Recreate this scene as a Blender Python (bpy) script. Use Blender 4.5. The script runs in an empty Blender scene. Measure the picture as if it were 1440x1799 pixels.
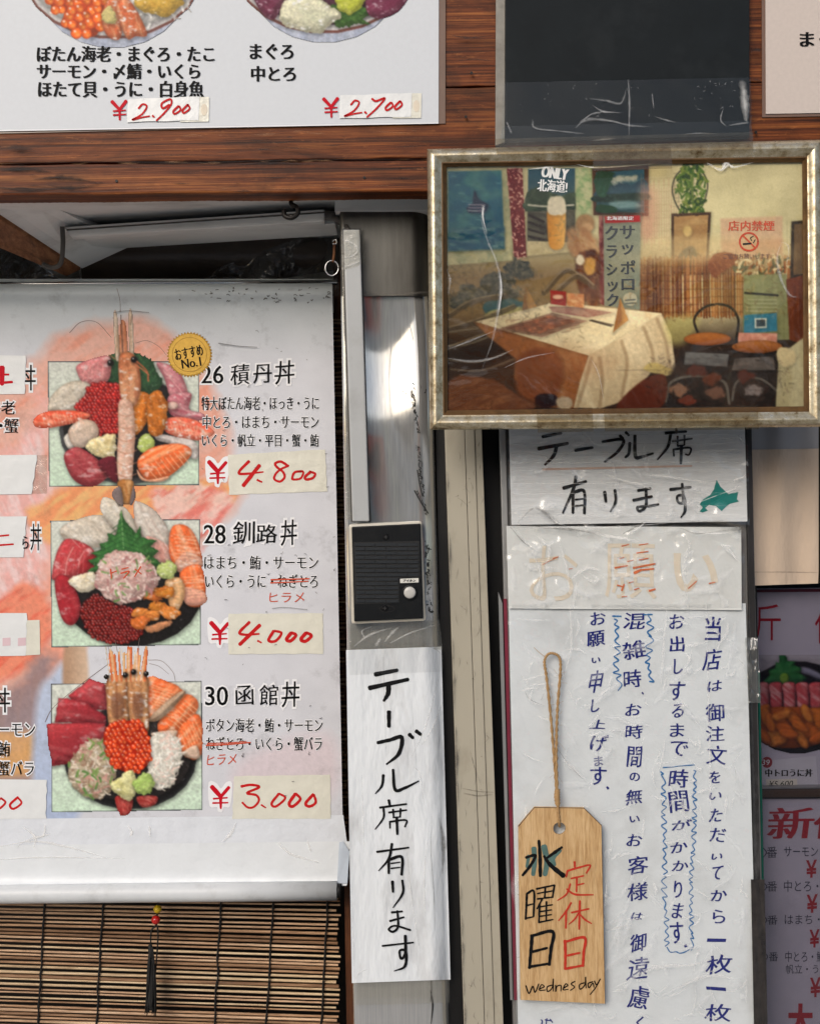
import bpy, bmesh, math, random
import numpy as np
from mathutils import Vector, Matrix

random.seed(7)
SC = bpy.context.scene
COL = SC.collection

# ------------------------------------------------------------------ camera, sky, sun, exposure
CAM_D, PXM, ROLL, CX, CY, ZC = 1.3, 0.0007, math.radians(1.0), 720.0, 899.5, 1.5
cr, sr = math.cos(ROLL), math.sin(ROLL)
cam_data = bpy.data.cameras.new('camera')
cam = bpy.data.objects.new('camera', cam_data)
COL.objects.link(cam)
cam_data.sensor_fit = 'VERTICAL'
cam_data.angle = 2 * math.atan(0.5 * 1799 * PXM / CAM_D)
cam_data.clip_start, cam_data.clip_end = 0.05, 400
cam.matrix_world = Matrix(((cr, sr, 0, 0), (0, 0, -1, -CAM_D), (-sr, cr, 0, ZC), (0, 0, 0, 1)))
SC.camera = cam

SUN_EL, SUN_AZ = math.radians(31), math.radians(-28)       # azimuth from the street side, negative = left
world = bpy.data.worlds.new('World')
SC.world = world
world.use_nodes = True
wn = world.node_tree
sky = wn.nodes.new('ShaderNodeTexSky')
sky.sky_type = 'NISHITA'
sky.sun_disc = False
sky.sun_elevation = SUN_EL
sky.sun_rotation = math.radians(180) - SUN_AZ
sky.air_density, sky.dust_density, sky.ozone_density = 1.0, 3.0, 0.6
wn.links.new(sky.outputs[0], wn.nodes['Background'].inputs[0])
wn.nodes['Background'].inputs[1].default_value = 0.15
sun_data = bpy.data.lights.new('sun', 'SUN')
sun_data.energy, sun_data.angle, sun_data.color = 1.7, math.radians(32), (1, 0.97, 0.93)
sun = bpy.data.objects.new('sun', sun_data)
COL.objects.link(sun)
to_sun = Vector((math.sin(SUN_AZ) * math.cos(SUN_EL), -math.cos(SUN_AZ) * math.cos(SUN_EL), math.sin(SUN_EL)))
sun.rotation_euler = to_sun.to_track_quat('Z', 'Y').to_euler()
sun.location = (0, -6, 12)
SC.view_settings.view_transform = 'Standard'
SC.view_settings.look = 'None'
SC.view_settings.gamma = 1
SC.view_settings.use_curve_mapping = False
SC.view_settings.exposure = -0.2
SC.render.engine = 'CYCLES'
SC.cycles.use_adaptive_sampling = True
SC.cycles.adaptive_threshold = 0.02
SC.cycles.max_bounces = 5
SC.cycles.diffuse_bounces = 2
SC.cycles.glossy_bounces = 2
SC.cycles.transparent_max_bounces = 10
SC.cycles.caustics_reflective = False
SC.cycles.caustics_refractive = False

# ------------------------------------------------------------------ helpers
def P(px, py, d=0.0):
    """photo position on the upright plane d metres in front of the shop wall -> world point"""
    s = PXM * (CAM_D - d) / CAM_D
    u, v = (px - CX) * s, (CY - py) * s
    return (u * cr + v * sr, -d, ZC - u * sr + v * cr)

def PA(px, py, d):
    px, py = np.asarray(px, float), np.asarray(py, float)
    d = np.broadcast_to(np.asarray(d, float), px.shape)
    s = PXM * (CAM_D - d) / CAM_D
    u, v = (px - CX) * s, (CY - py) * s
    return np.stack([u * cr + v * sr, -d, ZC - u * sr + v * cr], -1)

def lin(c):
    c = np.asarray(c, float) / 255.0
    return np.where(c <= 0.04045, c / 12.92, ((c + 0.055) / 1.055) ** 2.4)

ORI = {}
def tag(o, label=None, cat=None, group=None, kind=None):
    if label: o['label'] = label
    if cat: o['category'] = cat
    if group: o['group'] = group
    if kind: o['kind'] = kind
    return o

def thing(name, label, cat, loc, group=None):
    o = bpy.data.objects.new(name, None)
    o.empty_display_size = 0.02
    COL.objects.link(o)
    o.location = loc
    ORI[o.name] = Vector(loc)
    return tag(o, label, cat, group)

def mesh(name, verts, faces, mat, parent=None, smooth=False, cols=None):
    verts = np.asarray(verts, float).reshape(-1, 3)
    if parent is None:
        mn, mx = verts.min(0), verts.max(0)
        org = Vector(((mn[0] + mx[0]) / 2, (mn[1] + mx[1]) / 2, mn[2]))
    else:
        org = ORI[parent.name]
    me = bpy.data.meshes.new(name)
    rel = verts - np.array(org)
    if isinstance(faces, np.ndarray):
        k = faces.shape[1]
        me.vertices.add(len(rel)); me.vertices.foreach_set('co', rel.astype(np.float32).ravel())
        me.loops.add(faces.size); me.loops.foreach_set('vertex_index', faces.astype(np.int32).ravel())
        me.polygons.add(len(faces))
        me.polygons.foreach_set('loop_start', np.arange(0, faces.size, k, dtype=np.int32))
        me.update(calc_edges=True)
    else:
        me.from_pydata(rel.tolist(), [], [list(f) for f in faces])
    if cols is not None:
        at = me.color_attributes.new('Col', 'FLOAT_COLOR', 'POINT')
        a = np.ones((len(verts), 4), np.float32); a[:, :3] = cols
        at.data.foreach_set('color', a.ravel())
    if smooth:
        me.polygons.foreach_set('use_smooth', np.ones(len(me.polygons), bool))
    me.materials.append(mat)
    me.update()
    o = bpy.data.objects.new(name, me)
    COL.objects.link(o)
    ORI[o.name] = org
    if parent is None:
        o.location = org
    else:
        o.parent = parent
    return o

def bevel_mesh(o, w, seg=2):
    bm = bmesh.new(); bm.from_mesh(o.data)
    bmesh.ops.bevel(bm, geom=[e for e in bm.edges], offset=w, segments=seg, affect='EDGES', profile=0.6)
    bmesh.ops.recalc_face_normals(bm, faces=bm.faces)
    bm.to_mesh(o.data); bm.free()
    return o

def prism(name, pts, d, thick, mat, parent=None, bevel=0.0, dz=None):
    """photo outline pts (clockwise in picture), front face at d, going straight back by thick"""
    n = len(pts)
    fr = [P(x, y, d if dz is None else dz(x, y)) for x, y in pts]
    bk = [(a, b + thick, c) for a, b, c in fr]
    faces = [list(range(n))[::-1], list(range(n, 2 * n))]
    for i in range(n):
        j = (i + 1) % n
        faces.append([i, j, n + j, n + i])
    o = mesh(name, fr + bk, faces, mat, parent)
    bm = bmesh.new(); bm.from_mesh(o.data)
    bmesh.ops.recalc_face_normals(bm, faces=bm.faces)
    bm.to_mesh(o.data); bm.free()
    if bevel: bevel_mesh(o, bevel)
    return o

def wbox(name, x0, x1, y0, y1, z0, z1, mat, parent=None, bevel=0.0):
    v = [(x, y, z) for x in (x0, x1) for y in (y0, y1) for z in (z0, z1)]
    f = [(0, 1, 3, 2), (4, 6, 7, 5), (0, 4, 5, 1), (2, 3, 7, 6), (0, 2, 6, 4), (1, 5, 7, 3)]
    o = mesh(name, v, f, mat, parent)
    if bevel: bevel_mesh(o, bevel)
    return o

def quad_grid(q, nu, nv):
    """q = TL, TR, BR, BL in photo px -> px, py arrays (nv, nu)"""
    u = np.linspace(0, 1, nu)[None, :]; v = np.linspace(0, 1, nv)[:, None]
    q = np.asarray(q, float)
    g = [(1 - u) * (1 - v) * q[0, k] + u * (1 - v) * q[1, k] + u * v * q[2, k] + (1 - u) * v * q[3, k] for k in (0, 1)]
    return g[0], g[1]

def grid_faces(nv, nu):
    i = np.arange(nv * nu).reshape(nv, nu)
    return np.stack([i[:-1, :-1], i[1:, :-1], i[1:, 1:], i[:-1, 1:]], -1).reshape(-1, 4)

def sheet(name, q, d, mat, parent=None, nu=24, nv=24, smooth=True, thick=0.0, edge=None):
    """a thin sheet over the photo quad q; d number or function of px, py; with thickness the rim is closed"""
    px, py = quad_grid(q, nu, nv)
    if edge is not None: px, py = edge(px, py)
    dd = d(px, py) if callable(d) else np.full(px.shape, d)
    v = PA(px, py, dd).reshape(-1, 3)
    f = grid_faces(nv, nu)
    if thick:
        b = v + np.array([0, thick, 0]); n = len(v)
        idx = np.arange(n).reshape(nv, nu)
        rim = np.concatenate([idx[0, :], idx[1:, -1], idx[-1, -2::-1], idx[-2:0:-1, 0]])
        nx = np.roll(rim, -1)
        side = np.stack([rim, nx, nx + n, rim + n], -1)
        v = np.concatenate([v, b]); f = np.concatenate([f, f[:, ::-1] + n, side])
    return mesh(name, v, f, mat, parent, smooth and not thick)

def crom(pts, n=6, closed=False):
    p = np.asarray(pts, float)
    if len(p) < 3 and not closed:
        t = np.linspace(0, 1, n + 1)[:, None]
        return p[0] * (1 - t) + p[1] * t
    if closed: q = np.vstack([p[-1], p, p[0], p[1]])
    else: q = np.vstack([2 * p[0] - p[1], p, 2 * p[-1] - p[-2]])
    out = []
    for i in range(1, len(q) - 2):
        t = np.arange(n)[:, None] / n
        a, b, c, e = q[i - 1], q[i], q[i + 1], q[i + 2]
        out.append(0.5 * (2 * b + (c - a) * t + (2 * a - 5 * b + 4 * c - e) * t ** 2 + (3 * b - a - 3 * c + e) * t ** 3))
    if not closed: out.append(q[-2][None, :])
    return np.vstack(out)

def tube(name, pts, rad, mat, parent=None, seg=8, n=6, world=False, smooth=True, twist=None):
    """pts: (px, py, d) photo points (or world points); rad metres, number or list"""
    w = np.array([p if world else P(*p) for p in pts], float)
    c = crom(w, n) if len(w) > 2 else crom(w, 2)
    rr = np.interp(np.linspace(0, 1, len(c)), np.linspace(0, 1, len(np.atleast_1d(rad))), np.atleast_1d(rad)) if np.ndim(rad) else np.full(len(c), rad)
    t = np.gradient(c, axis=0); t /= np.linalg.norm(t, axis=1)[:, None] + 1e-12
    up = np.array([0, 1.0, 0]) if abs(t[:, 1]).max() < 0.9 else np.array([0.3, 0.2, 1.0])
    v = []
    for i in range(len(c)):
        a = np.cross(t[i], up); a /= np.linalg.norm(a) + 1e-12
        b = np.cross(a, t[i])
        for k in range(seg):
            an = 2 * math.pi * k / seg
            r = rr[i] * (1 + (twist * math.cos(2 * (an - i * 0.9)) if twist else 0))
            v.append(c[i] + r * (math.cos(an) * a + math.sin(an) * b))
    f = [[i * seg + k, i * seg + (k + 1) % seg, (i + 1) * seg + (k + 1) % seg, (i + 1) * seg + k] for i in range(len(c) - 1) for k in range(seg)]
    f += [list(range(seg))[::-1], [(len(c) - 1) * seg + k for k in range(seg)]]
    return mesh(name, v, f, mat, parent, smooth)

def disc(name, cx, cy, r, d, h, mat, parent=None, n=24, dome=0.0, smooth=False):
    """round button facing the street: photo centre, radius in px, front at d, h thick"""
    rings = [(1.0, -h), (1.0, 0.0)] + ([(0.8, dome * 0.55), (0.45, dome * 0.9)] if dome else [(0.9, 0.0003)])
    v, f = [], []
    for k, (rr, hh) in enumerate(rings):
        for i in range(n):
            a = 2 * math.pi * i / n
            p = P(cx + r * rr * math.cos(a), cy + r * rr * math.sin(a), d)
            v.append((p[0], p[1] - hh, p[2]))
    for k in range(len(rings) - 1):
        for i in range(n):
            j = (i + 1) % n
            f.append([k * n + i, (k + 1) * n + i, (k + 1) * n + j, k * n + j])
    f.append([(len(rings) - 1) * n + i for i in range(n)][::-1])
    o = mesh(name, v, f, mat, parent, smooth)
    bm = bmesh.new(); bm.from_mesh(o.data); bmesh.ops.recalc_face_normals(bm, faces=bm.faces); bm.to_mesh(o.data); bm.free()
    return o

# ------------------------------------------------------------------ lettering
GL = {}
def glyphs(s, bold):
    key = (s, round(bold, 4))
    if key not in GL:
        c = bpy.data.curves.new('lettering', 'FONT')
        c.body = s; c.resolution_u = 3; c.offset = bold
        o = bpy.data.objects.new('lettering', c)
        COL.objects.link(o)
        dg = bpy.context.evaluated_depsgraph_get(); dg.update()
        m = bpy.data.meshes.new_from_object(o.evaluated_get(dg))
        v = np.empty(len(m.vertices) * 3, np.float32); m.vertices.foreach_get('co', v)
        GL[key] = (v.reshape(-1, 3)[:, :2].astype(float), [list(p.vertices) for p in m.polygons])
        bpy.data.objects.remove(o); bpy.data.curves.remove(c); bpy.data.meshes.remove(m)
    return GL[key]

def dval(d, px, py):
    return d(px, py) if callable(d) else np.full(np.shape(px), d)

def letters(items, mat, d, parent, name='lettering', T=(0, 0, 1)):
    """items: (text, (x0, y0, x1, y1), opts) fitted into boxes; one mesh. opts: bold, rot(deg), shear, warp, sx (doubling sideways)"""
    V, F, n0, lift = [], [], 0, 0.0
    for it in items:
        s, box = it[0], it[1]
        o = it[2] if len(it) > 2 else {}
        v, f = glyphs(s, o.get('bold', 0.0))
        if len(v) == 0: continue
        v0, _ = glyphs(s, 0.0)
        mn, mx = v0.min(0), v0.max(0)
        x0, y0, x1, y1 = box
        w = (v - mn) / np.maximum(mx - mn, 1e-6)
        if o.get('keep'):                                   # keep the glyph's own proportions inside the box
            k = min((x1 - x0) / (mx - mn)[0], (y1 - y0) / (mx - mn)[1])
            cx, cy = (x0 + x1) / 2, (y0 + y1) / 2
            X = cx + (v[:, 0] - (mn[0] + mx[0]) / 2) * k; Y = cy - (v[:, 1] - (mn[1] + mx[1]) / 2) * k
        else:
            X = x0 + w[:, 0] * (x1 - x0); Y = y1 - w[:, 1] * (y1 - y0)
        cx, cy = (x0 + x1) / 2, (y0 + y1) / 2
        if o.get('warp'):
            a = o['warp'] * (x1 - x0); sd = random.random() * 9
            X = X + a * np.sin(Y / (y1 - y0) * 4.1 + sd) ; Y = Y + a * np.sin(X / (x1 - x0) * 3.7 + sd * 2)
        X = X + o.get('shear', 0) * (cy - Y)
        if o.get('rot'):
            r = math.radians(o['rot']); dx, dy = X - cx, Y - cy
            X, Y = cx + dx * math.cos(r) + dy * math.sin(r), cy - dx * math.sin(r) + dy * math.cos(r)
        reps = [0.0] if not o.get('sx') else [-o['sx'], 0.0, o['sx']]
        for r in reps:
            px, py = T[0] + (X + r) * T[2], T[1] + Y * T[2]
            V.append(PA(px, py, dval(d, px, py) + lift))
            F += [[i + n0 for i in q] for q in f]
            n0 += len(v); lift += 0.000012
    return mesh(name, np.vstack(V), F, mat, parent)

def letters_each(items, *a, **k):
    return [letters([it], *a, **k) for it in items]

SOFT = {}
def brush(strokes, mat, d, parent, name='lettering', T=(0, 0, 1), k=1.0, jit=0.0, closed=False):
    """strokes: (points, width or (w0, w1, ..)) drawn with a round soft-ended pen; one mesh.
    Painted crease glints, wood marks and grime (materials in SOFT) fade out towards the sides and ends of the stroke."""
    V, F, Cc, n0, lift = [], [], [], 0, 0.0
    soft = SOFT.get(mat.name)
    for pts, w in strokes:
        c = crom(pts, 7)
        m = len(c)
        ws = np.interp(np.linspace(0, 1, m), np.linspace(0, 1, len(np.atleast_1d(w))), np.atleast_1d(w).astype(float)) * k / 2
        if np.ndim(w) == 0:
            ws = ws * (1.08 - 0.22 * np.linspace(0, 1, m))
        if jit: ws = ws * (1 + jit * np.sin(np.arange(m) * 1.7 + len(V)))
        if soft: ws = ws * soft * (0.75 + 0.5 * np.random.default_rng(len(V) + m).random(m))
        t = np.gradient(c, axis=0); t /= np.linalg.norm(t, axis=1)[:, None] + 1e-9
        nrm = np.stack([-t[:, 1], t[:, 0]], 1)
        c = np.vstack([c[0] - t[0] * ws[0] * 0.55, c, c[-1] + t[-1] * ws[-1] * 0.6])
        nrm = np.vstack([nrm[0], nrm, nrm[-1]]); ws = np.concatenate([[ws[0] * 0.55], ws, [ws[-1] * 0.45]])
        m += 2
        rails = [c + nrm * ws[:, None], c, c - nrm * ws[:, None]] if soft else [c + nrm * ws[:, None], c - nrm * ws[:, None]]
        q = np.vstack(rails)
        px, py = T[0] + q[:, 0] * T[2], T[1] + q[:, 1] * T[2]
        V.append(PA(px, py, dval(d, px, py) + lift))
        if soft:
            e = np.sin(np.linspace(0, math.pi, m)) ** 0.6
            Cc.append(np.concatenate([0 * e, e, 0 * e]))
        for r in range(len(rails) - 1):
            F += [[n0 + r * m + i, n0 + (r + 1) * m + i, n0 + (r + 1) * m + i + 1, n0 + r * m + i + 1] for i in range(m - 1)]
        n0 += len(rails) * m; lift += 0.00002
    cols = np.repeat(np.concatenate(Cc)[:, None], 3, 1) if soft else None
    o = mesh(name, np.vstack(V), F, mat, parent, cols=cols)
    if len(strokes) > 1 and any(k_ in name for k_ in ('crease', 'glint', 'grim', 'fold', 'marks', 'bubbles', 'remnants', 'tape_edge', 'scratches', 'sheen')):
        o['kind'] = 'stuff'                      # fine marks and painted glints nobody could count
    return o

def flat(pts, mat, d, parent, name, T=(0, 0, 1), smooth_n=0):
    """a flat printed or cut-out patch lying on a sheet"""
    p = crom(pts, smooth_n, True) if smooth_n else np.asarray(pts, float)
    px, py = T[0] + p[:, 0] * T[2], T[1] + p[:, 1] * T[2]
    return mesh(name, PA(px, py, dval(d, px, py)), [list(range(len(p)))[::-1]], mat, parent)

# ------------------------------------------------------------------ materials
def nodes_of(name):
    m = bpy.data.materials.new(name); m.use_nodes = True
    nt = m.node_tree
    return m, nt, nt.nodes['Principled BSDF'], nt.nodes.new, nt.links.new

def coords(nt, scale=(1, 1, 1), loc=(0, 0, 0), rot=(0, 0, 0)):
    tc = nt.nodes.new('ShaderNodeTexCoord'); mp = nt.nodes.new('ShaderNodeMapping')
    mp.inputs['Scale'].default_value = scale; mp.inputs['Location'].default_value = loc
    mp.inputs['Rotation'].default_value = rot
    nt.links.new(tc.outputs['Object'], mp.inputs[0])
    return mp.outputs[0]

def noise(nt, vec, scale, detail=4, rough=0.55, dist=0.0):
    n = nt.nodes.new('ShaderNodeTexNoise')
    n.inputs['Scale'].default_value = scale; n.inputs['Detail'].default_value = detail
    n.inputs['Roughness'].default_value = rough; n.inputs['Distortion'].default_value = dist
    nt.links.new(vec, n.inputs['Vector'])
    return n.outputs['Fac']

def ramp(nt, fac, stops):
    r = nt.nodes.new('ShaderNodeValToRGB')
    e = r.color_ramp.elements
    while len(e) < len(stops): e.new(0.5)
    for k, (p, c) in enumerate(stops):
        e[k].position = p
        e[k].color = (*c, 1) if len(np.atleast_1d(c)) == 3 else (c, c, c, 1)
    nt.links.new(fac, r.inputs[0])
    return r.outputs[0]

def mixc(nt, fac, a, b, mode='MIX'):
    m = nt.nodes.new('ShaderNodeMix'); m.data_type = 'RGBA'; m.blend_type = mode
    if isinstance(fac, (int, float)): m.inputs[0].default_value = fac
    else: nt.links.new(fac, m.inputs[0])
    for k, x in ((6, a), (7, b)):
        if isinstance(x, (tuple, list, np.ndarray)): m.inputs[k].default_value = (*[float(t) for t in x], 1)
        else: nt.links.new(x, m.inputs[k])
    return m.outputs[2]

def bump(nt, b, h, strength, dist=0.001):
    n = nt.nodes.new('ShaderNodeBump')
    n.inputs['Strength'].default_value = strength; n.inputs['Distance'].default_value = dist
    nt.links.new(h, n.inputs['Height']); nt.links.new(n.outputs[0], b.inputs['Normal'])
    return n

MATS = {}
def plain(name, col, rough=0.5, metal=0.0, spec=0.5, var=0.10, vscale=40, dirt=0.0, dscale=14, dcol=(60, 55, 48),
          bs=0.0, bscale=300, bd=0.0006, stretch=(1, 1, 1), coat=0.0):
    """solid paint, plastic, paper or metal with a little cloudiness, grime spots and fine relief"""
    if name in MATS: return MATS[name]
    m, nt, b, N, L = nodes_of(name)
    c = tuple(lin(col))
    v = coords(nt, stretch)
    n = noise(nt, v, vscale, 5, 0.6)
    c1 = tuple(min(1, x * (1 + var)) for x in c); c0 = tuple(x * (1 - var) for x in c)
    out = ramp(nt, n, [(0.25, c0), (0.75, c1)])
    if dirt:
        dn = noise(nt, coords(nt, stretch, (3.1, 1.7, 0.4)), dscale, 5, 0.66)
        f = ramp(nt, dn, [(0.52, 0.0), (0.78, dirt)])
        out = mixc(nt, f, out, tuple(lin(dcol)))
    L(out, b.inputs['Base Color'])
    b.inputs['Roughness'].default_value = rough
    b.inputs['Metallic'].default_value = metal
    b.inputs['Specular IOR Level'].default_value = spec
    if coat: b.inputs['Coat Weight'].default_value = coat; b.inputs['Coat Roughness'].default_value = 0.12
    if bs: bump(nt, b, noise(nt, coords(nt, stretch), bscale, 4, 0.6), bs, bd)
    MATS[name] = m
    return m

def vcol(name, rough=0.45, spec=0.35, bs=0.0, bscale=60, bd=0.0008, dirt=0.0, gain=1.0):
    if name in MATS: return MATS[name]
    m, nt, b, N, L = nodes_of(name)
    a = N('ShaderNodeAttribute'); a.attribute_name = 'Col'
    n = noise(nt, coords(nt), 900, 3, 0.7)
    out = mixc(nt, 1.0, a.outputs['Color'], ramp(nt, n, [(0.3, 0.93 * gain), (0.7, 1.0 * gain)]), 'MULTIPLY')
    if dirt:
        dn = noise(nt, coords(nt, (1, 1, 1), (5, 2, 1)), 22, 5, 0.7)
        out = mixc(nt, ramp(nt, dn, [(0.56, 0.0), (0.8, dirt)]), out, tuple(lin((70, 66, 62))))
    L(out, b.inputs['Base Color'])
    b.inputs['Roughness'].default_value = rough; b.inputs['Specular IOR Level'].default_value = spec
    if bs: bump(nt, b, noise(nt, coords(nt), bscale, 5, 0.6), bs, bd)
    MATS[name] = m
    return m

def wood(name, dark, mid, light, axis='X', scale=1.0, rough=0.45, spec=0.4, contrast=1.0, off=0.0, streak=0.6, blotch=0.0):
    m, nt, b, N, L = nodes_of(name)
    st = {'X': (0.8, 30, 60), 'Y': (42, 1.6, 42), 'Z': (34, 34, 2.4)}[axis]
    st = tuple(x * scale for x in st)
    v = coords(nt, st, (off, off * 2, off * 3))
    g = noise(nt, v, 3.0, 6, 0.62, 0.6)
    fine = noise(nt, coords(nt, tuple(x * 5 for x in st), (off, 0, 0)), 4.0, 4, 0.6)
    f = mixc(nt, 0.35, g, fine)
    c = ramp(nt, f, [(0.5 - 0.17 * contrast, tuple(lin(dark))), (0.5, tuple(lin(mid))), (0.5 + 0.17 * contrast, tuple(lin(light)))])
    st2 = noise(nt, coords(nt, tuple(x * 0.35 for x in st), (off + 7, 3, 1)), 4.0, 6, 0.7, 1.2)
    c = mixc(nt, ramp(nt, st2, [(0.55, 0.0), (0.68, streak)]), c, tuple(lin([x * 0.35 for x in dark])))
    if blotch:
        bn = noise(nt, coords(nt, (5, 12, 14), (off + 3, 1, 8)), 1.6, 6, 0.7, 0.8)
        c = mixc(nt, ramp(nt, bn, [(0.42, 0.0), (0.72, blotch)]), c, tuple(lin([x * 0.45 for x in dark])))
        pn = noise(nt, coords(nt, (14, 40, 60), (off + 9, 4, 2)), 2.2, 6, 0.75)
        c = mixc(nt, ramp(nt, pn, [(0.60, 0.0), (0.76, blotch * 0.6)]), c, tuple(lin([min(255, x * 1.25 + 14) for x in light])))
    L(c, b.inputs['Base Color'])
    b.inputs['Roughness'].default_value = rough; b.inputs['Specular IOR Level'].default_value = spec
    bump(nt, b, f, 0.5, 0.0012)
    MATS[name] = m
    return m

def film(name, tint=(1, 1, 1), gloss=0.09, rough=0.1, bs=0.5, bscale=35, bd=0.003, milky=0.0, milk=(215, 215, 210), stretch=(1, 1, 1)):
    """clear plastic, tape or glass: sees through, mirrors the street, slightly milky"""
    m, nt, b, N, L = nodes_of(name)
    out = nt.nodes['Material Output']
    tr = N('ShaderNodeBsdfTransparent'); tr.inputs[0].default_value = (*tint, 1)
    b.inputs['Base Color'].default_value = (*[float(x) for x in lin(milk)], 1)
    b.inputs['Roughness'].default_value = 0.35
    gl = N('ShaderNodeBsdfGlossy'); gl.inputs['Roughness'].default_value = rough
    fr = N('ShaderNodeLayerWeight'); fr.inputs[0].default_value = 0.5
    pw = N('ShaderNodeMath'); pw.operation = 'POWER'; pw.inputs[1].default_value = 5.0
    L(fr.outputs['Facing'], pw.inputs[0])
    ad = N('ShaderNodeMath'); ad.operation = 'MULTIPLY_ADD'; ad.inputs[1].default_value = 0.7; ad.inputs[2].default_value = gloss
    L(pw.outputs[0], ad.inputs[0])
    m1 = N('ShaderNodeMixShader'); L(ad.outputs[0], m1.inputs[0]); L(tr.outputs[0], m1.inputs[1]); L(gl.outputs[0], m1.inputs[2])
    last = m1
    if milky:
        n = noise(nt, coords(nt, stretch), 25, 4, 0.7)
        f = ramp(nt, n, [(0.35, milky * 0.25), (0.75, milky)])
        m2 = N('ShaderNodeMixShader'); L(f, m2.inputs[0]); L(m1.outputs[0], m2.inputs[1]); L(b.outputs[0], m2.inputs[2])
        last = m2
    if bs:
        bn = N('ShaderNodeBump'); bn.inputs['Strength'].default_value = bs; bn.inputs['Distance'].default_value = bd
        L(noise(nt, coords(nt, stretch), bscale, 3, 0.5, 1.0), bn.inputs['Height'])
        for s in (gl, fr, b): L(bn.outputs[0], s.inputs['Normal'])
    L(last.outputs[0], out.inputs[0])
    MATS[name] = m
    return m

def wear_or_glint(name, col, strength, widen=2.0, rough=0.3):
    """painted film highlight, grime or wood mark: opaque along the stroke's middle, fading to nothing at its sides"""
    m, nt, b, N, L = nodes_of(name)
    b.inputs['Base Color'].default_value = (*[float(x) for x in lin(col)], 1)
    b.inputs['Roughness'].default_value = rough
    tr = N('ShaderNodeBsdfTransparent')
    a = N('ShaderNodeAttribute'); a.attribute_name = 'Col'
    n = ramp(nt, noise(nt, coords(nt), 160, 3, 0.6), [(0.3, 0.45 * strength), (0.7, strength)])
    mu = N('ShaderNodeMath'); mu.operation = 'MULTIPLY'
    L(a.outputs['Fac'], mu.inputs[0]); L(n, mu.inputs[1])
    mx = N('ShaderNodeMixShader')
    L(mu.outputs[0], mx.inputs[0]); L(tr.outputs[0], mx.inputs[1]); L(b.outputs[0], mx.inputs[2])
    L(mx.outputs[0], nt.nodes['Material Output'].inputs[0])
    SOFT[name] = widen
    MATS[name] = m
    return m

# ------------------------------------------------------------------ painter for printed pictures
_tab = np.random.default_rng(3).random((256, 256))
def vnoise(x, y, seed=0):
    x = x + seed * 17.3; y = y + seed * 31.7
    ix, iy = np.floor(x).astype(int), np.floor(y).astype(int)
    fx, fy = x - ix, y - iy
    fx = fx * fx * (3 - 2 * fx); fy = fy * fy * (3 - 2 * fy)
    a, b = _tab[iy & 255, ix & 255], _tab[iy & 255, (ix + 1) & 255]
    c, e = _tab[(iy + 1) & 255, ix & 255], _tab[(iy + 1) & 255, (ix + 1) & 255]
    return (a * (1 - fx) + b * fx) * (1 - fy) + (c * (1 - fx) + e * fx) * fy

def fbm(x, y, seed=0, oc=4):
    s, a, t = 0, 1.0, 0
    for k in range(oc):
        s = s + a * vnoise(x * 2 ** k, y * 2 ** k, seed + k); t += a; a *= 0.55
    return s / t

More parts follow.
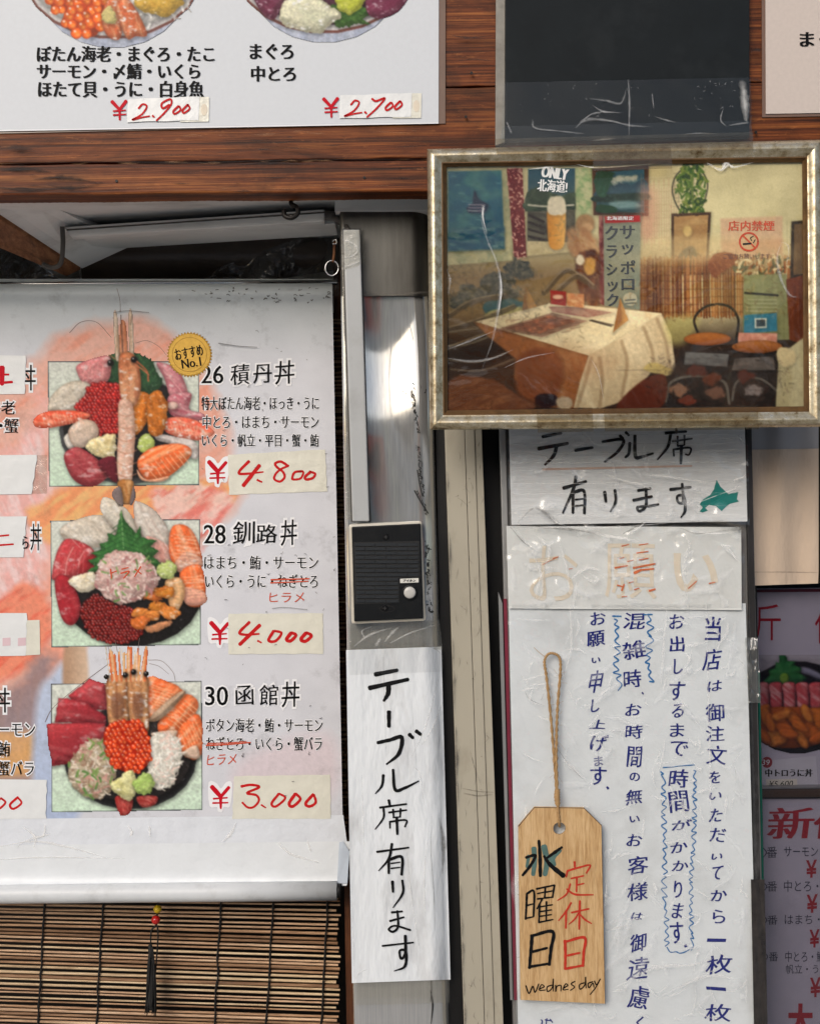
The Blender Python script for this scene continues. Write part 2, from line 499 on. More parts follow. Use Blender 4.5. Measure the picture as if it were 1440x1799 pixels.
class Paint:
    def __init__(self, x0, y0, x1, y1, r, base=None, q=None):
        self.q = q
        self.w, self.h = int((x1 - x0) * r) + 1, int((y1 - y0) * r) + 1
        self.x0, self.y0, self.r = x0, y0, r
        xs = np.linspace(x0, x1, self.w); ys = np.linspace(y0, y1, self.h)
        self.X, self.Y = np.meshgrid(xs, ys)
        self.C = np.zeros((self.h, self.w, 3)); self.A = np.zeros((self.h, self.w))
        if base is not None: self.C[:] = base; self.A[:] = 1
        self.T = (0, 0, 1); self.sd = 1; self.vol = 0.0; self.shadow = 0.0

    def tr(self, pts):
        p = np.asarray(pts, float)
        return p * self.T[2] + np.array(self.T[:2])

    def win(self, p, pad):
        x0, y0 = p.min(0) - pad; x1, y1 = p.max(0) + pad
        r = self.r
        a, b = max(0, int((y0 - self.y0) * r)), min(self.h, int((y1 - self.y0) * r) + 2)
        c, e = max(0, int((x0 - self.x0) * r)), min(self.w, int((x1 - self.x0) * r) + 2)
        return slice(a, max(a, b)), slice(c, max(c, e))

    def sdf(self, poly, X, Y):
        d = np.full(X.shape, 1e9); ins = np.zeros(X.shape, bool)
        n = len(poly)
        for i in range(n):
            ax, ay = poly[i]; bx, by = poly[(i + 1) % n]
            ex, ey = bx - ax, by - ay
            t = np.clip(((X - ax) * ex + (Y - ay) * ey) / (ex * ex + ey * ey + 1e-9), 0, 1)
            d = np.minimum(d, (X - ax - t * ex) ** 2 + (Y - ay - t * ey) ** 2)
            cond = ((ay > Y) != (by > Y)) & (X < ex * (Y - ay) / (by - ay + 1e-12) + ax)
            ins ^= cond
        return np.where(ins, 1, -1) * np.sqrt(d)

    def shape(self, pts, col, smooth=True, soft=0.8, wob=0.0, wsc=14, grad=None, edge=None, tex=None, alpha=1.0, hl=None, seed=None):
        """col fill; grad=(angle, col2); edge=(width, colour); tex=(len, wid, angle, amount, colour); hl=(amount, size)"""
        s = self.T[2]
        self.sd += 1; sd = self.sd if seed is None else seed
        p = self.tr(pts)
        if smooth: p = crom(p, 5, True)
        sl = self.win(p, 4 + soft + wob)
        X, Y = self.X[sl], self.Y[sl]
        if X.size == 0: return self
        Xw, Yw = X, Y
        if wob:
            Xw = X + wob * (fbm(X / wsc, Y / wsc, sd) - 0.5) * 2; Yw = Y + wob * (fbm(X / wsc, Y / wsc, sd + 50) - 0.5) * 2
        dd = self.sdf(p, Xw, Yw)
        m = np.clip(dd / soft + 0.5, 0, 1) * alpha
        if self.shadow and alpha == 1.0:
            k = np.clip(1 + dd / 7.0, 0, 1) ** 2 * self.shadow * (self.A[sl] > 0.5)
            k = np.roll(k, (2, 1), (0, 1))
            self.C[sl] *= (1 - k)[..., None]
        c = np.broadcast_to(np.asarray(col, float), X.shape + (3,)).copy()
        ctr = p.mean(0); ext = (p.max(0) - p.min(0)) / 2 + 1e-6
        if grad:
            a = math.radians(grad[0])
            t = np.clip(0.5 + 0.5 * ((X - ctr[0]) / ext[0] * math.cos(a) + (Y - ctr[1]) / ext[1] * math.sin(a)), 0, 1)[..., None]
            c = c * (1 - t) + np.asarray(grad[1], float) * t
        if tex:
            a = math.radians(tex[2]); U = X * math.cos(a) + Y * math.sin(a); W = -X * math.sin(a) + Y * math.cos(a)
            n = fbm(U / tex[0], W / tex[1], sd, 3)
            t = np.clip((n - 0.42) * 3.2, 0, 1)[..., None] * tex[3]
            c = c * (1 - t) + np.asarray(tex[4], float) * t
        c = c * (0.93 + 0.14 * fbm(X / 5, Y / 5, sd + 9, 3))[..., None]
        if self.vol:
            R = max(3.0, 0.55 * min(ext)) ; hh = np.clip(dd / R, 0, 1); hh = np.sqrt(hh * (2 - hh)) * R
            hh = hh + 0.9 * fbm(X / 6.0, Y / 6.0, sd + 77, 3)
            gy, gx = np.gradient(hh, 1 / self.r)
            lam = (0.45 * gx + 0.75 * gy + 0.9) / np.sqrt(1 + gx * gx + gy * gy)
            c = c * (1 + self.vol * np.clip(lam - 0.95, -0.75, 0.45))[..., None]
        if edge:
            t = np.clip(1 - dd / edge[0], 0, 1)[..., None] * 0.38
            c = c * (1 - t) + np.asarray(edge[1], float) * t
        if hl:
            n = fbm(X / hl[1], Y / (hl[1] * 0.6), sd + 21, 3)
            t = (np.clip((n - 0.62) * 7, 0, 1) * np.clip(dd / 3, 0, 1) * hl[0])[..., None]
            c = c * (1 - t) + 245.0 * t
        self.put(sl, c, m)
        return self

    def put(self, sl, c, m):
        m3 = m[..., None]
        self.C[sl] = np.where((self.A[sl] < 0.01)[..., None] & (m3 > 0.01), c, self.C[sl] * (1 - m3) + c * m3)
        self.A[sl] = np.maximum(self.A[sl], m)

    def line(self, pts, w, col, alpha=1.0, n=6, taper=0.0):
        p = crom(self.tr(pts), n); w = w * self.T[2]
        sl = self.win(p, w + 2)
        X, Y = self.X[sl], self.Y[sl]
        if X.size == 0: return self
        d = np.full(X.shape, 1e9)
        for i in range(len(p) - 1):
            ax, ay = p[i]; e = p[i + 1] - p[i]
            t = np.clip(((X - ax) * e[0] + (Y - ay) * e[1]) / (e @ e + 1e-9), 0, 1)
            u = (i + t) / (len(p) - 1)
            d = np.minimum(d, np.hypot(X - ax - t * e[0], Y - ay - t * e[1]) - w / 2 * (1 - taper * u))
        m = np.clip(0.5 - d, 0, 1) * alpha * min(1, w / 0.8)
        self.put(sl, np.broadcast_to(np.asarray(col, float), X.shape + (3,)), m)
        return self

    def ell(self, cx, cy, rx, ry, col, **k):
        t = np.linspace(0, 2 * math.pi, 22, endpoint=False)
        return self.shape(np.stack([cx + rx * np.cos(t), cy + ry * np.sin(t)], 1), col, smooth=False, **k)

    def balls(self, pts, rad, col, lo, hi, seed=1):
        """a heap of roe"""
        p = crom(self.tr(pts), 5, True); r = rad * self.T[2]
        self.shape(pts, lo, wob=2)
        g = np.random.default_rng(seed)
        x0, y0 = p.min(0); x1, y1 = p.max(0)
        cs = []
        row = 0; y = y0
        while y < y1 + r:
            x = x0 + (row % 2) * r * 0.9
            while x < x1:
                cs.append((x + g.normal() * r * 0.25, y + g.normal() * r * 0.25)); x += r * 1.75
            y += r * 1.5; row += 1
        cs = np.array(cs)
        cs = cs[self.sdf(p, cs[:, 0], cs[:, 1]) > -r * 0.2]
        g.shuffle(cs)
        for cx, cy in cs:
            sl = self.win(np.array([[cx, cy]]), r + 2)
            X, Y = self.X[sl], self.Y[sl]
            if X.size == 0: continue
            q = np.hypot(X - cx, Y - cy) / r
            k = 0.75 + 0.5 * g.random()
            q = q * (0.85 + 0.4 * g.random())
            t = np.clip(q, 0, 1)[..., None] ** 2
            c = np.asarray(col, float) * k * (1 - t) + np.asarray(lo, float) * t
            glow = np.clip(1 - np.hypot(X - cx - r * 0.25, Y - cy - r * 0.3) / (r * 0.6), 0, 1)[..., None]
            c = c * (1 - glow * 0.7) + np.asarray(hi, float) * glow * 0.7
            sp = np.clip(1.3 - np.hypot(X - cx + r * 0.3, Y - cy + r * 0.35) / (r * 0.28), 0, 1)[..., None]
            c = c * (1 - sp * 0.85) + 250 * sp * 0.85
            self.put(sl, c, np.clip((1 - q) * r + 0.5, 0, 1))
        return self

    def speck(self, pts, n, size, cols, seed=1, ln=1.0, ang=None, alpha=0.9):
        """n small flecks inside an outline"""
        p = crom(self.tr(pts), 5, True); g = np.random.default_rng(seed)
        x0, y0 = p.min(0); x1, y1 = p.max(0)
        T = self.T
        self.T = (0, 0, 1)
        k = 0
        while k < n:
            c = np.array([g.uniform(x0, x1), g.uniform(y0, y1)])
            k += 1
            if self.sdf(p, np.array([c[0]]), np.array([c[1]]))[0] < 0: continue
            a = g.uniform(0, math.pi) if ang is None else math.radians(ang) + g.normal() * 0.25
            l = size * T[2] * ln * g.uniform(0.5, 1.2); v = np.array([math.cos(a), math.sin(a)]) * l
            self.line([c - v, c + v * 0.2 + g.normal(size=2) * l * 0.2, c + v], size * T[2] * g.uniform(0.6, 1.2), cols[int(g.integers(len(cols)))], alpha, 2)
        self.T = T
        return self

    def warp(self, amp, sc):
        ox = amp * (fbm(self.X / sc, self.Y / sc, 40) - 0.5) * 2; oy = amp * (fbm(self.X / sc, self.Y / sc, 60) - 0.5) * 2
        jx = np.clip(np.arange(self.w)[None, :] + np.rint(ox * self.r).astype(int), 0, self.w - 1)
        jy = np.clip(np.arange(self.h)[:, None] + np.rint(oy * self.r).astype(int), 0, self.h - 1)
        self.C = self.C[jy, jx]
        return self

    def blur(self, k=1):
        for _ in range(k):
            for ax in (0, 1):
                self.C = 0.25 * np.roll(self.C, 1, ax) + 0.5 * self.C + 0.25 * np.roll(self.C, -1, ax)
        return self

    def fade(self):
        # grain and slight fading of an old print
        self.C = self.C * (0.84 + 0.32 * fbm(self.X / 3.2, self.Y / 2.6, 71, 3))[..., None]
        self.C += (vnoise(self.X / 1.4, self.Y / 1.4, 5)[..., None] - 0.5) * np.array([16, 12, 18])
        self.C = self.C * 0.93 + 14
        return self

    def grade(self, sat=1.0, gain=(1, 1, 1), gamma=1.0):
        g = self.C.mean(-1, keepdims=True)
        c = np.clip(g + (self.C - g) * sat, 0, 255) / 255.0
        self.C = 255.0 * np.clip(c, 0, 1) ** gamma * np.array(gain)
        return self

    def build(self, name, d, mat, parent, gain=1.0):
        X, Y = self.X, self.Y
        if self.q is not None:
            u = (X - X.min()) / (X.max() - X.min()); v = (Y - Y.min()) / (Y.max() - Y.min())
            q = np.asarray(self.q, float)
            X, Y = [(1 - u) * (1 - v) * q[0, k] + u * (1 - v) * q[1, k] + u * v * q[2, k] + (1 - u) * v * q[3, k] for k in (0, 1)]
        v = PA(X, Y, dval(d, X, Y)).reshape(-1, 3)
        f = grid_faces(self.h, self.w)
        a = self.A.ravel()
        f = f[(a[f] > 0.45).all(1)]
        c = lin(np.clip(self.C, 0, 255)).reshape(-1, 3) * gain
        used = np.zeros(len(v), bool); used[f.ravel()] = True
        idx = np.cumsum(used) - 1
        return mesh(name, v[used], idx[f], mat, parent, True, cols=c[used])
# ------------------------------------------------------------------ material library
M = {}
M['fascia'] = [wood('fascia_wood_%d' % k, dk, md, lt, 'X', 1.0, 0.5, 0.22, 0.8, off=2.3 * k + 0.4, streak=0.75, blotch=0.75) for k, (dk, md, lt) in enumerate([
    ((44, 19, 8), (100, 49, 21), (140, 80, 38)), ((50, 21, 8), (112, 56, 23), (154, 92, 44)), ((46, 20, 8), (110, 55, 24), (160, 98, 50))])]
M['joist'] = wood('joist_wood', (84, 48, 26), (128, 82, 50), (160, 112, 76), 'Y', 1.0, 0.6)
M['tagwood'] = wood('tag_wood', (168, 130, 86), (196, 160, 113), (213, 181, 137), 'Z', 2.2, 0.5, 0.3, 0.75, streak=0.18)
M['brownwood'] = wood('inner_wood', (60, 32, 18), (96, 56, 32), (124, 78, 46), 'Z', 1.0, 0.5)
M['paper'] = plain('white_paper', (224, 229, 231), 0.5, 0, 0.2, 0.04, 20, 0.3, 14, (140, 138, 132), 0.35, 22, 0.004)
M['strip_paper'] = plain('taped_paper', (224, 228, 231), 0.42, 0, 0.3, 0.05, 16, 0.5, 22, (126, 120, 114), 0.7, 22, 0.01, (1, 1, 0.35))
M['sign_white'] = plain('laminated_white', (208, 212, 217), 0.4, 0, 0.2, 0.025, 160)
M['sign_pink'] = plain('laminated_cream', (200, 188, 180), 0.4, 0, 0.2, 0.05, 220)
M['laminate'] = plain('laminate_margin', (112, 86, 70), 0.25, 0, 0.6, 0.12, 30)
M['ink'] = plain('black_ink', (14, 14, 15), 0.5, 0, 0.08, 0.2, 200)
M['marker'] = plain('black_marker', (24, 24, 25), 0.45, 0, 0.08, 0.35, 260)
M['red'] = plain('red_print', (196, 22, 40), 0.45, 0, 0.08, 0.08, 200)
M['redmark'] = plain('red_marker', (196, 34, 36), 0.42, 0, 0.08, 0.2, 320)
M['redpen'] = plain('red_pen', (205, 88, 62), 0.5, 0, 0.08, 0.25, 400)
M['blue'] = plain('blue_marker', (22, 34, 118), 0.45, 0, 0.08, 0.22, 300)
M['lightblue'] = plain('light_blue_marker', (40, 112, 172), 0.45, 0, 0.08, 0.2, 200)
M['halo'] = plain('white_print', (236, 236, 238), 0.45, 0, 0.3, 0.02)
M['sticker'] = plain('cream_sticker', (222, 220, 206), 0.3, 0, 0.5, 0.06, 60, 0.12, 20, (150, 145, 130), 0.5, 30, 0.004)
M['sticker_white'] = plain('white_sticker', (226, 228, 228), 0.34, 0, 0.5, 0.03, 60, 0.1, 20, (150, 150, 150), 0.5, 30, 0.003)
M['blackboard'] = plain('black_board', (22, 27, 30), 0.6, 0, 0.15, 0.2, 24, 0.12, 20, (70, 74, 76), 0.1, 400)
M['board_edge'] = plain('board_edge', (138, 134, 126), 0.6, 0, 0.3, 0.2, 60, 0.5, 40, (70, 60, 50))
M['soffit'] = plain('soffit_paint', (226, 226, 223), 0.5, 0, 0.4, 0.06, 18, 0.5, 9, (104, 96, 84), 0.3, 30, 0.003, (0.6, 2, 2))
M['fixture'] = plain('fixture_paint', (226, 227, 224), 0.3, 0, 0.5, 0.05, 30, 0.35, 18, (110, 104, 92), stretch=(0.4, 1, 2))
M['tarp'] = plain('dark_tarp', (98, 87, 78), 0.35, 0, 0.5, 0.25, 20, 0.5, 26, (104, 98, 92), 0.4, 40, 0.004)
M['rubber'] = plain('black_rubber', (14, 13, 13), 0.5, 0, 0.4, 0.2)
M['cable'] = plain('grey_cable', (74, 70, 66), 0.45)
M['dull_steel'] = plain('dull_steel', (98, 96, 91), 0.42, 0.85, 0.5, 0.16, 30, 0.65, 16, (62, 58, 52), 0.15, 200, 0.0006, (2, 1, 0.25))
M['duct'] = plain('duct_plastic', (176, 178, 178), 0.32, 0, 0.5, 0.04, 30, 0.25, 20, (118, 112, 104))
M['cream'] = plain('cream_aluminium', (172, 165, 148), 0.42, 0, 0.45, 0.05, 16, 0.45, 30, (122, 110, 92), 0.15, 120, 0.0008, (1, 1, 0.5))
M['alu'] = plain('grey_aluminium', (168, 168, 166), 0.4, 0.6, 0.5, 0.12, 30, 0.5, 22, (80, 76, 72), stretch=(1, 1, 0.3))
M['housing'] = plain('intercom_housing', (196, 190, 176), 0.4, 0, 0.5, 0.1, 40, 0.5, 30, (112, 100, 84))
M['faceplate'] = plain('intercom_black', (20, 22, 24), 0.4, 0, 0.2, 0.15, 60, 0.15, 40, (60, 60, 60), 0.1, 800)
M['faceplate2'] = plain('intercom_slot', (44, 47, 50), 0.4, 0, 0.2, 0.12, 60)
M['button'] = plain('button_grey', (190, 188, 182), 0.3, 0, 0.5, 0.06, 80)
M['reed'] = [wood('reed_%d' % k, a, b, c, 'X', 3.0, 0.5, 0.3, 0.7, off=k * 5.1, streak=0.3) for k, (a, b, c) in enumerate([
    ((142, 110, 84), (196, 160, 128), (222, 192, 160)), ((116, 86, 62), (168, 130, 98), (202, 166, 132)), ((156, 128, 98), (204, 176, 140), (228, 206, 172)), ((90, 64, 46), (136, 102, 74), (176, 140, 106))])]
M['cord'] = plain('black_cord', (18, 16, 15), 0.7)
M['yellow'] = plain('yellow_bead', (206, 172, 34), 0.35, 0, 0.5, 0.12, 200)
M['redbead'] = plain('red_bead', (186, 28, 26), 0.25, 0, 0.6, 0.08, 100)
M['twine'] = plain('jute_twine', (172, 138, 96), 0.85, 0, 0.2, 0.22, 500, bs=0.9, bscale=900, bd=0.001)
M['maroon'] = plain('maroon_edge', (118, 38, 56), 0.4, 0, 0.5, 0.15, 40)
M['green'] = plain('green_edge', (22, 92, 74), 0.25, 0, 0.6, 0.1, 40)
M['teal'] = plain('teal_print', (22, 128, 120), 0.45, 0, 0.3, 0.08, 60)
M['cloth'] = plain('beige_cloth', (196, 176, 156), 0.85, 0, 0.1, 0.06, 18, 0.12, 10, (140, 118, 96), 0.5, 14, 0.01, (2.2, 1, 0.9))
M['cloth_band'] = plain('grey_cloth', (150, 148, 148), 0.85, 0, 0.1, 0.06, 18)
M['poster'] = plain('lilac_poster', (192, 189, 202), 0.4, 0, 0.4, 0.05, 24, 0.2, 14, (120, 116, 128))
M['lead_red'] = plain('dark_red_print', (164, 26, 44), 0.45, 0, 0.3, 0.12, 200)
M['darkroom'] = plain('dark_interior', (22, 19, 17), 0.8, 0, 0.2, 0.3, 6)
M['rail'] = plain('brown_rail', (76, 54, 36), 0.35, 0, 0.5, 0.25, 20, stretch=(0.3, 1, 3))
M['chrome'] = plain('chrome', (205, 205, 205), 0.15, 1.0, 0.5, 0.05)
M['iron'] = plain('black_iron', (34, 30, 28), 0.5, 0.5, 0.5, 0.2, 100)
M['gold'] = plain('gold_foil', (188, 150, 66), 0.38, 0.6, 0.5, 0.18, 120, bs=0.3, bscale=500)
M['gold_rim'] = plain('gold_rim', (150, 116, 46), 0.4, 0.6, 0.5, 0.2, 200)
M['grey_print'] = plain('grey_print', (54, 58, 62), 0.5)
M['faded'] = plain('faded_orange_ink', (224, 212, 192), 0.5, 0, 0.3, 0.08, 60)
M['orange_ink'] = plain('orange_ink', (212, 112, 66), 0.5, 0, 0.3, 0.2, 80)
M['faded_line'] = plain('faded_line', (208, 178, 162), 0.5, 0, 0.3, 0.1, 80)
M['pink_ghost'] = plain('pink_ghost', (218, 190, 196), 0.5, 0, 0.3, 0.05)
M['teal_wash'] = plain('teal_wash', (84, 112, 106), 0.5, 0, 0.3, 0.25, 120)
M['film'] = film('clear_film', (0.985, 0.985, 0.985), 0.07, 0.10, 0.2, 60, 0.002, 0.02)
M['tape'] = film('clear_tape', (0.93, 0.92, 0.88), 0.07, 0.14, 0.6, 60, 0.003, 0.16, (196, 192, 180))
M['tape_frame'] = film('packing_tape', (0.74, 0.68, 0.57), 0.05, 0.2, 0.3, 60, 0.002, 0.05, (170, 158, 130))
M['dark_tape'] = film('black_board_tape', (0.9, 0.92, 0.92), 0.03, 0.16, 0.06, 30, 0.002, 0.0)
M['pane'] = film('tinted_glass', (0.76, 0.75, 0.77), 0.045, 0.03, 0.05, 6, 0.002)
M['plastic'] = film('cloudy_plastic', (0.8, 0.8, 0.78), 0.12, 0.16, 0.9, 18, 0.02, 0.35, (150, 152, 150))
M['crease'] = wear_or_glint('crease_glint', (246, 246, 244), 0.95, 2.2, 0.2)  # bright glints on film creases, painted as white strokes
M['crease_glint_soft'] = wear_or_glint('soft_crease_glint', (240, 240, 238), 0.62, 2.6, 0.25)  # fainter painted highlight for soft creases
M['crease_dark'] = wear_or_glint('dirty_crease', (84, 80, 74), 0.8, 1.8, 0.5)
M['smudge'] = wear_or_glint('grime', (104, 98, 90), 0.75, 1.7, 0.6)
M['sheen'] = wear_or_glint('painted_sheen', (246, 248, 250), 0.3, 1.3, 0.2)  # broad faint highlights on plastic, put into the colour
M['print'] = vcol('picture_print', 0.4, 0.12)
M['banner_print'] = vcol('banner_print', 0.42, 0.18, 0.25, 40, 0.0016, 0.4)
M['photo'] = vcol('photo_print', 0.35, 0.1)

def steel_mat():
    m, nt, b, N, L = nodes_of('polished_steel')
    b.inputs['Metallic'].default_value = 0.72
    n = noise(nt, coords(nt, (60, 60, 1.5)), 8, 5, 0.6)
    L(ramp(nt, n, [(0.3, tuple(lin((196, 196, 194)))), (0.7, tuple(lin((222, 221, 218))))]), b.inputs['Base Color'])
    r = noise(nt, coords(nt, (4, 4, 2)), 9, 7, 0.65)
    L(ramp(nt, r, [(0.35, 0.05), (0.75, 0.15)]), b.inputs['Roughness'])
    bump(nt, b, noise(nt, coords(nt, (40, 40, 2)), 8, 3, 0.5), 0.02, 0.0003)
    return m
M['steel'] = steel_mat()

def champagne():
    m, nt, b, N, L = nodes_of('champagne_moulding')
    v = coords(nt)
    n = noise(nt, v, 75, 8, 0.72)
    c = ramp(nt, n, [(0.33, tuple(lin((120, 100, 70)))), (0.45, tuple(lin((182, 168, 138)))), (0.66, tuple(lin((222, 214, 192))))])
    L(c, b.inputs['Base Color'])
    b.inputs['Metallic'].default_value = 0.75
    L(ramp(nt, n, [(0.3, 0.45), (0.7, 0.22)]), b.inputs['Roughness'])
    bump(nt, b, noise(nt, v, 220, 5, 0.7), 0.35, 0.001)
    return m
M['champagne'] = champagne()
M['frame_lip'] = plain('frame_lip', (104, 76, 44), 0.4, 0.4, 0.5, 0.35, 90)

# ------------------------------------------------------------------ the street the shop faces (seen only in reflections)
asphalt = plain('street_paving', (176, 174, 168), 0.85, 0, 0.3, 0.12, 3, 0.2, 1.5)
tag(mesh('ground', [(-60, -60, 0), (60, -60, 0), (60, 60, 0), (-60, 60, 0)], [[0, 1, 2, 3]], asphalt), kind='structure')
opp = thing('building', 'grey building with an orange shopfront across the street from the stall', 'building', (0, -8, 0))
wallm = plain('street_wall', (206, 202, 194), 0.8, 0, 0.3, 0.08, 1)
wbox('wall', -7, 7, -10.5, -8, 0, 3.3, wallm, opp)
wbox('fascia_board', -0.2, 3.2, -8.0, -7.9, 0.9, 2.5, plain('orange_board', (226, 92, 66), 0.6), opp)
wbox('doorway', -4.6, -2.6, -8.0, -7.96, 0.05, 2.5, plain('dark_doorway', (30, 32, 36), 0.5), opp)
wbox('shutter', 1.5, 4.6, -7.9, -7.84, 0.05, 2.3, plain('dark_shutter', (92, 94, 100), 0.5), opp)
wbox('window', -4.0, -2.2, -8.0, -7.95, 2.55, 3.1, plain('street_window', (60, 70, 80), 0.1), opp)
wbox('window', 3.6, 5.6, -8.0, -7.95, 2.55, 3.1, plain('street_window', (60, 70, 80), 0.1), opp)

wbox('added_sign_pillar', -0.95, -0.6, -8.0, -7.8, 0.05, 3.2, plain('added_cream_sign', (232, 224, 196), 0.6), opp)  # upright added for a pale streak in the steel's reflection
wbox('sign_frame', 0.15, 0.75, -7.9, -7.84, 1.1, 2.2, plain('yellow_frame', (206, 150, 50), 0.6), opp)
wbox('sign_board', 0.2, 0.7, -7.84, -7.8, 1.15, 2.15, plain('dark_panel', (52, 50, 48), 0.5), opp)
wbox('post', -1.9, -1.75, -7.6, -7.4, 0.02, 3.9, plain('added_street_post', (226, 226, 222), 0.5), opp)  # pole added to give the steel another pale vertical streak
# ------------------------------------------------------------------ dark room behind the shop front
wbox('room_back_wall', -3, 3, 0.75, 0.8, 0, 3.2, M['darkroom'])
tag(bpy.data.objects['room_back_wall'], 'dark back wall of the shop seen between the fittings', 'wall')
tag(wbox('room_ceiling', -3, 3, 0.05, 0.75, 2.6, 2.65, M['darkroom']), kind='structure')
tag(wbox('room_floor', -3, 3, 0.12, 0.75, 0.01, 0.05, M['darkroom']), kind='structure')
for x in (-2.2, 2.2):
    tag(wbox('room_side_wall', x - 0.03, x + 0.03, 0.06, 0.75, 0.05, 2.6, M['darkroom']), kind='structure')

# ------------------------------------------------------------------ fascia of stained boards
FD = 0.06
fas = thing('shop_fascia', 'red-brown stained wooden boards across the top of the shop front', 'wooden wall', P(720, 350, FD))
XL, XR = -900, 2340
def board(y0l, y0r, y1l, y1r, d, th, mat, bev=0.0022):
    # y at px 0 and px 750; extended straight to both sides
    f = lambda a, b, x: a + (b - a) * x / 750.0
    xs = np.concatenate([np.linspace(XL, -60, 12), np.linspace(-40, 1480, 110), np.linspace(1500, XR, 10)])
    w0 = (fbm(xs / 34.0, xs * 0 + y0l, 5, 4) - 0.5) * 3.4; w1 = (fbm(xs / 34.0, xs * 0 + y1l, 8, 4) - 0.5) * 4.0
    top = [(x, f(y0l, y0r, x) + w) for x, w in zip(xs, w0)]; bot = [(x, f(y1l, y1r, x) + w) for x, w in zip(xs, w1)]
    return prism('plank', top + bot[::-1], d, th, mat, fas, bev * 0.5)
board(-520, -532, -232, -246, FD, 0.03, M['fascia'][1])
board(-230, -244, 6, -6, FD, 0.03, M['fascia'][0])
board(8, -4, 166, 153, FD - 0.0006, 0.03, M['fascia'][2])
board(168.5, 155.5, 286.5, 277, FD + 0.0004, 0.03, M['fascia'][1])
board(290, 281, 343, 336, FD + 0.004, 0.034, M['fascia'][2], 0.005)
M['crack'] = wear_or_glint('wood_crack', (24, 12, 8), 0.95, 1.5, 0.7)
M['worn'] = wear_or_glint('worn_wood', (168, 122, 84), 0.5, 1.8, 0.7)
gw = np.random.default_rng(31)
ck = [([(0, 287), (180, 284), (330, 286), (520, 281), (745, 280)], (3, 2, 4, 2, 3)), ([(60, 315), (110, 312), (168, 320)], (2, 9, 2)), ([(85, 325), (120, 330), (172, 326)], (1, 8, 2)), ([(0, 300), (40, 297), (90, 302)], (3, 12, 2)), ([(0, 262), (30, 259), (60, 263)], (2, 9, 1)), ([(400, 292), (470, 286), (560, 290)], (1, 5, 1)), ([(200, 276), (300, 272), (420, 274)], (1, 3, 1)), ([(0, 330), (50, 334), (110, 331)], (2, 6, 1)), ([(1318, 90), (1330, 88), (1336, 92)], (2, 7, 2)), ([(1316, 142), (1328, 140), (1338, 143)], (2, 4, 2)), ([(785, 60), (820, 66), (868, 62)], (1, 4, 1)), ([(790, 110), (830, 104), (870, 108)], (1, 3, 1))]
for q in range(46):
    x, y = gw.uniform(-20, 760), gw.choice([gw.uniform(238, 276), gw.uniform(292, 336)])
    l = gw.uniform(10, 70); ck.append(([(x, y), (x + l / 2, y + gw.normal() * 1.2), (x + l, y + gw.normal() * 1.5)], (0.4, gw.uniform(0.8, 2.4), 0.4)))
brush(ck, M['crack'], FD + 0.0049, fas, 'crack_marks')
wr = []
for q in range(40):
    x = gw.uniform(-20, 750); y = gw.choice([333 - x * 0.009, 289 - x * 0.012, 240 - x * 0.012]) + gw.normal() * 1.5
    l = gw.uniform(6, 50); wr.append(([(x, y), (x + l / 2, y + gw.normal()), (x + l, y + gw.normal())], (0.5, gw.uniform(0.8, 2.6), 0.5)))
brush(wr, M['worn'], FD + 0.0051, fas, 'wear_marks')
for nx, ny in ((818, 205), (828, 128), (1327, 232), (640, 312), (205, 318)):
    disc('nail_head', nx, ny, 2.6, FD + 0.0048, 0.001, M['iron'], fas, 12)
tag(wbox('upper_wall', -2.4, 2.4, -FD + 0.032, 0.3, ZC + 0.9, 2.95, plain('upper_render', (150, 140, 128), 0.8)), 'plain rendered wall above the wooden boards', 'wall')

# ------------------------------------------------------------------ soffit, joist and lamp housing under the boards
zs = P(360, 346, 0.03)[2] + 0.004
so = thing('soffit', 'weathered white painted soffit boards behind the wooden beam', 'soffit', (0, 0.1, zs))
wbox('board', -0.56, 1.7, -0.024, 0.085, zs, zs + 0.01, M['soffit'], so)
wbox('board', -0.56, 1.7, 0.0875, 0.26, zs + 0.001, zs + 0.011, M['soffit'], so)
wbox('board', -0.56, 1.7, 0.2625, 0.74, zs, zs + 0.01, M['soffit'], so)
prism('lintel', [(588, 346), (2340, 312), (2340, 362), (588, 371)], 0.006, 0.03, M['soffit'], so, 0.001)
def hexa(name, pts, mat, parent, bev):
    o = mesh(name, [P(*q) for q in pts], [(0, 1, 2, 3), (7, 6, 5, 4), (0, 4, 5, 1), (2, 6, 7, 3), (1, 5, 6, 2), (0, 3, 7, 4)], mat, parent)
    return bevel_mesh(o, bev)
jo = thing('joist', 'wooden bracket strut sloping back under the soffit at the left', 'joist', P(60, 430, -0.07))
hexa('timber', [(-150, 372, 0.02), (-60, 346, 0.02), (-50, 318, 0.02), (-140, 340, 0.02), (118, 486, -0.135), (142, 474, -0.135), (146, 440, -0.135), (122, 450, -0.135)], M['joist'], jo, 0.0012)
hexa('side_board', [(-58, 345, 0.015), (52, 342, 0.015), (46, 330, 0.015), (-60, 335, 0.015), (145, 472, -0.137), (232, 432, -0.137), (226, 420, -0.137), (140, 466, -0.137)], M['soffit'], jo, 0.0008)

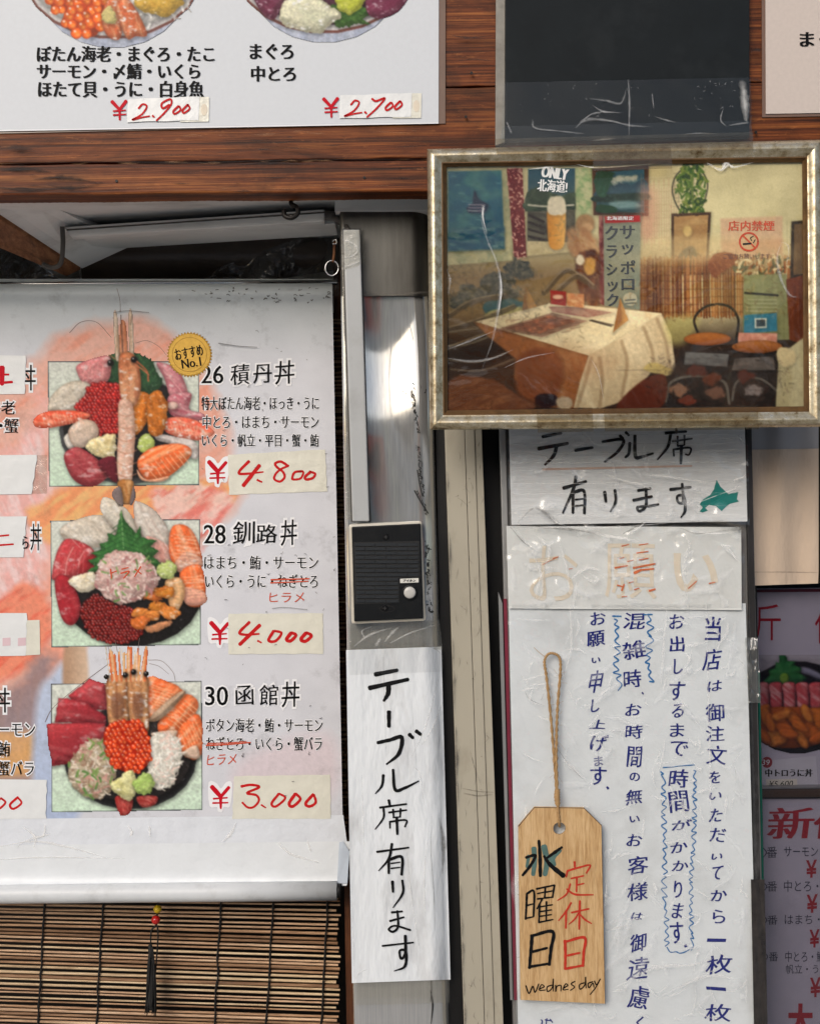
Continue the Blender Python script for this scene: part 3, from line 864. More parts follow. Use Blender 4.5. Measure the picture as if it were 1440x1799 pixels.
fx = thing('lamp_housing', 'long white lamp batten fixed under the soffit', 'light fitting', P(340, 400, -0.04))
a0, b0 = np.array(P(112, 398, -0.062)), np.array(P(570, 367, -0.012))
a1, b1 = np.array(P(124, 416, -0.062)), np.array(P(570, 388, -0.012))
def strip8(name, A, B, A2, B2, back, mat, bev):
    bk = np.array([0.0, back, 0])
    v = [A, B, B2, A2, A + bk, B + bk, B2 + bk, A2 + bk]
    o = mesh(name, v, [(3, 2, 1, 0), (4, 5, 6, 7), (0, 1, 5, 4), (2, 3, 7, 6), (1, 2, 6, 5), (3, 0, 4, 7)], mat, fx)
    return bevel_mesh(o, bev)
strip8('housing', a0, b0, a1, b1, 0.018, M['fixture'], 0.003)
bk = np.array([0.012, 0.0182, 0])
strip8('base_tray', a0 + bk, b0 + bk, a1 + bk + np.array([0, 0, 0.001]), b1 + bk + np.array([0, 0, 0.001]), 0.055, M['fixture'], 0.001)
tube('end_cap', [(566, 378, -0.02), (588, 380, -0.02), (598, 388, -0.016)], 0.006, M['cable'], fx)
tube('lead', [(586, 382, -0.014), (603, 391, -0.006), (612, 405, 0.008)], 0.0034, M['cable'], fx)
tube('groove', [(118, 404, -0.0605), (570, 373, -0.0105)], 0.0010, M['cable'], fx)

tag(tube('hanging_cable', [(110, 398, -0.058), (111, 430, -0.066), (107, 462, -0.08), (92, 470, -0.085), (74, 464, -0.08)], 0.0032, M['cable']),
    'grey cable looping down beside the joist', 'cable')
hk = tube('metal_hook', [(512, 344, 0.03), (512, 358, 0.032), (521, 364, 0.034), (523, 375, 0.036), (512, 383, 0.038), (500, 379, 0.036), (499, 369, 0.034)], 0.0028, M['iron'])
tag(hk, 'black iron hook screwed into the underside of the beam', 'hook')

# dark tarpaulin rolled up behind the lamp, clear plastic hanging below it
def tarp_d(x, y): return -0.205 + 0.03 * np.sin((y - 400) / 90 * math.pi) + 0.003 * np.sin(x / 37.0)
tr = sheet('rolled_tarpaulin', [(140, 425), (600, 375), (600, 474), (145, 500)], tarp_d, M['tarp'], None, 50, 14,
           edge=lambda x, y: (x, y + np.where(y > 450, 14 * np.sin((x - 150) / 440 * math.pi), 0)))
tag(tr, 'dark brown tarpaulin bunched behind the lamp batten', 'tarpaulin')
def pl_d(x, y): return -0.185 + 0.02 * fbm(x / 40, y / 60, 4) + 0.012 * np.sin(x / 19.0 + y / 33)
tag(sheet('plastic_curtain', [(385, 470), (592, 392), (596, 520), (330, 520)], pl_d, M['plastic'], None, 60, 30), 'clear crumpled plastic sheet hanging right of the tarpaulin', 'plastic sheet')
tag(sheet('plastic_curtain', [(-420, 380), (118, 380), (150, 530), (-420, 530)], lambda x, y: pl_d(x, y) - 0.06, M['plastic'], None, 60, 30), 'cloudy plastic sheet hanging left of the joist', 'plastic sheet')
# ------------------------------------------------------------------ bamboo blind
BD = -0.17
bl = thing('bamboo_blind', 'bamboo reed blind hanging behind the dish banner', 'blind', P(280, 2100, BD))
g = np.random.default_rng(5)
SEG = 6
def reed(y, k):
    n = 9
    xs = np.linspace(-560, (596 if y > 1560 else 607) + g.normal() * 2.5, n)
    slope = 0.045 if y > 1660 else 0.008 + 0.037 * max(0, (y - 1540)) / 120
    sag = y + (xs - 300) * slope * 0.75 + np.cumsum(g.normal(size=n)) * 0.3
    r = (1.75 + abs(g.normal()) * 0.75) * PXM * (1 + g.normal(size=n) * 0.07)
    v = []
    for i in range(n):
        c = np.array(P(xs[i], sag[i], BD + g.normal() * 0.0006))
        for s in range(SEG):
            a = 2 * math.pi * s / SEG
            v.append(c + r[i] * np.array([0, math.cos(a), math.sin(a)]))
    f = [[i * SEG + s, i * SEG + (s + 1) % SEG, (i + 1) * SEG + (s + 1) % SEG, (i + 1) * SEG + s] for i in range(n - 1) for s in range(SEG)]
    f += [list(range(SEG)), [(n - 1) * SEG + s for s in range(SEG)][::-1]]
    mesh('reed', v, f, M['reed'][int(g.choice(4, p=[.4, .25, .2, .15]))], bl, True)
y, k = 560, 0
while y < 2090:
    reed(y, k); y += 7.4 + g.normal() * 0.5; k += 1
for x in (-330, -120, 75, 178, 385, 476, 572):
    pts = [(x + 4 + g.normal() * 0.8 - (yy - 1580) * 0.055 * (yy > 1580), yy, BD + 0.003 + 0.0008 * math.sin(yy)) for yy in range(560, 2090, 24)]
    tube('cord', pts, 0.0013, M['cord'], bl, 5, 3, twist=0.5)
tag(wbox('window_frame', P(594, 900, -0.2)[0], P(640, 900, -0.2)[0], 0.185, 0.22, 0.2, zs - 0.002, M['brownwood'], None, 0.002), 'dark brown timber upright in the gap beside the blind', 'timber')

# bead and tassel pull
ts = thing('blind_pull', 'black tassel with one yellow and one red bead', 'tassel', P(267, 1782, -0.14))
def ball(name, px, py, r, d, mat, parent, nu=20, nv=12, facet=0.0):
    c = np.array(P(px, py, d)); v = []
    for j in range(nv + 1):
        t = math.pi * j / nv
        for i in range(nu):
            a = 2 * math.pi * i / nu
            rr = r * (1 + facet * math.cos(5 * a) * math.sin(3 * t))
            v.append(c + rr * np.array([math.sin(t) * math.cos(a), math.sin(t) * math.sin(a), math.cos(t)]))
    f = [[j * nu + i, (j + 1) * nu + i, (j + 1) * nu + (i + 1) % nu, j * nu + (i + 1) % nu] for j in range(nv) for i in range(nu)]
    return mesh(name, v, f, mat, parent, True)
ball('bead', 277, 1597, 0.0055, -0.142, M['yellow'], ts, facet=0.03)
ball('bead', 274, 1616, 0.0060, -0.142, M['redbead'], ts)
tube('cord', [(279, 1575, -0.142), (277, 1600, -0.142), (274, 1625, -0.142), (266, 1636, -0.142), (265, 1668, -0.142)], 0.0011, M['cord'], ts)
tube('cord', [(275, 1622, -0.142), (278, 1640, -0.142), (275, 1690, -0.144), (268, 1770, -0.146)], 0.0011, M['cord'], ts)
for q in range(26):
    a = g.uniform(-1, 1)
    x1 = 266 + a * 9.5 + g.normal() * 1.2
    tube('strand', [(265.5 + a * 2, 1664, -0.142 + g.normal() * 0.001), (266 + a * 6, 1700, -0.141 + g.normal() * 0.002), (266 + a * 8, 1740, -0.141 + g.normal() * 0.003), (x1, 1778 + g.normal() * 5, -0.141 + g.normal() * 0.003)], (0.0011, 0.0013, 0.0012, 0.0007), M['cord'], ts, 5, 3)
tube('tassel_body', [(265.5, 1668, -0.1435), (266, 1705, -0.1435), (266, 1745, -0.1435), (266, 1772, -0.1435)], (0.0030, 0.0056, 0.0066, 0.0060), M['cord'], ts, 12)
tube('knot', [(264, 1660, -0.142), (265.5, 1672, -0.142), (266, 1682, -0.142)], (0.0028, 0.0040, 0.0036), M['cord'], ts)

# ------------------------------------------------------------------ dish banner
BZ = -0.115
def ban(x, y):
    x = np.asarray(x, float); y = np.asarray(y, float)
    roll = 0.008 * np.exp(-((y - 515) / 13.0) ** 2) - 0.012 * np.clip((506 - y) / 12, 0, 1) ** 2
    bot = 0.012 * np.exp(-((y - 1568) / 15.0) ** 2)
    return BZ + roll + bot + 0.0022 * np.sin(y / 210.0 + x / 330.0) + 0.0012 * np.sin(x / 150.0 - y / 400)
def lay(k): return lambda x, y: ban(x, y) + k * 0.4

bn = thing('menu_banner', 'white roll-down banner with three seafood bowl pictures and prices', 'banner', P(260, 1584, BZ))
R3, R4, R5 = (0, 480, 620 / 1440), (0, 860, 620 / 1440), (0, 1120, 620 / 1440)

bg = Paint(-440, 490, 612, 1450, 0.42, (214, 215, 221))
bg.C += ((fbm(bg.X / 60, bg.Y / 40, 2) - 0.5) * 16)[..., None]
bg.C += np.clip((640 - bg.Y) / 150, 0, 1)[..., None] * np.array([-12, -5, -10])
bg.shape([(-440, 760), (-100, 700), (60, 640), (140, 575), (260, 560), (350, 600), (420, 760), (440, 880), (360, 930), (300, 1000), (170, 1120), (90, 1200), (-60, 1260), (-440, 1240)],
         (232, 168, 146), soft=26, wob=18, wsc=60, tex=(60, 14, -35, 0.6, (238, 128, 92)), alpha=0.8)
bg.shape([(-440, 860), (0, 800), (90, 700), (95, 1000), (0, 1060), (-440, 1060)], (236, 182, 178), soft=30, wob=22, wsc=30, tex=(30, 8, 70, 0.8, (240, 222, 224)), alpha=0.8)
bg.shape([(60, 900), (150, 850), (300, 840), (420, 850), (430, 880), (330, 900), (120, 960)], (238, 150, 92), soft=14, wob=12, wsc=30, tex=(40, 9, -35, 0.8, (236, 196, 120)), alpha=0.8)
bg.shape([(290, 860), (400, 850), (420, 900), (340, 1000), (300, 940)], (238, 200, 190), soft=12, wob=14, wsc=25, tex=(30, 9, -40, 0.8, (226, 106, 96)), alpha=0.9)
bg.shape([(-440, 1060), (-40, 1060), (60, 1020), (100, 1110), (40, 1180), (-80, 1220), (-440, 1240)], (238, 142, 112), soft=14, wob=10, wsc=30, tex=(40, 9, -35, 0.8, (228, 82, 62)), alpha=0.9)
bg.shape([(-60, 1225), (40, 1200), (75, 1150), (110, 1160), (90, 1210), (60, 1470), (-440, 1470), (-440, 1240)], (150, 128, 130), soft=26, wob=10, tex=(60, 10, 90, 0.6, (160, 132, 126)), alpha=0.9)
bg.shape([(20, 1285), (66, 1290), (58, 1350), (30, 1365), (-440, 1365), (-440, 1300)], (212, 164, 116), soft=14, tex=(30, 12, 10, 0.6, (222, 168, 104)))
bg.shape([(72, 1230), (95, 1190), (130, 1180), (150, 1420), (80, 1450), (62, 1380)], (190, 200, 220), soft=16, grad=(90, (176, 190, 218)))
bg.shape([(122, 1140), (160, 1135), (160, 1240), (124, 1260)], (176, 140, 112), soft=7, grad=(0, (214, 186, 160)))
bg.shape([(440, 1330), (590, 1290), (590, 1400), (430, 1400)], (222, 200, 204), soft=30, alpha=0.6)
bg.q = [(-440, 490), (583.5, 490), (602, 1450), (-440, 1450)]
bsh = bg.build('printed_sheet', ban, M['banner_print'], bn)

# lower taped part, roll bar and edge
sheet('lower_tape', [(-440, 1444), (603, 1432), (612, 1500), (-440, 1512)], lay(0.0007), plain('white_tape', (222, 226, 232), 0.3, 0, 0.5, 0.05, 30, 0.15, 16, (150, 150, 156), 0.6, 24, 0.005), bn, 60, 10)
sheet('hem', [(-440, 1490), (612, 1478), (609, 1556), (-440, 1566)], lay(0.0012), plain('white_hem', (226, 230, 233), 0.4, 0, 0.4, 0.04, 20, 0.1, 14, (150, 150, 150), 0.5, 20, 0.005), bn, 60, 14,
      edge=lambda x, y: (x + np.where(x > 600, 3 * np.sin(y / 9.0), 0), y))
bar_m = plain('bar_white', (208, 211, 213), 0.4, 0, 0.4, 0.05, 40, 0.3, 30, (120, 116, 110))
tube('bottom_bar', [(-440, 1574, BZ + 0.008), (0, 1570.5, BZ + 0.008), (592, 1565, BZ + 0.008)], 0.0125, bar_m, bn, 20, 3)
tube('bar_end', [(590, 1565, BZ + 0.008), (600, 1565, BZ + 0.008)], 0.0095, M['rubber'], bn, 14, 2)
tube('top_rod', [(-440, 503, BZ - 0.006), (592, 496, BZ - 0.006)], 0.0035, M['chrome'], bn, 10, 3)
flat([(603, 1478), (614, 1496), (610, 1552), (592, 1552), (596, 1480)], plain('tape_flap', (196, 206, 218), 0.3, bs=0.6, bscale=60), lambda x, y: ban(x, y) + 0.002, bn, 'tape_flap')
brush([([(0, 1562), (300, 1560), (590, 1551)], 1.6)], M['smudge'], lay(0.0022), bn, 'seam')

SALM, TUNA = (236, 112, 62), (168, 52, 60)
def glaze(p, n, seed, box):
    # wet highlights scattered over the food
    r = np.random.default_rng(seed)
    for q in range(n):
        x, y = r.uniform(box[0], box[2]), r.uniform(box[1], box[3]); a = r.uniform(0, math.pi); l = r.uniform(4, 14)
        p.line([(x, y), (x + l * math.cos(a), y + l * math.sin(a))], r.uniform(1.2, 2.6), (250, 246, 242), r.uniform(0.2, 0.5), 2)
def panel_bg(p, q, seed):
    p.shape(q, (46, 52, 62), smooth=False)
    c = np.mean(q, 0); qi = [tuple(c + (np.array(a) - c) * np.array([0.988, 0.985])) for a in q]
    p.shape(qi, (216, 220, 214), smooth=False, grad=(90, (204, 228, 208)))

# --- bowl 26
p = Paint(52, 538, 385, 890, 0.8); p.T = R3; p.vol = 0.0
panel_bg(p, [(195, 358), (815, 358), (815, 865), (200, 873)], 1)
p.vol, p.shadow = 0.34, 0.3
p.ell(520, 640, 278, 222, (52, 52, 56), grad=(90, (96, 98, 102)))
p.ell(520, 630, 262, 208, (30, 28, 30))
p.shape([(440, 340), (500, 320), (560, 325), (612, 345), (640, 400), (668, 450), (600, 495), (520, 470), (445, 440), (430, 390)], (40, 74, 48), wob=5, wsc=5, tex=(12, 4, 60, 0.6, (70, 112, 66)), edge=(5, (22, 44, 30)))
p.shape([(320, 372), (400, 340), (452, 345), (440, 440), (350, 452), (316, 405)], (206, 124, 128), tex=(30, 8, -30, 0.5, (222, 160, 158)), edge=(4, (160, 84, 90)), hl=(0.5, 12))
p.shape([(195, 560), (212, 500), (270, 450), (330, 440), (372, 462), (340, 520), (310, 562), (230, 570)], (196, 186, 170), tex=(40, 5, -40, 0.7, (214, 206, 196)), edge=(4, (150, 132, 112)), hl=(0.5, 12))
p.shape([(640, 365), (715, 385), (752, 440), (765, 505), (700, 510), (672, 430)], (196, 118, 130), tex=(30, 8, 50, 0.6, (222, 168, 172)), edge=(4, (150, 76, 90)), hl=(0.6, 10))
p.shape([(690, 500), (780, 490), (772, 555), (832, 572), (820, 602), (700, 580)], (182, 98, 112), tex=(30, 6, 20, 0.7, (226, 180, 184)), edge=(4, (140, 66, 80)), hl=(0.6, 10))
p.ell(705, 540, 22, 16, (226, 196, 186), edge=(4, (170, 120, 110)))
p.balls([(340, 505), (378, 455), (470, 448), (505, 520), (495, 645), (430, 660), (372, 642), (312, 560)], 8.5, (186, 36, 34), (112, 14, 18), (236, 84, 60), 4)
p.shape([(135, 602), (180, 566), (300, 560), (372, 580), (300, 612), (165, 634)], (226, 92, 66), tex=(14, 5, 10, 0.8, (244, 160, 130)), edge=(4, (176, 56, 40)), hl=(0.9, 8))
p.shape([(660, 608), (715, 586), (800, 600), (878, 648), (810, 682), (690, 656)], (230, 104, 80), tex=(14, 5, 20, 0.8, (246, 186, 160)), edge=(4, (186, 66, 50)), hl=(0.9, 8))
p.shape([(640, 655), (720, 668), (800, 690), (800, 760), (700, 700), (640, 680)], (214, 206, 204), tex=(30, 6, 15, 0.7, (180, 168, 166)), hl=(0.7, 10))
p.shape([(262, 672), (290, 650), (312, 700), (280, 716)], (228, 222, 216), edge=(3, (170, 160, 150)))
p.shape([(280, 642), (330, 598), (388, 608), (402, 660), (345, 710), (300, 702)], (206, 182, 164), grad=(90, (222, 204, 190)), edge=(5, (156, 120, 98)), hl=(0.6, 12))
p.shape([(358, 690), (420, 660), (472, 660), (465, 756), (400, 746), (358, 722)], (236, 224, 178), wob=4, wsc=8, tex=(12, 6, 40, 0.6, (206, 180, 120)), hl=(0.6, 10))
p.shape([(265, 735), (320, 710), (400, 760), (442, 822), (380, 872), (310, 850), (272, 790)], (142, 44, 54), grad=(-60, (176, 72, 78)), tex=(40, 7, 40, 0.4, (196, 110, 110)), edge=(4, (96, 24, 34)), hl=(0.4, 16))
p.shape([(400, 770), (470, 750), (480, 850), (440, 830)], (98, 28, 40))
p.shape([(524, 560), (530, 520), (560, 490), (612, 502), (602, 600), (556, 662), (524, 620)], (226, 132, 52), wob=4, wsc=9, tex=(14, 5, 70, 0.7, (178, 88, 26)), edge=(4, (150, 78, 22)), hl=(0.6, 8))
p.shape([(600, 512), (650, 480), (686, 540), (662, 656), (612, 652)], (204, 118, 46), wob=4, wsc=9, tex=(14, 5, 70, 0.7, (150, 78, 26)), edge=(4, (132, 68, 20)), hl=(0.5, 8))
p.shape([(566, 682), (600, 656), (636, 690), (602, 736), (566, 720)], (184, 202, 112), wob=3, wsc=6, edge=(4, (120, 140, 60)), hl=(0.5, 8))
p.shape([(560, 772), (620, 712), (738, 696), (782, 738), (690, 828), (600, 842)], SALM, tex=(60, 5, -28, 0.7, (250, 186, 140)), edge=(4, (196, 72, 34)), hl=(0.5, 12))
p.shape([(560, 800), (600, 842), (690, 828), (660, 850), (580, 845)], (226, 170, 140))
def cuts(p, a, b, n, v, col, w=3, al=0.6):
    # n parallel cut or fat lines from edge a towards edge b, each along v
    for i in range(n):
        t = (i + 0.5) / n; x, y = a[0] + (b[0] - a[0]) * t, a[1] + (b[1] - a[1]) * t
        p.line([(x, y), (x + v[0] * 0.5 + 4 * math.sin(i * 2.1), y + v[1] * 0.5 + 4 * math.cos(i * 1.7)), (x + v[0], y + v[1])], w, col, al, 4)
cuts(p, (300, 750), (390, 850), 5, (70, -10), (196, 112, 112)); cuts(p, (590, 790), (740, 720), 8, (40, 50), (252, 206, 168), 3.5, 0.7); cuts(p, (335, 380), (430, 360), 5, (-6, 68), (232, 178, 174)); cuts(p, (215, 510), (330, 455), 7, (30, 55), (222, 214, 204), 3, 0.5)
cuts(p, (660, 385), (740, 480), 6, (18, 24), (232, 190, 190)); cuts(p, (165, 575), (340, 575), 12, (12, 40), (250, 196, 170), 3, 0.6); cuts(p, (690, 605), (850, 640), 12, (10, 36), (252, 214, 190), 3, 0.6)
for s in ((462, 170, 480, 168, 490, 335, 472, 345), (524, 165, 542, 162, 548, 335, 530, 345)):
    p.shape([s[0:2], s[2:4], s[4:6], s[6:8]], (224, 208, 192), tex=(40, 3, 88, 0.7, (190, 150, 120)), edge=(3, (150, 120, 100)))
p.shape([(490, 205), (515, 205), (522, 340), (492, 340)], (196, 120, 84), tex=(40, 3, 88, 0.6, (226, 180, 150)))
p.line([(492, 150), (496, 210), (502, 330)], 5, (96, 70, 60)); p.line([(540, 168), (534, 210)], 3, (120, 96, 84)); p.line([(462, 180), (466, 215)], 3, (120, 96, 84))
p.shape([(490, 335), (542, 328), (570, 392), (574, 480), (552, 540), (502, 530), (486, 440)], (202, 128, 86), grad=(90, (226, 176, 140)), tex=(20, 5, 80, 0.6, (168, 84, 52)), edge=(5, (140, 78, 50)), hl=(0.7, 10))
p.shape([(486, 525), (538, 530), (552, 640), (546, 760), (534, 860), (492, 860), (478, 780), (484, 640)], (226, 192, 174), tex=(10, 14, 0, 0.6, (206, 150, 128)), edge=(6, (176, 130, 108)), hl=(0.7, 10))
for yy in (570, 620, 672, 722, 772, 818): p.line([(474, yy), (515, yy + 14), (558, yy)], 4, (190, 132, 108), 0.7)
p.shape([(482, 850), (545, 850), (536, 935), (515, 945), (492, 935)], (178, 118, 64), tex=(14, 4, 85, 0.6, (226, 186, 140)), edge=(4, (110, 66, 34)))
p.shape([(455, 900), (490, 870), (505, 945), (490, 960)], (126, 112, 112)); p.shape([(530, 945), (545, 870), (556, 905), (545, 940)], (112, 100, 102))
for ex, ey in ((548, 352), (452, 366)): p.ell(ex, ey, 14, 13, (16, 14, 14)); p.ell(ex - 4, ey - 4, 3, 3, (220, 220, 220))
p.line([(560, 360), (600, 400), (606, 440)], 6, (170, 90, 60)); p.line([(552, 372), (585, 395), (608, 415)], 5, (186, 110, 76)); p.line([(430, 320), (470, 350)], 4, (170, 110, 80))
glaze(p, 60, 1, (300, 400, 760, 820))
p.fade().blur(1).grade(1.08, (1.0, 0.99, 0.97), 1.0).build('bowl_picture', lay(0.0006), M['print'], bsh)
fine = [([(285, 243), (330, 200), (395, 200), (455, 262)], 2.2), ([(478, 62), (490, 110), (492, 160)], 1.6), ([(555, 285), (600, 275), (650, 300), (680, 335)], 1.6)]
for f_ in fine: brush([f_], plain('feeler_print', (120, 96, 88), 0.5), lay(0.0008), bsh, 'feeler_print', R3)

# --- bowl 28
p = Paint(82, 866, 368, 1146, 0.8); p.T = R4; p.vol = 0.0
panel_bg(p, [(205, 125), (818, 120), (822, 635), (210, 645)], 2)
p.vol, p.shadow = 0.34, 0.3
p.ell(540, 430, 282, 210, (26, 24, 25))
p.shape([(245, 165), (330, 115), (430, 108), (482, 205), (400, 235), (300, 232)], (214, 206, 194), tex=(50, 5, 25, 0.6, (186, 172, 156)), edge=(4, (160, 140, 120)), hl=(0.5, 12))
p.shape([(408, 70), (430, 28), (520, 80), (562, 170), (500, 190), (425, 110)], (228, 222, 210), tex=(40, 5, 50, 0.5, (200, 186, 170)), edge=(4, (176, 160, 140)), hl=(0.5, 12))
p.shape([(545, 60), (570, 48), (640, 90), (692, 180), (695, 290), (640, 260), (560, 160)], (216, 208, 200), tex=(50, 5, 60, 0.6, (190, 168, 158)), edge=(4, (170, 140, 126)), hl=(0.5, 12))
p.shape([(600, 190), (690, 230), (700, 300), (650, 300), (600, 250)], (222, 178, 168), tex=(30, 5, 60, 0.6, (200, 130, 120)))
p.shape([(215, 335), (240, 240), (285, 200), (385, 250), (365, 345), (230, 372)], (184, 60, 66), tex=(50, 6, -65, 0.5, (206, 104, 104)), edge=(4, (124, 30, 40)), hl=(0.5, 14))
p.line([(268, 350), (275, 290), (300, 235)], 4, (226, 160, 156)); p.line([(318, 345), (325, 290), (345, 250)], 4, (216, 140, 140))
p.shape([(225, 372), (282, 358), (332, 480), (300, 552), (252, 522)], (162, 38, 48), tex=(50, 6, 65, 0.4, (190, 80, 84)), edge=(4, (110, 20, 32)), hl=(0.4, 14))
p.shape([(320, 320), (400, 250), (410, 330), (340, 360)], (140, 36, 42))
p.shape([(705, 150), (780, 162), (828, 290), (770, 320), (720, 318), (690, 250)], SALM, tex=(60, 6, 70, 0.6, (250, 196, 160)), edge=(4, (200, 76, 40)), hl=(0.4, 14))
p.shape([(716, 300), (760, 255), (826, 285), (818, 325), (735, 340)], (216, 170, 150), tex=(20, 6, 0, 0.6, (186, 120, 100)), hl=(0.6, 10))
p.shape([(735, 340), (822, 312), (838, 460), (760, 468)], (240, 118, 66), tex=(60, 6, 75, 0.6, (250, 196, 160)), edge=(4, (196, 70, 36)), hl=(0.5, 14))
p.shape([(750, 400), (836, 420), (838, 465), (760, 468)], (222, 160, 140))
cuts(p, (270, 180), (420, 130), 9, (50, 60), (234, 228, 218), 3, 0.5); cuts(p, (560, 70), (670, 200), 9, (26, 50), (236, 228, 222), 3, 0.5); cuts(p, (235, 260), (360, 250), 6, (-10, 90), (214, 128, 126), 3, 0.5); cuts(p, (238, 390), (300, 530), 5, (50, -20), (196, 90, 94), 3, 0.5); cuts(p, (710, 175), (720, 300), 8, (90, 10), (252, 204, 168), 3.5, 0.7); cuts(p, (745, 350), (765, 450), 7, (74, -6), (252, 204, 168), 3.5, 0.7)
lf = [(495, 82), (508, 120), (530, 152), (555, 178), (572, 148), (578, 196), (642, 208), (614, 232), (652, 254), (622, 272), (658, 302), (620, 330), (560, 350), (440, 350), (352, 332), (388, 312), (358, 290), (396, 276), (372, 258), (415, 246), (408, 222), (444, 212), (440, 178), (472, 186), (484, 140)]
p.shape(lf, (48, 98, 48), smooth=False, wob=2, wsc=4, tex=(16, 4, 80, 0.6, (84, 140, 74)), edge=(3, (26, 60, 32)))
p.line([(495, 90), (505, 240)], 4, (110, 156, 96))
for q in range(7): p.line([(500, 130 + q * 20), (540 + q * 8, 160 + q * 20)], 2.5, (30, 70, 36)); p.line([(500, 130 + q * 20), (460 - q * 10, 160 + q * 22)], 2.5, (30, 70, 36))
p.shape([(285, 366), (378, 335), (408, 380), (352, 420), (300, 402)], (234, 226, 206), wob=3, wsc=8, tex=(14, 6, 20, 0.6, (204, 186, 150)), hl=(0.6, 8))
p.balls([(330, 485), (388, 430), (470, 468), (545, 490), (592, 560), (530, 622), (400, 612), (342, 545)], 8, (128, 26, 24), (70, 10, 12), (176, 54, 42), 8)
p.shape([(676, 372), (738, 362), (755, 432), (712, 512), (686, 450)], (230, 184, 136), tex=(20, 6, 70, 0.6, (206, 140, 90)), edge=(4, (170, 112, 70)), hl=(0.5, 10))
p.shape([(590, 560), (690, 535), (700, 550), (620, 585)], (204, 140, 100), wob=3, wsc=8)
for q, (cx, cy, ang) in enumerate([(580, 505, -40), (625, 430, 10), (650, 480, -30), (620, 520, 20), (570, 540, 40), (670, 415, -20), (690, 500, 60)]):
    p.ell(cx, cy, 42, 26, ((230, 146, 72), (222, 120, 60), (206, 130, 50))[q % 3], wob=7, wsc=11, tex=(12, 4, ang, 0.7, (176, 90, 34)), edge=(4, (150, 76, 30)), hl=(0.5, 8))
ng = [(398, 330), (440, 262), (520, 250), (592, 272), (640, 330), (642, 392), (560, 450), (490, 468), (425, 432), (390, 385)]
p.shape(ng, (206, 174, 168), wob=5, wsc=9, tex=(9, 7, 30, 0.8, (184, 138, 134)), edge=(6, (150, 112, 104)), hl=(0.8, 6))
p.speck(ng, 90, 9, [(232, 214, 208), (176, 124, 124), (222, 196, 190)], 3, 1.4)
p.speck(ng, 26, 8, [(88, 128, 70), (120, 156, 92)], 5, 1.6)
p.shape([(645, 312), (690, 290), (722, 320), (702, 362), (652, 352)], (190, 206, 130), wob=4, wsc=6, edge=(4, (124, 142, 70)), hl=(0.5, 6))
glaze(p, 60, 2, (280, 200, 790, 580))
p.fade().blur(1).grade(1.08, (1.0, 0.99, 0.97), 1.0).build('bowl_picture', lay(0.0006), M['print'], bsh)
brush([([(452, 325), (456, 362)], 6), ([(452, 342), (478, 332)], 5), ([(498, 325), (525, 318)], 5), ([(494, 342), (528, 334), (505, 362)], 6), ([(575, 315), (550, 355)], 6), ([(552, 325), (578, 345)], 5)], M['redpen'], lay(0.0012), bsh, 'handwriting', R4)

# --- bowl 30
p = Paint(76, 1122, 368, 1438, 0.8); p.T = R5; p.vol = 0.0
panel_bg(p, [(208, 188), (825, 175), (828, 705), (210, 715)], 3)
p.vol, p.shadow = 0.34, 0.3
p.ell(532, 490, 272, 212, (24, 24, 26), edge=(6, (70, 74, 76)))
p.ell(532, 480, 250, 190, (38, 34, 34))
for pts, c1, c2 in (([(280, 240), (370, 165), (430, 190), (440, 300), (330, 290)], (186, 66, 72), (140, 40, 50)), ([(240, 245), (345, 262), (436, 322), (436, 352), (225, 348)], (178, 56, 64), (128, 34, 44)),
                    ([(190, 350), (430, 350), (436, 430), (340, 502), (212, 526), (196, 440)], (182, 60, 66), (118, 30, 40))):
    p.shape(pts, c1, smooth=False, wob=3, wsc=12, grad=(60, c2), tex=(60, 8, 15, 0.35, (204, 110, 112)), edge=(4, (96, 20, 32)), hl=(0.3, 18))
for pts in ([(595, 162), (700, 185), (745, 230), (640, 322), (608, 320)], [(650, 345), (750, 232), (812, 282), (722, 392), (652, 392)], [(718, 400), (800, 310), (830, 382), (812, 490), (745, 482)]):
    p.shape(pts, SALM, wob=3, wsc=12, tex=(60, 6, -48, 0.7, (250, 190, 146)), edge=(4, (196, 76, 36)), hl=(0.4, 14))
cuts(p, (610, 180), (640, 310), 9, (90, 30), (252, 204, 164), 3.5, 0.7); cuts(p, (670, 350), (760, 250), 8, (50, 40), (252, 204, 164), 3.5, 0.7); cuts(p, (735, 400), (800, 330), 7, (30, 70), (252, 204, 164), 3.5, 0.7); cuts(p, (215, 370), (230, 510), 7, (190, -20), (150, 44, 52), 3, 0.5); cuts(p, (245, 262), (240, 340), 5, (180, 20), (150, 44, 52), 3, 0.5)
p.shape([(606, 336), (680, 262), (742, 218), (752, 236), (660, 332)], (150, 118, 92), tex=(30, 5, -45, 0.6, (206, 186, 166)))
p.shape([(745, 470), (800, 440), (815, 490), (770, 490)], (214, 186, 166))
p.shape([(620, 390), (720, 380), (700, 420), (640, 410)], (226, 200, 180))
for k, (x0, x1) in enumerate(((436, 524), (524, 606))):
    p.shape([(x0 + 4, 165), (x1 - 4, 160), (x1, 260), (x1 - 2, 390), (x0 + 16, 370), (x0, 260)], (204, 150, 104), tex=(40, 5, 88, 0.8, (150, 92, 58)), edge=(6, (112, 70, 46)), hl=(0.8, 9))
    p.shape([(x0 + 20, 240), (x1 - 20, 235), (x1 - 22, 320), (x0 + 26, 325)], (112, 72, 56), soft=6, alpha=0.7)
for q in range(24):
    x = 432 + q * 7.6 + 4 * math.sin(q * 2.3); top = 8 + 40 * ((q * 37) % 11) / 11
    p.line([(x + 8 * math.sin(q * 1.3), top + 30), (x * 0.8 + 104, 175)], 11 if q % 3 else 7, ((232, 222, 206), (226, 176, 128), (214, 112, 66))[q % 3], 0.9)
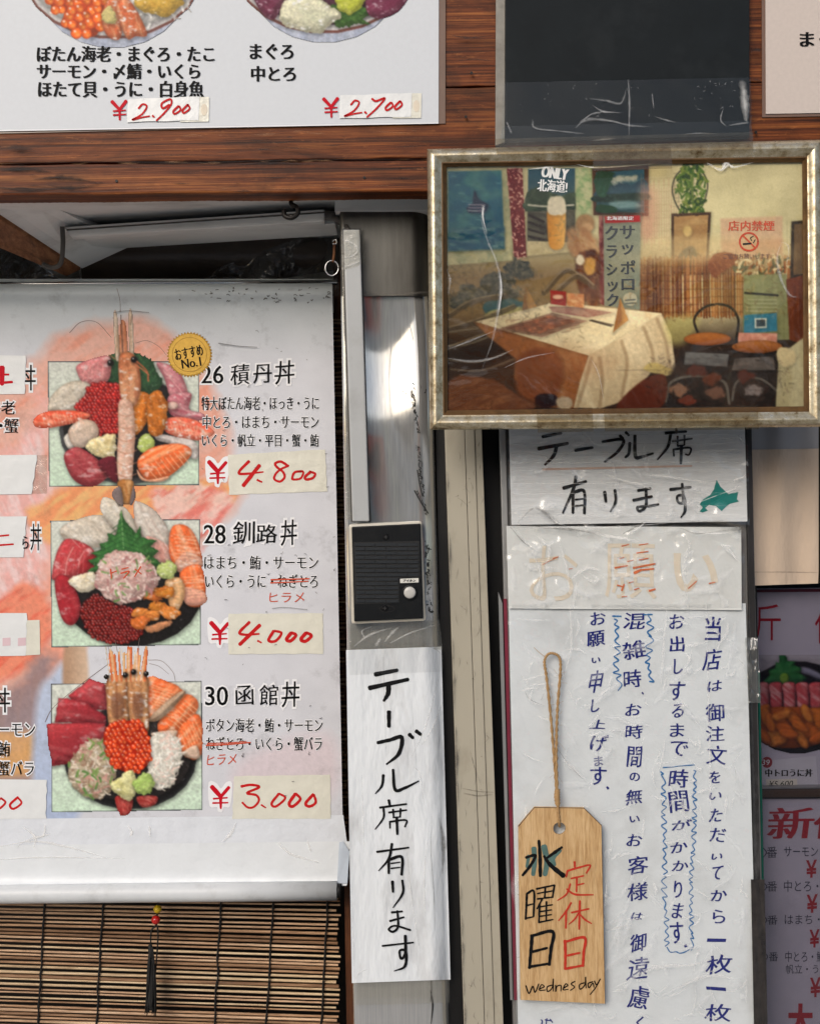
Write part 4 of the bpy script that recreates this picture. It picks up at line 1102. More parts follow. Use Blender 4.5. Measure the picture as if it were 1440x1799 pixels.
for ex, ey in ((434, 160), (512, 153), (546, 141), (598, 148)): p.ell(ex, ey, 12, 12, (16, 14, 14)); p.ell(ex - 3, ey - 4, 3, 3, (210, 210, 210))
p.shape([(472, 650), (540, 656), (532, 716), (505, 728), (488, 722)], (156, 44, 42), tex=(12, 3, 80, 0.7, (206, 110, 100))); p.shape([(560, 650), (640, 648), (632, 682), (580, 692)], (150, 50, 46), tex=(12, 3, 30, 0.7, (214, 130, 120)))
ng = [(280, 525), (320, 462), (378, 412), (450, 440), (472, 560), (432, 642), (350, 652), (290, 590)]
p.shape(ng, (192, 178, 154), wob=6, wsc=8, tex=(9, 7, 30, 0.8, (150, 128, 104)), edge=(7, (120, 104, 84)), hl=(0.7, 6))
p.speck(ng, 110, 9, [(226, 212, 196), (196, 150, 140), (150, 120, 100)], 3, 1.3); p.speck(ng, 34, 9, [(86, 128, 66), (120, 152, 84)], 9, 1.6)
cb = [(606, 425), (680, 388), (742, 440), (736, 520), (692, 612), (620, 602), (602, 520)]
p.shape(cb, (226, 224, 216), wob=7, wsc=8, tex=(12, 3, 50, 0.6, (196, 192, 180)), edge=(5, (170, 166, 154)))
p.speck(cb, 160, 6, [(246, 245, 240), (204, 200, 190), (232, 206, 196)], 4, 3.0)
p.balls([(424, 402), (460, 350), (560, 345), (606, 400), (612, 500), (560, 548), (480, 534), (440, 470)], 11.5, (228, 72, 30), (160, 30, 14), (250, 150, 90), 6)
p.shape([(452, 600), (500, 560), (545, 545), (562, 600), (532, 666), (480, 642)], (224, 222, 168), wob=4, wsc=8, tex=(12, 6, 40, 0.5, (186, 180, 110)), hl=(0.6, 8))
p.shape([(545, 592), (590, 550), (632, 586), (612, 636), (560, 632)], (166, 196, 108), wob=4, wsc=6, tex=(8, 6, 0, 0.5, (206, 222, 150)), edge=(4, (110, 134, 62)))
glaze(p, 60, 3, (280, 230, 780, 640))
p.fade().blur(1).grade(1.08, (1.0, 0.99, 0.97), 1.0).build('bowl_picture', lay(0.0009), M['print'], bsh)
fp = MATS['feeler_print']
for f_ in [([(185, 345), (215, 290), (300, 215), (440, 110)], 2.0), ([(605, 92), (660, 96), (705, 140), (716, 178)], 1.6), ([(610, 106), (650, 118), (690, 150)], 1.4),
       ([(470, 10), (480, 60)], 1.6), ([(570, 2), (562, 60)], 1.6), ([(440, 20), (448, 70)], 1.4)]: brush([f_], fp, lay(0.0011), bsh, 'feeler_print', R5)

# --- lettering on the banner
H = {'bold': 0.10}
gothic = [('26', (822, 377, 911, 450), R3), ('特大ぼたん海老・ほっき・うに', (823, 503, 1300, 558), R3), ('中とろ・はまち・サーモン', (828, 580, 1300, 634), R3), ('いくら・帆立・平目・蟹・鮪', (825, 656, 1300, 708), R3),
          ('28', (833, 144, 920, 221), R4), ('はまち・鮪・サーモン', (834, 270, 1298, 326), R4), ('いくら・うに・ねぎとろ', (838, 346, 1296, 402), R4),
          ('30', (839, 200, 930, 277), R5), ('ボタン海老・鮪・サーモン', (841, 330, 1316, 386), R5), ('ねぎとろ・いくら・蟹バラ', (841, 405, 1313, 462), R5)]
for s, b, T in gothic:
    big = len(s) == 2
    letters([(s, b, {'bold': 0.07 if big else 0.055})], M['halo'], lay(0.0011), bsh, 'letter_halo', T)
    letters([(s, b, {'sx': 1.4 if big else 0.7})], M['ink'], lay(0.0015), bsh, 'lettering', T)
for s, b, T in (('積', (942, 372, 1018, 455), R3), ('丹', (1034, 372, 1110, 448), R3), ('丼', (1122, 356, 1202, 452), R3), ('釧', (950, 130, 1040, 222), R4), ('路', (1046, 142, 1130, 218), R4), ('丼', (1146, 124, 1212, 228), R4),
                ('函', (962, 196, 1034, 276), R5), ('館', (1060, 192, 1134, 276), R5), ('丼', (1150, 180, 1222, 284), R5)):
    letters([(s, b, {'bold': 0.085, 'rot': 3, 'shear': 0.06})], M['halo'], lay(0.0011), bsh, 'letter_halo', T)
    letters([(s, b, {'rot': 3, 'shear': 0.06, 'warp': 0.014, 'sx': 0.9})], M['ink'], lay(0.0015), bsh, 'lettering', T)
for s, b in (('丼', (34, 641, 63, 686)), ('老', (3, 704, 27, 728)), ('蟹', (8, 735, 33, 761)), ('丼', (54, 920, 73, 967)), ('丼', (-13, 1208, 18, 1252)), ('ーモン', (-2, 1271, 62, 1293)), ('鮪', (-3, 1303, 18, 1329)), ('蟹バラ', (-3, 1337, 60, 1363)),
             ('特大海', (-76, 705, 0, 727)), ('うに・', (-70, 736, 5, 760)), ('サ', (-30, 1271, -6, 1293)), ('まぐろ', (-78, 1303, -8, 1329))):
    letters([(s, b, {'bold': 0.085})], M['halo'], lay(0.0009), bsh, 'letter_halo')
    letters([(s, b, {'sx': 0.3})], M['ink'], lay(0.0013), bsh, 'lettering')
letters([('ヒラメ', (1100, 420, 1243, 460), {'shear': 0.1, 'rot': 2, 'warp': 0.01})], M['redpen'], lay(0.0014), bsh, 'handwriting', R4)
letters([('ヒラメ', (846, 477, 966, 520), {'shear': 0.12, 'rot': 2, 'warp': 0.01})], M['redpen'], lay(0.0014), bsh, 'handwriting', R5)
brush([([(1106, 368), (1180, 366), (1262, 364)], 6), ([(1104, 381), (1180, 378), (1258, 374)], 5)], M['redpen'], lay(0.0019), bsh, 'strike_line', R4)
brush([([(842, 440), (930, 436), (1022, 428)], 6), ([(846, 432), (930, 430), (1005, 424)], 4)], M['redpen'], lay(0.0019), bsh, 'strike_line', R5)

# gold recommendation seal
se = thing('seal_sticker', 'round gold foil sticker with a serrated rim reading No.1', 'sticker', P(333, 664, BZ))
n = 88
T3 = lambda x, y: (R3[0] + x * R3[2], R3[1] + y * R3[2])
flat([T3(774 + (94 if i % 2 else 86) * math.cos(2 * math.pi * i / n), 332 + (94 if i % 2 else 86) * math.sin(2 * math.pi * i / n)) for i in range(n)], M['gold_rim'], lay(0.0016), se, 'foil_rim')
flat([T3(774 + 84 * math.cos(2 * math.pi * i / 40), 332 + 84 * math.sin(2 * math.pi * i / 40)) for i in range(40)], M['gold'], lay(0.0019), se, 'foil_disc')
brush([([(774 + 70 * math.cos(a), 332 + 70 * math.sin(a)) for a in np.linspace(0, 2 * math.pi, 26)], 3)], M['gold_rim'], lay(0.0022), se, 'ring_line', R3)
letters([('おすすめ', (714, 300, 828, 346), {'sx': 1.4, 'rot': 11}), ('No.1', (742, 347, 820, 384), {'sx': 1.4, 'rot': 9})], M['ink'], lay(0.0024), se, 'lettering', R3)

# hand-lettered price stickers
T4, T5, T6 = (340, 780, 260 / 1440), (340, 1060, 260 / 1440), (340, 1350, 260 / 1440)
YEN = [([(150, 172), (236, 268)], (44, 46, 40)), ([(318, 178), (240, 268)], (32, 34, 30)), ([(236, 255), (238, 385)], (36, 28, 18)), ([(166, 290), (302, 280)], 17), ([(160, 332), (308, 328)], 17)]
def yen(dx, dy): return [([(x + dx, y + dy) for x, y in s], w) for s, w in YEN]
def price(label, q, T, digits, yd, halo):
    t = thing('price_sticker', label, 'sticker', P(T[0] + 800 * T[2], T[1] + 495 * T[2], BZ))
    Q = [(T[0] + x * T[2], T[1] + y * T[2]) for x, y in q]
    sheet('paper', Q, lay(0.0016), M['sticker'], t, 14, 8, edge=lambda x, y: (x + 0.6 * np.sin(y / 3.1), y + 0.5 * np.sin(x / 8.0)))
    brush(digits, M['redmark'], lay(0.0021), t, 'handwriting', T, jit=0.05)
    c = [(x - 236, y - 275) for x, y in ((120, 130), (200, 140), (240, 190), (290, 130), (350, 140), (330, 360), (270, 370), (250, 420), (210, 410), (200, 370), (130, 360))]
    flat([(x + 236 + yd[0], y + 275 + yd[1]) for x, y in c], M['halo'], lay(0.0009), bsh, 'letter_halo', T, 3)
    brush(yen(*yd), M['red'], lay(0.0013), bsh, 'lettering', T)
    return t
price('cream price sticker reading 4,800 under the top bowl listing', [(335, 105), (1280, 52), (1300, 460), (348, 495)], T4,
      [([(540, 168), (445, 268), (480, 292), (680, 272)], (30, 26, 26, 14)), ([(642, 208), (485, 405)], (36, 40)), ([(620, 350), (665, 370)], 20),
       ([(922, 215), (850, 172), (795, 190), (812, 225), (870, 272), (885, 325), (840, 365), (785, 340), (800, 290), (850, 245), (915, 215)], 24),
       ([(1062, 265), (985, 275), (960, 330), (975, 345), (1040, 335), (1068, 275), (1020, 266)], 22), ([(1140, 270), (1085, 320), (1100, 345), (1160, 330), (1182, 290), (1130, 268)], 26)], (0, 0), None)
price('crinkled cream price sticker reading 4,000 under the middle bowl listing', [(340, 100), (1258, 95), (1262, 490), (340, 495)], T5,
      [([(545, 182), (450, 280), (500, 305), (640, 297)], (28, 30, 24, 18)), ([(645, 212), (450, 400)], (36, 36)), ([(625, 365), (660, 382)], 18),
       ([(780, 268), (730, 360), (800, 365), (855, 290), (790, 268)], 28), ([(950, 287), (905, 350), (945, 365), (996, 310), (955, 285)], 34), ([(1095, 287), (1045, 350), (1090, 368), (1146, 315), (1100, 285)], 34)], (20, 15), None)
price('crinkled cream price sticker reading 3,000 under the bottom bowl listing', [(395, 75), (1330, 60), (1335, 490), (378, 490)], T6,
      [([(465, 175), (560, 160), (640, 182), (520, 240), (610, 260), (636, 312), (590, 372), (530, 380), (475, 332)], 24), ([(660, 355), (702, 382)], 16),
       ([(830, 247), (760, 340), (800, 370), (892, 290), (835, 245)], 24), ([(990, 247), (930, 340), (965, 370), (1038, 300), (995, 245)], 30), ([(1165, 252), (1090, 340), (1130, 370), (1188, 330), (1170, 255)], 28)], (28, 5), None)
for lab, q, extra in (('white sticker with a red stroke above the bowl lettering at the banner left', [(-90, 622), (46, 625), (44, 692), (-90, 694)], 'a'),
                      ('blank white sticker covering a price at the left of the top bowl', [(-90, 800), (66, 799), (56, 868), (-90, 870)], 'b'),
                      ('white sticker with two red strokes at the left of the middle bowl', [(-90, 908), (47, 907), (42, 979), (-90, 980)], 'c'),
                      ('blank white sticker with pink show-through left of the middle bowl', [(-90, 1077), (48, 1077), (46, 1152), (-90, 1154)], 'd'),
                      ('white price sticker ending in red 00 left of the bottom bowl', [(-90, 1368), (83, 1370), (81, 1438), (-90, 1440)], 'e')):
    t = thing('price_sticker', lab, 'sticker', P(0, q[2][1], BZ))
    sheet('paper', q, lay(0.0021), M['sticker_white'], t, 12, 8, edge=lambda x, y: (x + 1.0 * np.sin(y / 4.0), y))
    if extra == 'a': brush([([(4, 645), (4, 675)], 9), ([(-20, 658), (16, 658)], 4), ([(-20, 674), (22, 671)], 5)], M['red'], lay(0.0027), t, 'handwriting')
    if extra == 'b': sheet('corner_tape', [(56, 800), (83, 799), (83, 867), (54, 868)], lay(0.0014), M['tape'], t, 4, 6)
    if extra == 'c':
        brush([([(-30, 945), (16, 940)], 3.4), ([(-30, 960), (24, 956)], 3.4)], M['redmark'], lay(0.0027), t, 'handwriting')
    if extra == 'd':
        sheet('inner_paper', [(40, 1090), (70, 1089), (71, 1150), (40, 1152)], lay(0.0016), M['sticker'], t, 4, 6)
        for x in (5, 32): flat([(x, 1121), (x + 14, 1120), (x + 14, 1134), (x, 1135)], M['pink_ghost'], lay(0.0025), t, 'ghost_digit')
    if extra == 'e': brush([([(30, 1402), (18, 1414), (24, 1421), (38, 1411), (31, 1400)], 4), ([(0, 1404), (-12, 1416), (-2, 1421), (10, 1410), (2, 1402)], 4)], M['redmark'], lay(0.0027), t, 'handwriting')
letters([('ら', (40, 942, 50, 964), {'sx': 0.3})], M['ink'], lay(0.0028), bsh, 'lettering')

# painted glints on tape wrinkles at the bottom and scuffs at the top of the banner
cr_ = [([(40, 1452), (62, 1470), (60, 1490)], (1, 3, 1)), ([(90, 1465), (78, 1468), (62, 1472), (40, 1480), (30, 1490)], (1, 3, 2, 1)), ([(80, 1450), (78, 1466), (70, 1471)], 2.2), ([(0, 1487), (60, 1478), (120, 1488), (190, 1508)], (1, 2.5, 1)),
       ([(225, 1450), (232, 1462), (228, 1470)], (1, 3, 1)), ([(263, 1452), (264, 1470)], 2.4), ([(415, 1446), (405, 1465), (390, 1480)], (1, 4, 1)), ([(488, 1480), (510, 1500), (535, 1508), (562, 1516)], (2, 3, 2, 1)), ([(540, 1478), (546, 1495)], 2.4),
       ([(0, 1510), (80, 1506), (220, 1508)], (1, 1.6, 0.5))]
tag(brush(cr_, M['crease'], lay(0.0030), bn, 'tape_crease'), kind='stuff')
scf = []
for q in range(46):
    x, y = 250 + 330 * g.random() ** 0.6, 506 + abs(g.normal()) * 16
    l = g.uniform(1, 7); scf.append(([(x, y), (x + l * 0.4, y + g.normal() * 1.5), (x + l, y + g.normal())], g.uniform(0.7, 1.8)))
for q in range(50):
    x, y = g.uniform(350, 596), g.uniform(560, 1430)
    l = g.uniform(1, 6); scf.append(([(x, y), (x + l * 0.5, y + g.normal()), (x + l, y + g.normal() * 2)], g.uniform(0.5, 1.2)))
scf += [([(200, 549), (225, 546), (262, 549)], 0.9), ([(478, 1069), (500, 1067), (540, 1071)], 0.8), ([(384, 603), (420, 608), (452, 610)], 1.0)]
tag(brush(scf, plain('scuff', (96, 94, 92), 0.7), lay(0.0010), bsh, 'scuff_marks'), kind='stuff')
# ------------------------------------------------------------------ steel pillar
PY1 = 3030
def pl_edge(y): return 596 + (y - 370) * 0.0176          # left and right outline of the pillar down the picture
def pr_edge(y): return 752 + (y - 370) * 0.0262
pil = thing('steel_pillar', 'wrapped stainless steel pillar between the banner and the doorway', 'pillar', P(705, PY1, -0.03))
def pillar_part(name, y0, y1, mat, lift, wave, ny, seed=0):
    nu = 34
    ys = np.linspace(y0, y1, ny)[:, None]; u = np.linspace(-0.06, 1.12, nu)[None, :]
    uu = np.clip(u, 0, 1)
    px = pl_edge(ys) + (pr_edge(ys) - pl_edge(ys)) * uu
    py = np.broadcast_to(ys, px.shape)
    # bulged sheet: round at the right edge, gently swollen and dented
    d = lift - 0.05 * np.clip(u - 1.0, 0, 1) / 0.12 - 0.05 * np.clip(-u, 0, 1) / 0.06 * 0.8
    d = d - 0.016 * np.clip((uu - 0.80) / 0.2, 0, 1) ** 2.2
    w = wave * (0.0030 * np.sin(py / 54.0 + 1.0 * np.sin(px / 60.0) + 0.9 + seed) + 0.0036 * np.sin(px / 46.0 + py / 240.0 + seed) + 0.0016 * np.sin(px / 24.0 - py / 150.0))
    if y1 < 1200: w = w * np.clip((1128 - py) / 70.0, 0, 1)
    return mesh(name, PA(px, py, d + w).reshape(-1, 3), grid_faces(ny, nu), mat, pil, True)
pillar_part('dull_section', 330, 520, M['dull_steel'], 0.0018, 0.25, 30)
pillar_part('polished_sheet', 500, 1150, M['steel'], 0.0, 1.0, 130)
pillar_part('lower_sheet', 1140, PY1, M['steel'], -0.004, 0.35, 160, 4)
brush([([(640, 514), (690, 518), (750, 513)], 3)], M['smudge'], 0.0035, pil, 'rim_line')
# black tar drips and tape remnants on the steel
gg = np.random.default_rng(12)
dr = []
for (x0, y0, x1, y1, nn) in ((722, 672, 735, 760, 26), (732, 780, 745, 870, 22), (733, 860, 752, 905, 9), (700, 680, 712, 690, 3), (750, 950, 756, 1075, 34), (742, 676, 750, 690, 3)):
    for q in range(nn):
        t = (q + gg.random()) / nn
        x, y = x0 + (x1 - x0) * t + gg.normal() * 2.0, y0 + (y1 - y0) * t
        l = gg.uniform(1, 6) * (2.2 if gg.random() < 0.15 else 1)
        dr.append(([(x, y), (x + gg.normal() * 1.2, y + l * 0.5), (x + gg.normal() * 1.6, y + l)], gg.uniform(0.8, 2.2)))
dr += [([(728, 862), (738, 880), (752, 902)], 2.4), ([(733, 826), (737, 850), (742, 872)], 2.2)]
brush(dr, plain('tar_marks', (20, 19, 18), 0.6), lambda x, y: 0.0045 - 0.011 * np.clip((np.asarray(x) - 738) / 25, 0, 1) ** 2, pil, 'tar_marks')

# clear tape over the left edge of the pillar and below the intercom
sheet('edge_tape', [(601, 400), (611, 400), (618, 912), (607, 912)], 0.0075, M['tape'], pil, 6, 40)
sheet('clear_tape', [(612, 1096), (772, 1090), (777, 1141), (612, 1143)], lambda x, y: 0.0052 - 0.012 * np.clip((x - 730) / 45, 0, 1) ** 2, M['tape'], pil, 20, 8)
brush([([(622, 1135), (650, 1115), (690, 1102)], (1, 2.5, 0.5)), ([(675, 1128), (690, 1110), (702, 1100)], (1, 3, 1)), ([(685, 1130), (720, 1112), (765, 1098)], (1, 1.5, 0.5)), ([(640, 1120), (636, 1108), (655, 1100)], 1.5), ([(660, 1134), (668, 1122)], 3)],
      M['crease_glint_soft'], 0.0058, pil, 'tape_crease')  # light on the tape creases painted in white
sheet('clear_tape', [(620, 1724), (789, 1720), (790, 1762), (621, 1766)], lambda x, y: 0.0045 - 0.014 * np.clip((x - 745) / 45, 0, 1) ** 2, M['tape'], pil, 20, 6)
brush([([(756, 1740), (760, 1765), (757, 1800)], (1, 3, 1)), ([(757, 1712), (758, 1740), (756, 1760)], 1.2)], MATS['tar_marks'], -0.0015, pil, 'tar_marks')

# cable duct
du = thing('cable_duct', 'slim grey plastic cable duct running down the pillar to the intercom', 'cable duct', P(630, 915, 0.01))
prism('duct', [(603, 403), (632, 403), (648.5, 916), (619, 916)], 0.024, 0.022, M['duct'], du, 0.0016)
prism('duct_base', [(600.5, 401), (634.5, 401), (650.5, 917), (616.5, 917)], 0.008, 0.007, plain('duct_base_dark', (70, 68, 64), 0.5), du)
sheet('clear_tape', [(599, 404), (640, 404), (644, 462), (600, 475)], lambda x, y: 0.0252 - 0.012 * np.clip((x - 631) / 10, 0, 1), M['tape'], du, 12, 8)
brush([([(603, 420), (620, 428), (628, 440), (618, 450), (604, 452)], 1.4), ([(602, 470), (620, 464), (632, 458)], 1.2)], M['crease_glint_soft'], 0.0258, du, 'tape_crease')  # painted pale glints along the tape folds

# ------------------------------------------------------------------ intercom
ic = thing('intercom', 'black wall intercom with slotted speaker and round grey call button', 'intercom', P(680, 1097, 0.02))
prism('housing', [(612, 921), (741, 915), (748, 1091), (617, 1097)], 0.024, 0.022, M['housing'], ic, 0.0035)
fpl = prism('faceplate', [(617.5, 925.5), (738.5, 919.5), (743.5, 1086.5), (622, 1092)], 0.0275, 0.006, M['faceplate'], ic, 0.0014)
I8 = (560, 780, 340 / 1440)
# speaker slots: raised bars laid like bricks over a black sheet painting their shade
bars_v, bars_f = [], []
for r in range(14):
    yy = 748 + r * 32.4
    x_end = 742 if r < 8 else 588
    cuts = [265 + r * 0.9] + [x for x in ((420, 578) if r % 2 == 0 else (343, 500, 660)) if x < x_end - 20] + [x_end + r * 0.6]
    for a, b in zip(cuts[:-1], cuts[1:]):
        q = [(a + 4, yy - 9), (b - 4, yy - 10), (b - 4, yy + 10), (a + 4, yy + 11)]
        Q = [(I8[0] + x * I8[2], I8[1] + y * I8[2]) for x, y in q]
        n0 = len(bars_v)
        fr = [P(x, y, 0.0290) for x, y in Q]
        bars_v += fr + [(x, y + 0.0016, z) for x, y, z in fr]
        bars_f += [[n0 + 3, n0 + 2, n0 + 1, n0]] + [[n0 + i, n0 + (i + 1) % 4, n0 + 4 + (i + 1) % 4, n0 + 4 + i] for i in range(4)]
tag(mesh('speaker_slots', bars_v, bars_f, M['faceplate2'], fpl), kind='stuff')
prism('speaker_slot_shade', [(I8[0] + x * I8[2], I8[1] + y * I8[2]) for x, y in ((258, 730), (748, 722), (752, 992), (596, 996), (600, 1185), (268, 1192))], 0.0278, 0.001, plain('slot_shadow', (10, 11, 12), 0.6), fpl)  # near-black sheet paints the shade between the speaker bars
T8 = lambda x, y: (I8[0] + x * I8[2], I8[1] + y * I8[2])
cx, cy = T8(676, 1106)
disc('button_ring', cx, cy, 13.2, 0.0292, 0.003, M['faceplate'], ic, 28)
disc('call_button', cx, cy, 10.4, 0.0305, 0.003, M['button'], ic, 28, 0.0016, True)
nlb = prism('name_label', [T8(604, 1003), T8(741, 998), T8(742, 1030), T8(605, 1035)], 0.0282, 0.001, plain('label_white', (216, 214, 206), 0.4), ic)
letters([('アイホン', (628, 1007, 718, 1026), {'sx': 1.5, 'shear': 0.15})], M['ink'], 0.0286, nlb, 'lettering', I8)
for x, y in ((498, 692), (490, 1222)):
    sx, sy = T8(x, y)
    disc('screw', sx, sy, 5.6, 0.0282, 0.001, plain('screw_black', (18, 18, 19), 0.3, 0.4), fpl, 18)
    brush([([(x - 12, y), (x + 12, y)], 5), ([(x, y - 12), (x, y + 12)], 5)], plain('screw_cross', (58, 58, 58), 0.4), 0.0288, fpl, 'screw_slot', I8)
brush([([(450, 1225), (480, 1205), (540, 1208), (562, 1228), (540, 1246), (480, 1250), (452, 1230)], 7)], M['rubber'], 0.0281, fpl, 'screw_well', I8)

# ------------------------------------------------------------------ paper strip on the pillar
def strip_d(x, y):
    u = (np.asarray(x) - pl_edge(np.asarray(y))) / (pr_edge(np.asarray(y)) - pl_edge(np.asarray(y)))
    return 0.0060 - 0.014 * np.clip((u - 0.82) / 0.18, 0, 1) ** 2 + 0.0013 * np.sin(np.asarray(x) / 15.0 + np.asarray(y) / 260.0) * vnoise(np.asarray(x) / 60.0, np.asarray(y) / 90.0, 3) + 0.0009 * np.sin(np.asarray(x) / 8.0 - np.asarray(y) / 70.0) * np.clip((u - 0.5) * 2, 0, 1)
sp = thing('paper_sign', 'long white paper strip on the pillar with black vertical brush lettering', 'paper sign', P(704, 1725, 0.005))
spp = sheet('paper', [(608, 1142), (775, 1136), (791, 1721), (618, 1727)], strip_d, M['strip_paper'], sp, 44, 90)
VS = (560, 1120, 340 / 901)
st = [([(262, 172), (365, 152)], 20), ([(235, 235), (415, 195)], 20), ([(324, 218), (322, 260), (302, 295)], (24, 22, 12)), ([(326, 345), (326, 415)], 19),
      ([(273, 490), (330, 477), (385, 465), (372, 540), (315, 590)], (16, 17, 20, 18, 8)), ([(420, 450), (438, 468)], 17), ([(452, 435), (475, 452)], 17),
      ([(300, 640), (293, 690), (263, 727)], (13, 12, 5)), ([(345, 615), (355, 708), (400, 700), (465, 668)], (12, 16, 14, 6)),
      ([(325, 757), (331, 785)], 12), ([(283, 792), (408, 775)], 10), ([(301, 795), (300, 840), (262, 893)], (10, 10, 5)), ([(325, 815), (408, 803)], 9), ([(345, 800), (348, 836)], 9), ([(380, 797), (378, 835)], 9), ([(345, 838), (380, 835)], 7),
      ([(330, 856), (331, 888)], 8), ([(330, 858), (405, 850), (400, 882)], 9), ([(362, 838), (365, 916)], 13),
      ([(270, 998), (418, 978)], 10), ([(340, 960), (325, 1030), (278, 1086)], (12, 12, 5)), ([(325, 1030), (325, 1098)], 13), ([(325, 1035), (385, 1022), (385, 1105)], 14), ([(335, 1052), (378, 1046)], 7), ([(335, 1075), (378, 1070)], 7),
      ([(342, 1135), (345, 1185)], 13), ([(388, 1130), (390, 1190), (345, 1258)], (10, 12, 5)),
      ([(338, 1280), (388, 1275)], 10), ([(330, 1320), (395, 1302)], 10), ([(365, 1272), (368, 1345), (345, 1370), (325, 1358), (355, 1342), (425, 1362)], (9, 11, 11, 10, 9, 10)),
      ([(295, 1436), (440, 1420)], 9), ([(402, 1388), (402, 1470), (382, 1495), (376, 1458), (404, 1462), (400, 1530), (350, 1553)], (14, 14, 11, 10, 14, 13, 4))]
brush(st, M['marker'], lambda x, y: strip_d(x, y) + 0.0006, spp, 'lettering', VS, jit=0.06)
brush([([(480, 500), (530, 420), (575, 300)], (2, 5, 2)), ([(430, 560), (500, 400), (560, 180)], (1, 4, 1)), ([(440, 600), (470, 640), (490, 780)], (1, 3, 1)), ([(200, 640), (205, 800), (210, 1000)], (1, 2, 1)), ([(410, 1000), (430, 1200), (470, 1460)], (1, 3, 1)), ([(150, 1130), (158, 1400), (165, 1580)], (1, 2, 1)), ([(510, 900), (490, 1100), (495, 1300)], (1, 4, 1)), ([(170, 1590), (190, 1560), (225, 1545)], (1, 3, 1))],
      M['crease_glint_soft'], lambda x, y: strip_d(x, y) + 0.0009, spp, 'crease', VS)  # white strokes paint the light caught by the strip's wrinkles
brush([([(525, 830), (522, 1000), (535, 1200), (540, 1362)], (1, 2.2, 3, 1)), ([(300, 60), (305, 300), (315, 560)], 1.0), ([(560, 840), (580, 960), (575, 1100)], (3, 22, 3)), ([(430, 280), (445, 480), (455, 620)], 0.8), ([(500, 40), (545, 55), (580, 90)], 1.6)], M['smudge'], lambda x, y: strip_d(x, y) + 0.00075, spp, 'grime', VS)
sheet('clear_tape', [(613, 1138), (777, 1132), (778, 1180), (614, 1186)], lambda x, y: strip_d(x, y) + 0.0012, M['film'], sp, 20, 6)

# ------------------------------------------------------------------ cream door post with dark gaskets
def slant(x_at_760, x_at_1799): return lambda y: x_at_760 + (x_at_1799 - x_at_760) * (y - 760) / 1039.0
def upright(name, xl, xr, d, th, mat, parent, y0=330, y1=PY1, bev=0.0008):
    return prism(name, [(xl(y0), y0), (xr(y0), y0), (xr(y1), y1), (xl(y1), y1)], d, th, mat, parent, bev)
dp = thing('door_post', 'cream painted aluminium door post beside the steel pillar', 'door post', P(830, PY1, -0.02))
upright('gasket', slant(765, 787), slant(783, 816), -0.022, 0.02, M['rubber'], dp)
upright('profile', slant(781, 815), slant(815.6, 850.6), -0.008, 0.04, M['cream'], dp)
upright('profile', slant(816.4, 851.4), slant(833, 868), -0.0088, 0.04, M['cream'], dp)
upright('profile', slant(833.6, 868.6), slant(846, 884), -0.0105, 0.04, M['cream'], dp)
upright('gasket', slant(846, 884), slant(884, 912), -0.045, 0.02, M['rubber'], dp)
brush([([(829, 1330), (835, 1360), (833, 1380)], 1.0), ([(812, 1385), (838, 1390), (866, 1392)], 1.6), ([(815, 1394), (840, 1398), (864, 1396)], 2.4), ([(826, 1320), (832, 1345), (845, 1380)], 0.7), ([(803, 874), (812, 880), (822, 890)], 0.6)], M['smudge'], -0.0072, dp, 'scratches')
pm_ = []
for q in range(70):
    y = gg.uniform(760, 1799); x = 781 + 34 * (y - 760) / 1039 + gg.uniform(2, 62)
    l = gg.uniform(2, 26); pm_.append(([(x, y), (x + gg.normal() * 2, y + l / 2), (x + gg.normal() * 3, y + l)], (0.3, gg.uniform(0.5, 1.6), 0.3)))
for q in range(16):
    y = gg.uniform(780, 1780); x = 781 + 34 * (y - 760) / 1039
    pm_.append(([(x + 2, y), (x + 3, y + 20), (x + 2, y + gg.uniform(40, 90))], (1, gg.uniform(2, 5), 1)))
brush(pm_, M['smudge'], -0.0070, dp, 'grime_marks')

# ------------------------------------------------------------------ notice panel: backing, edges and three sheets
nb = thing('notice_board', 'grey edged panel carrying the three notice sheets', 'board', P(1110, 2150, -0.01))
prism('backing', [(880, 700), (1318, 700), (1350, 2150), (908, 2150)], -0.012, 0.012, plain('backing_grey', (120, 118, 116), 0.5), nb)
upright('edge_strip', slant(877, 906), slant(888, 914), -0.006, 0.012, M['alu'], nb, 740, 2150)
prism('maroon_strip', [(884, 1052), (890, 1052), (909, 1757), (903, 1757)], -0.0045, 0.003, M['maroon'], nb)
prism('pale_strip', [(875, 1040), (882, 1060), (900, 1757), (896, 1757)], -0.0048, 0.003, M['alu'], nb)
upright('edge_strip', slant(1309, 1328), slant(1320, 1340), -0.007, 0.012, plain('dark_trim', (52, 50, 50), 0.35, 0.2, 0.5, 0.4, 40, 0.5, 30, (150, 150, 150), stretch=(1, 1, 0.3)), nb, 740, 2150)

def note_d(base, s):
    return lambda x, y: base + 0.0014 * (fbm(np.asarray(x) / 90.0, np.asarray(y) / 130.0, s) - 0.5) * 2 + 0.0003 * np.sin(np.asarray(x) / 41.0 + s)
def up(f, k): return lambda x, y: f(x, y) + k
def crumple(f, k, s, amp=0.0016):
    # loose plastic lying on a sheet: sharp ridges running every way
    def g_(x, y):
        r = 1 - np.abs(2 * fbm(x / 46.0, y / 58.0, s, 2) - 1); r2 = 1 - np.abs(2 * fbm(x / 17.0 + 9, y / 24.0, s + 5, 2) - 1)
        m = np.clip(vnoise(x / 80.0, y / 80.0, s + 9) * 1.8 - 0.3, 0, 1)
        return f(x, y) + k + amp * (r ** 3) + amp * 0.55 * m * (r2 ** 3)
    return g_
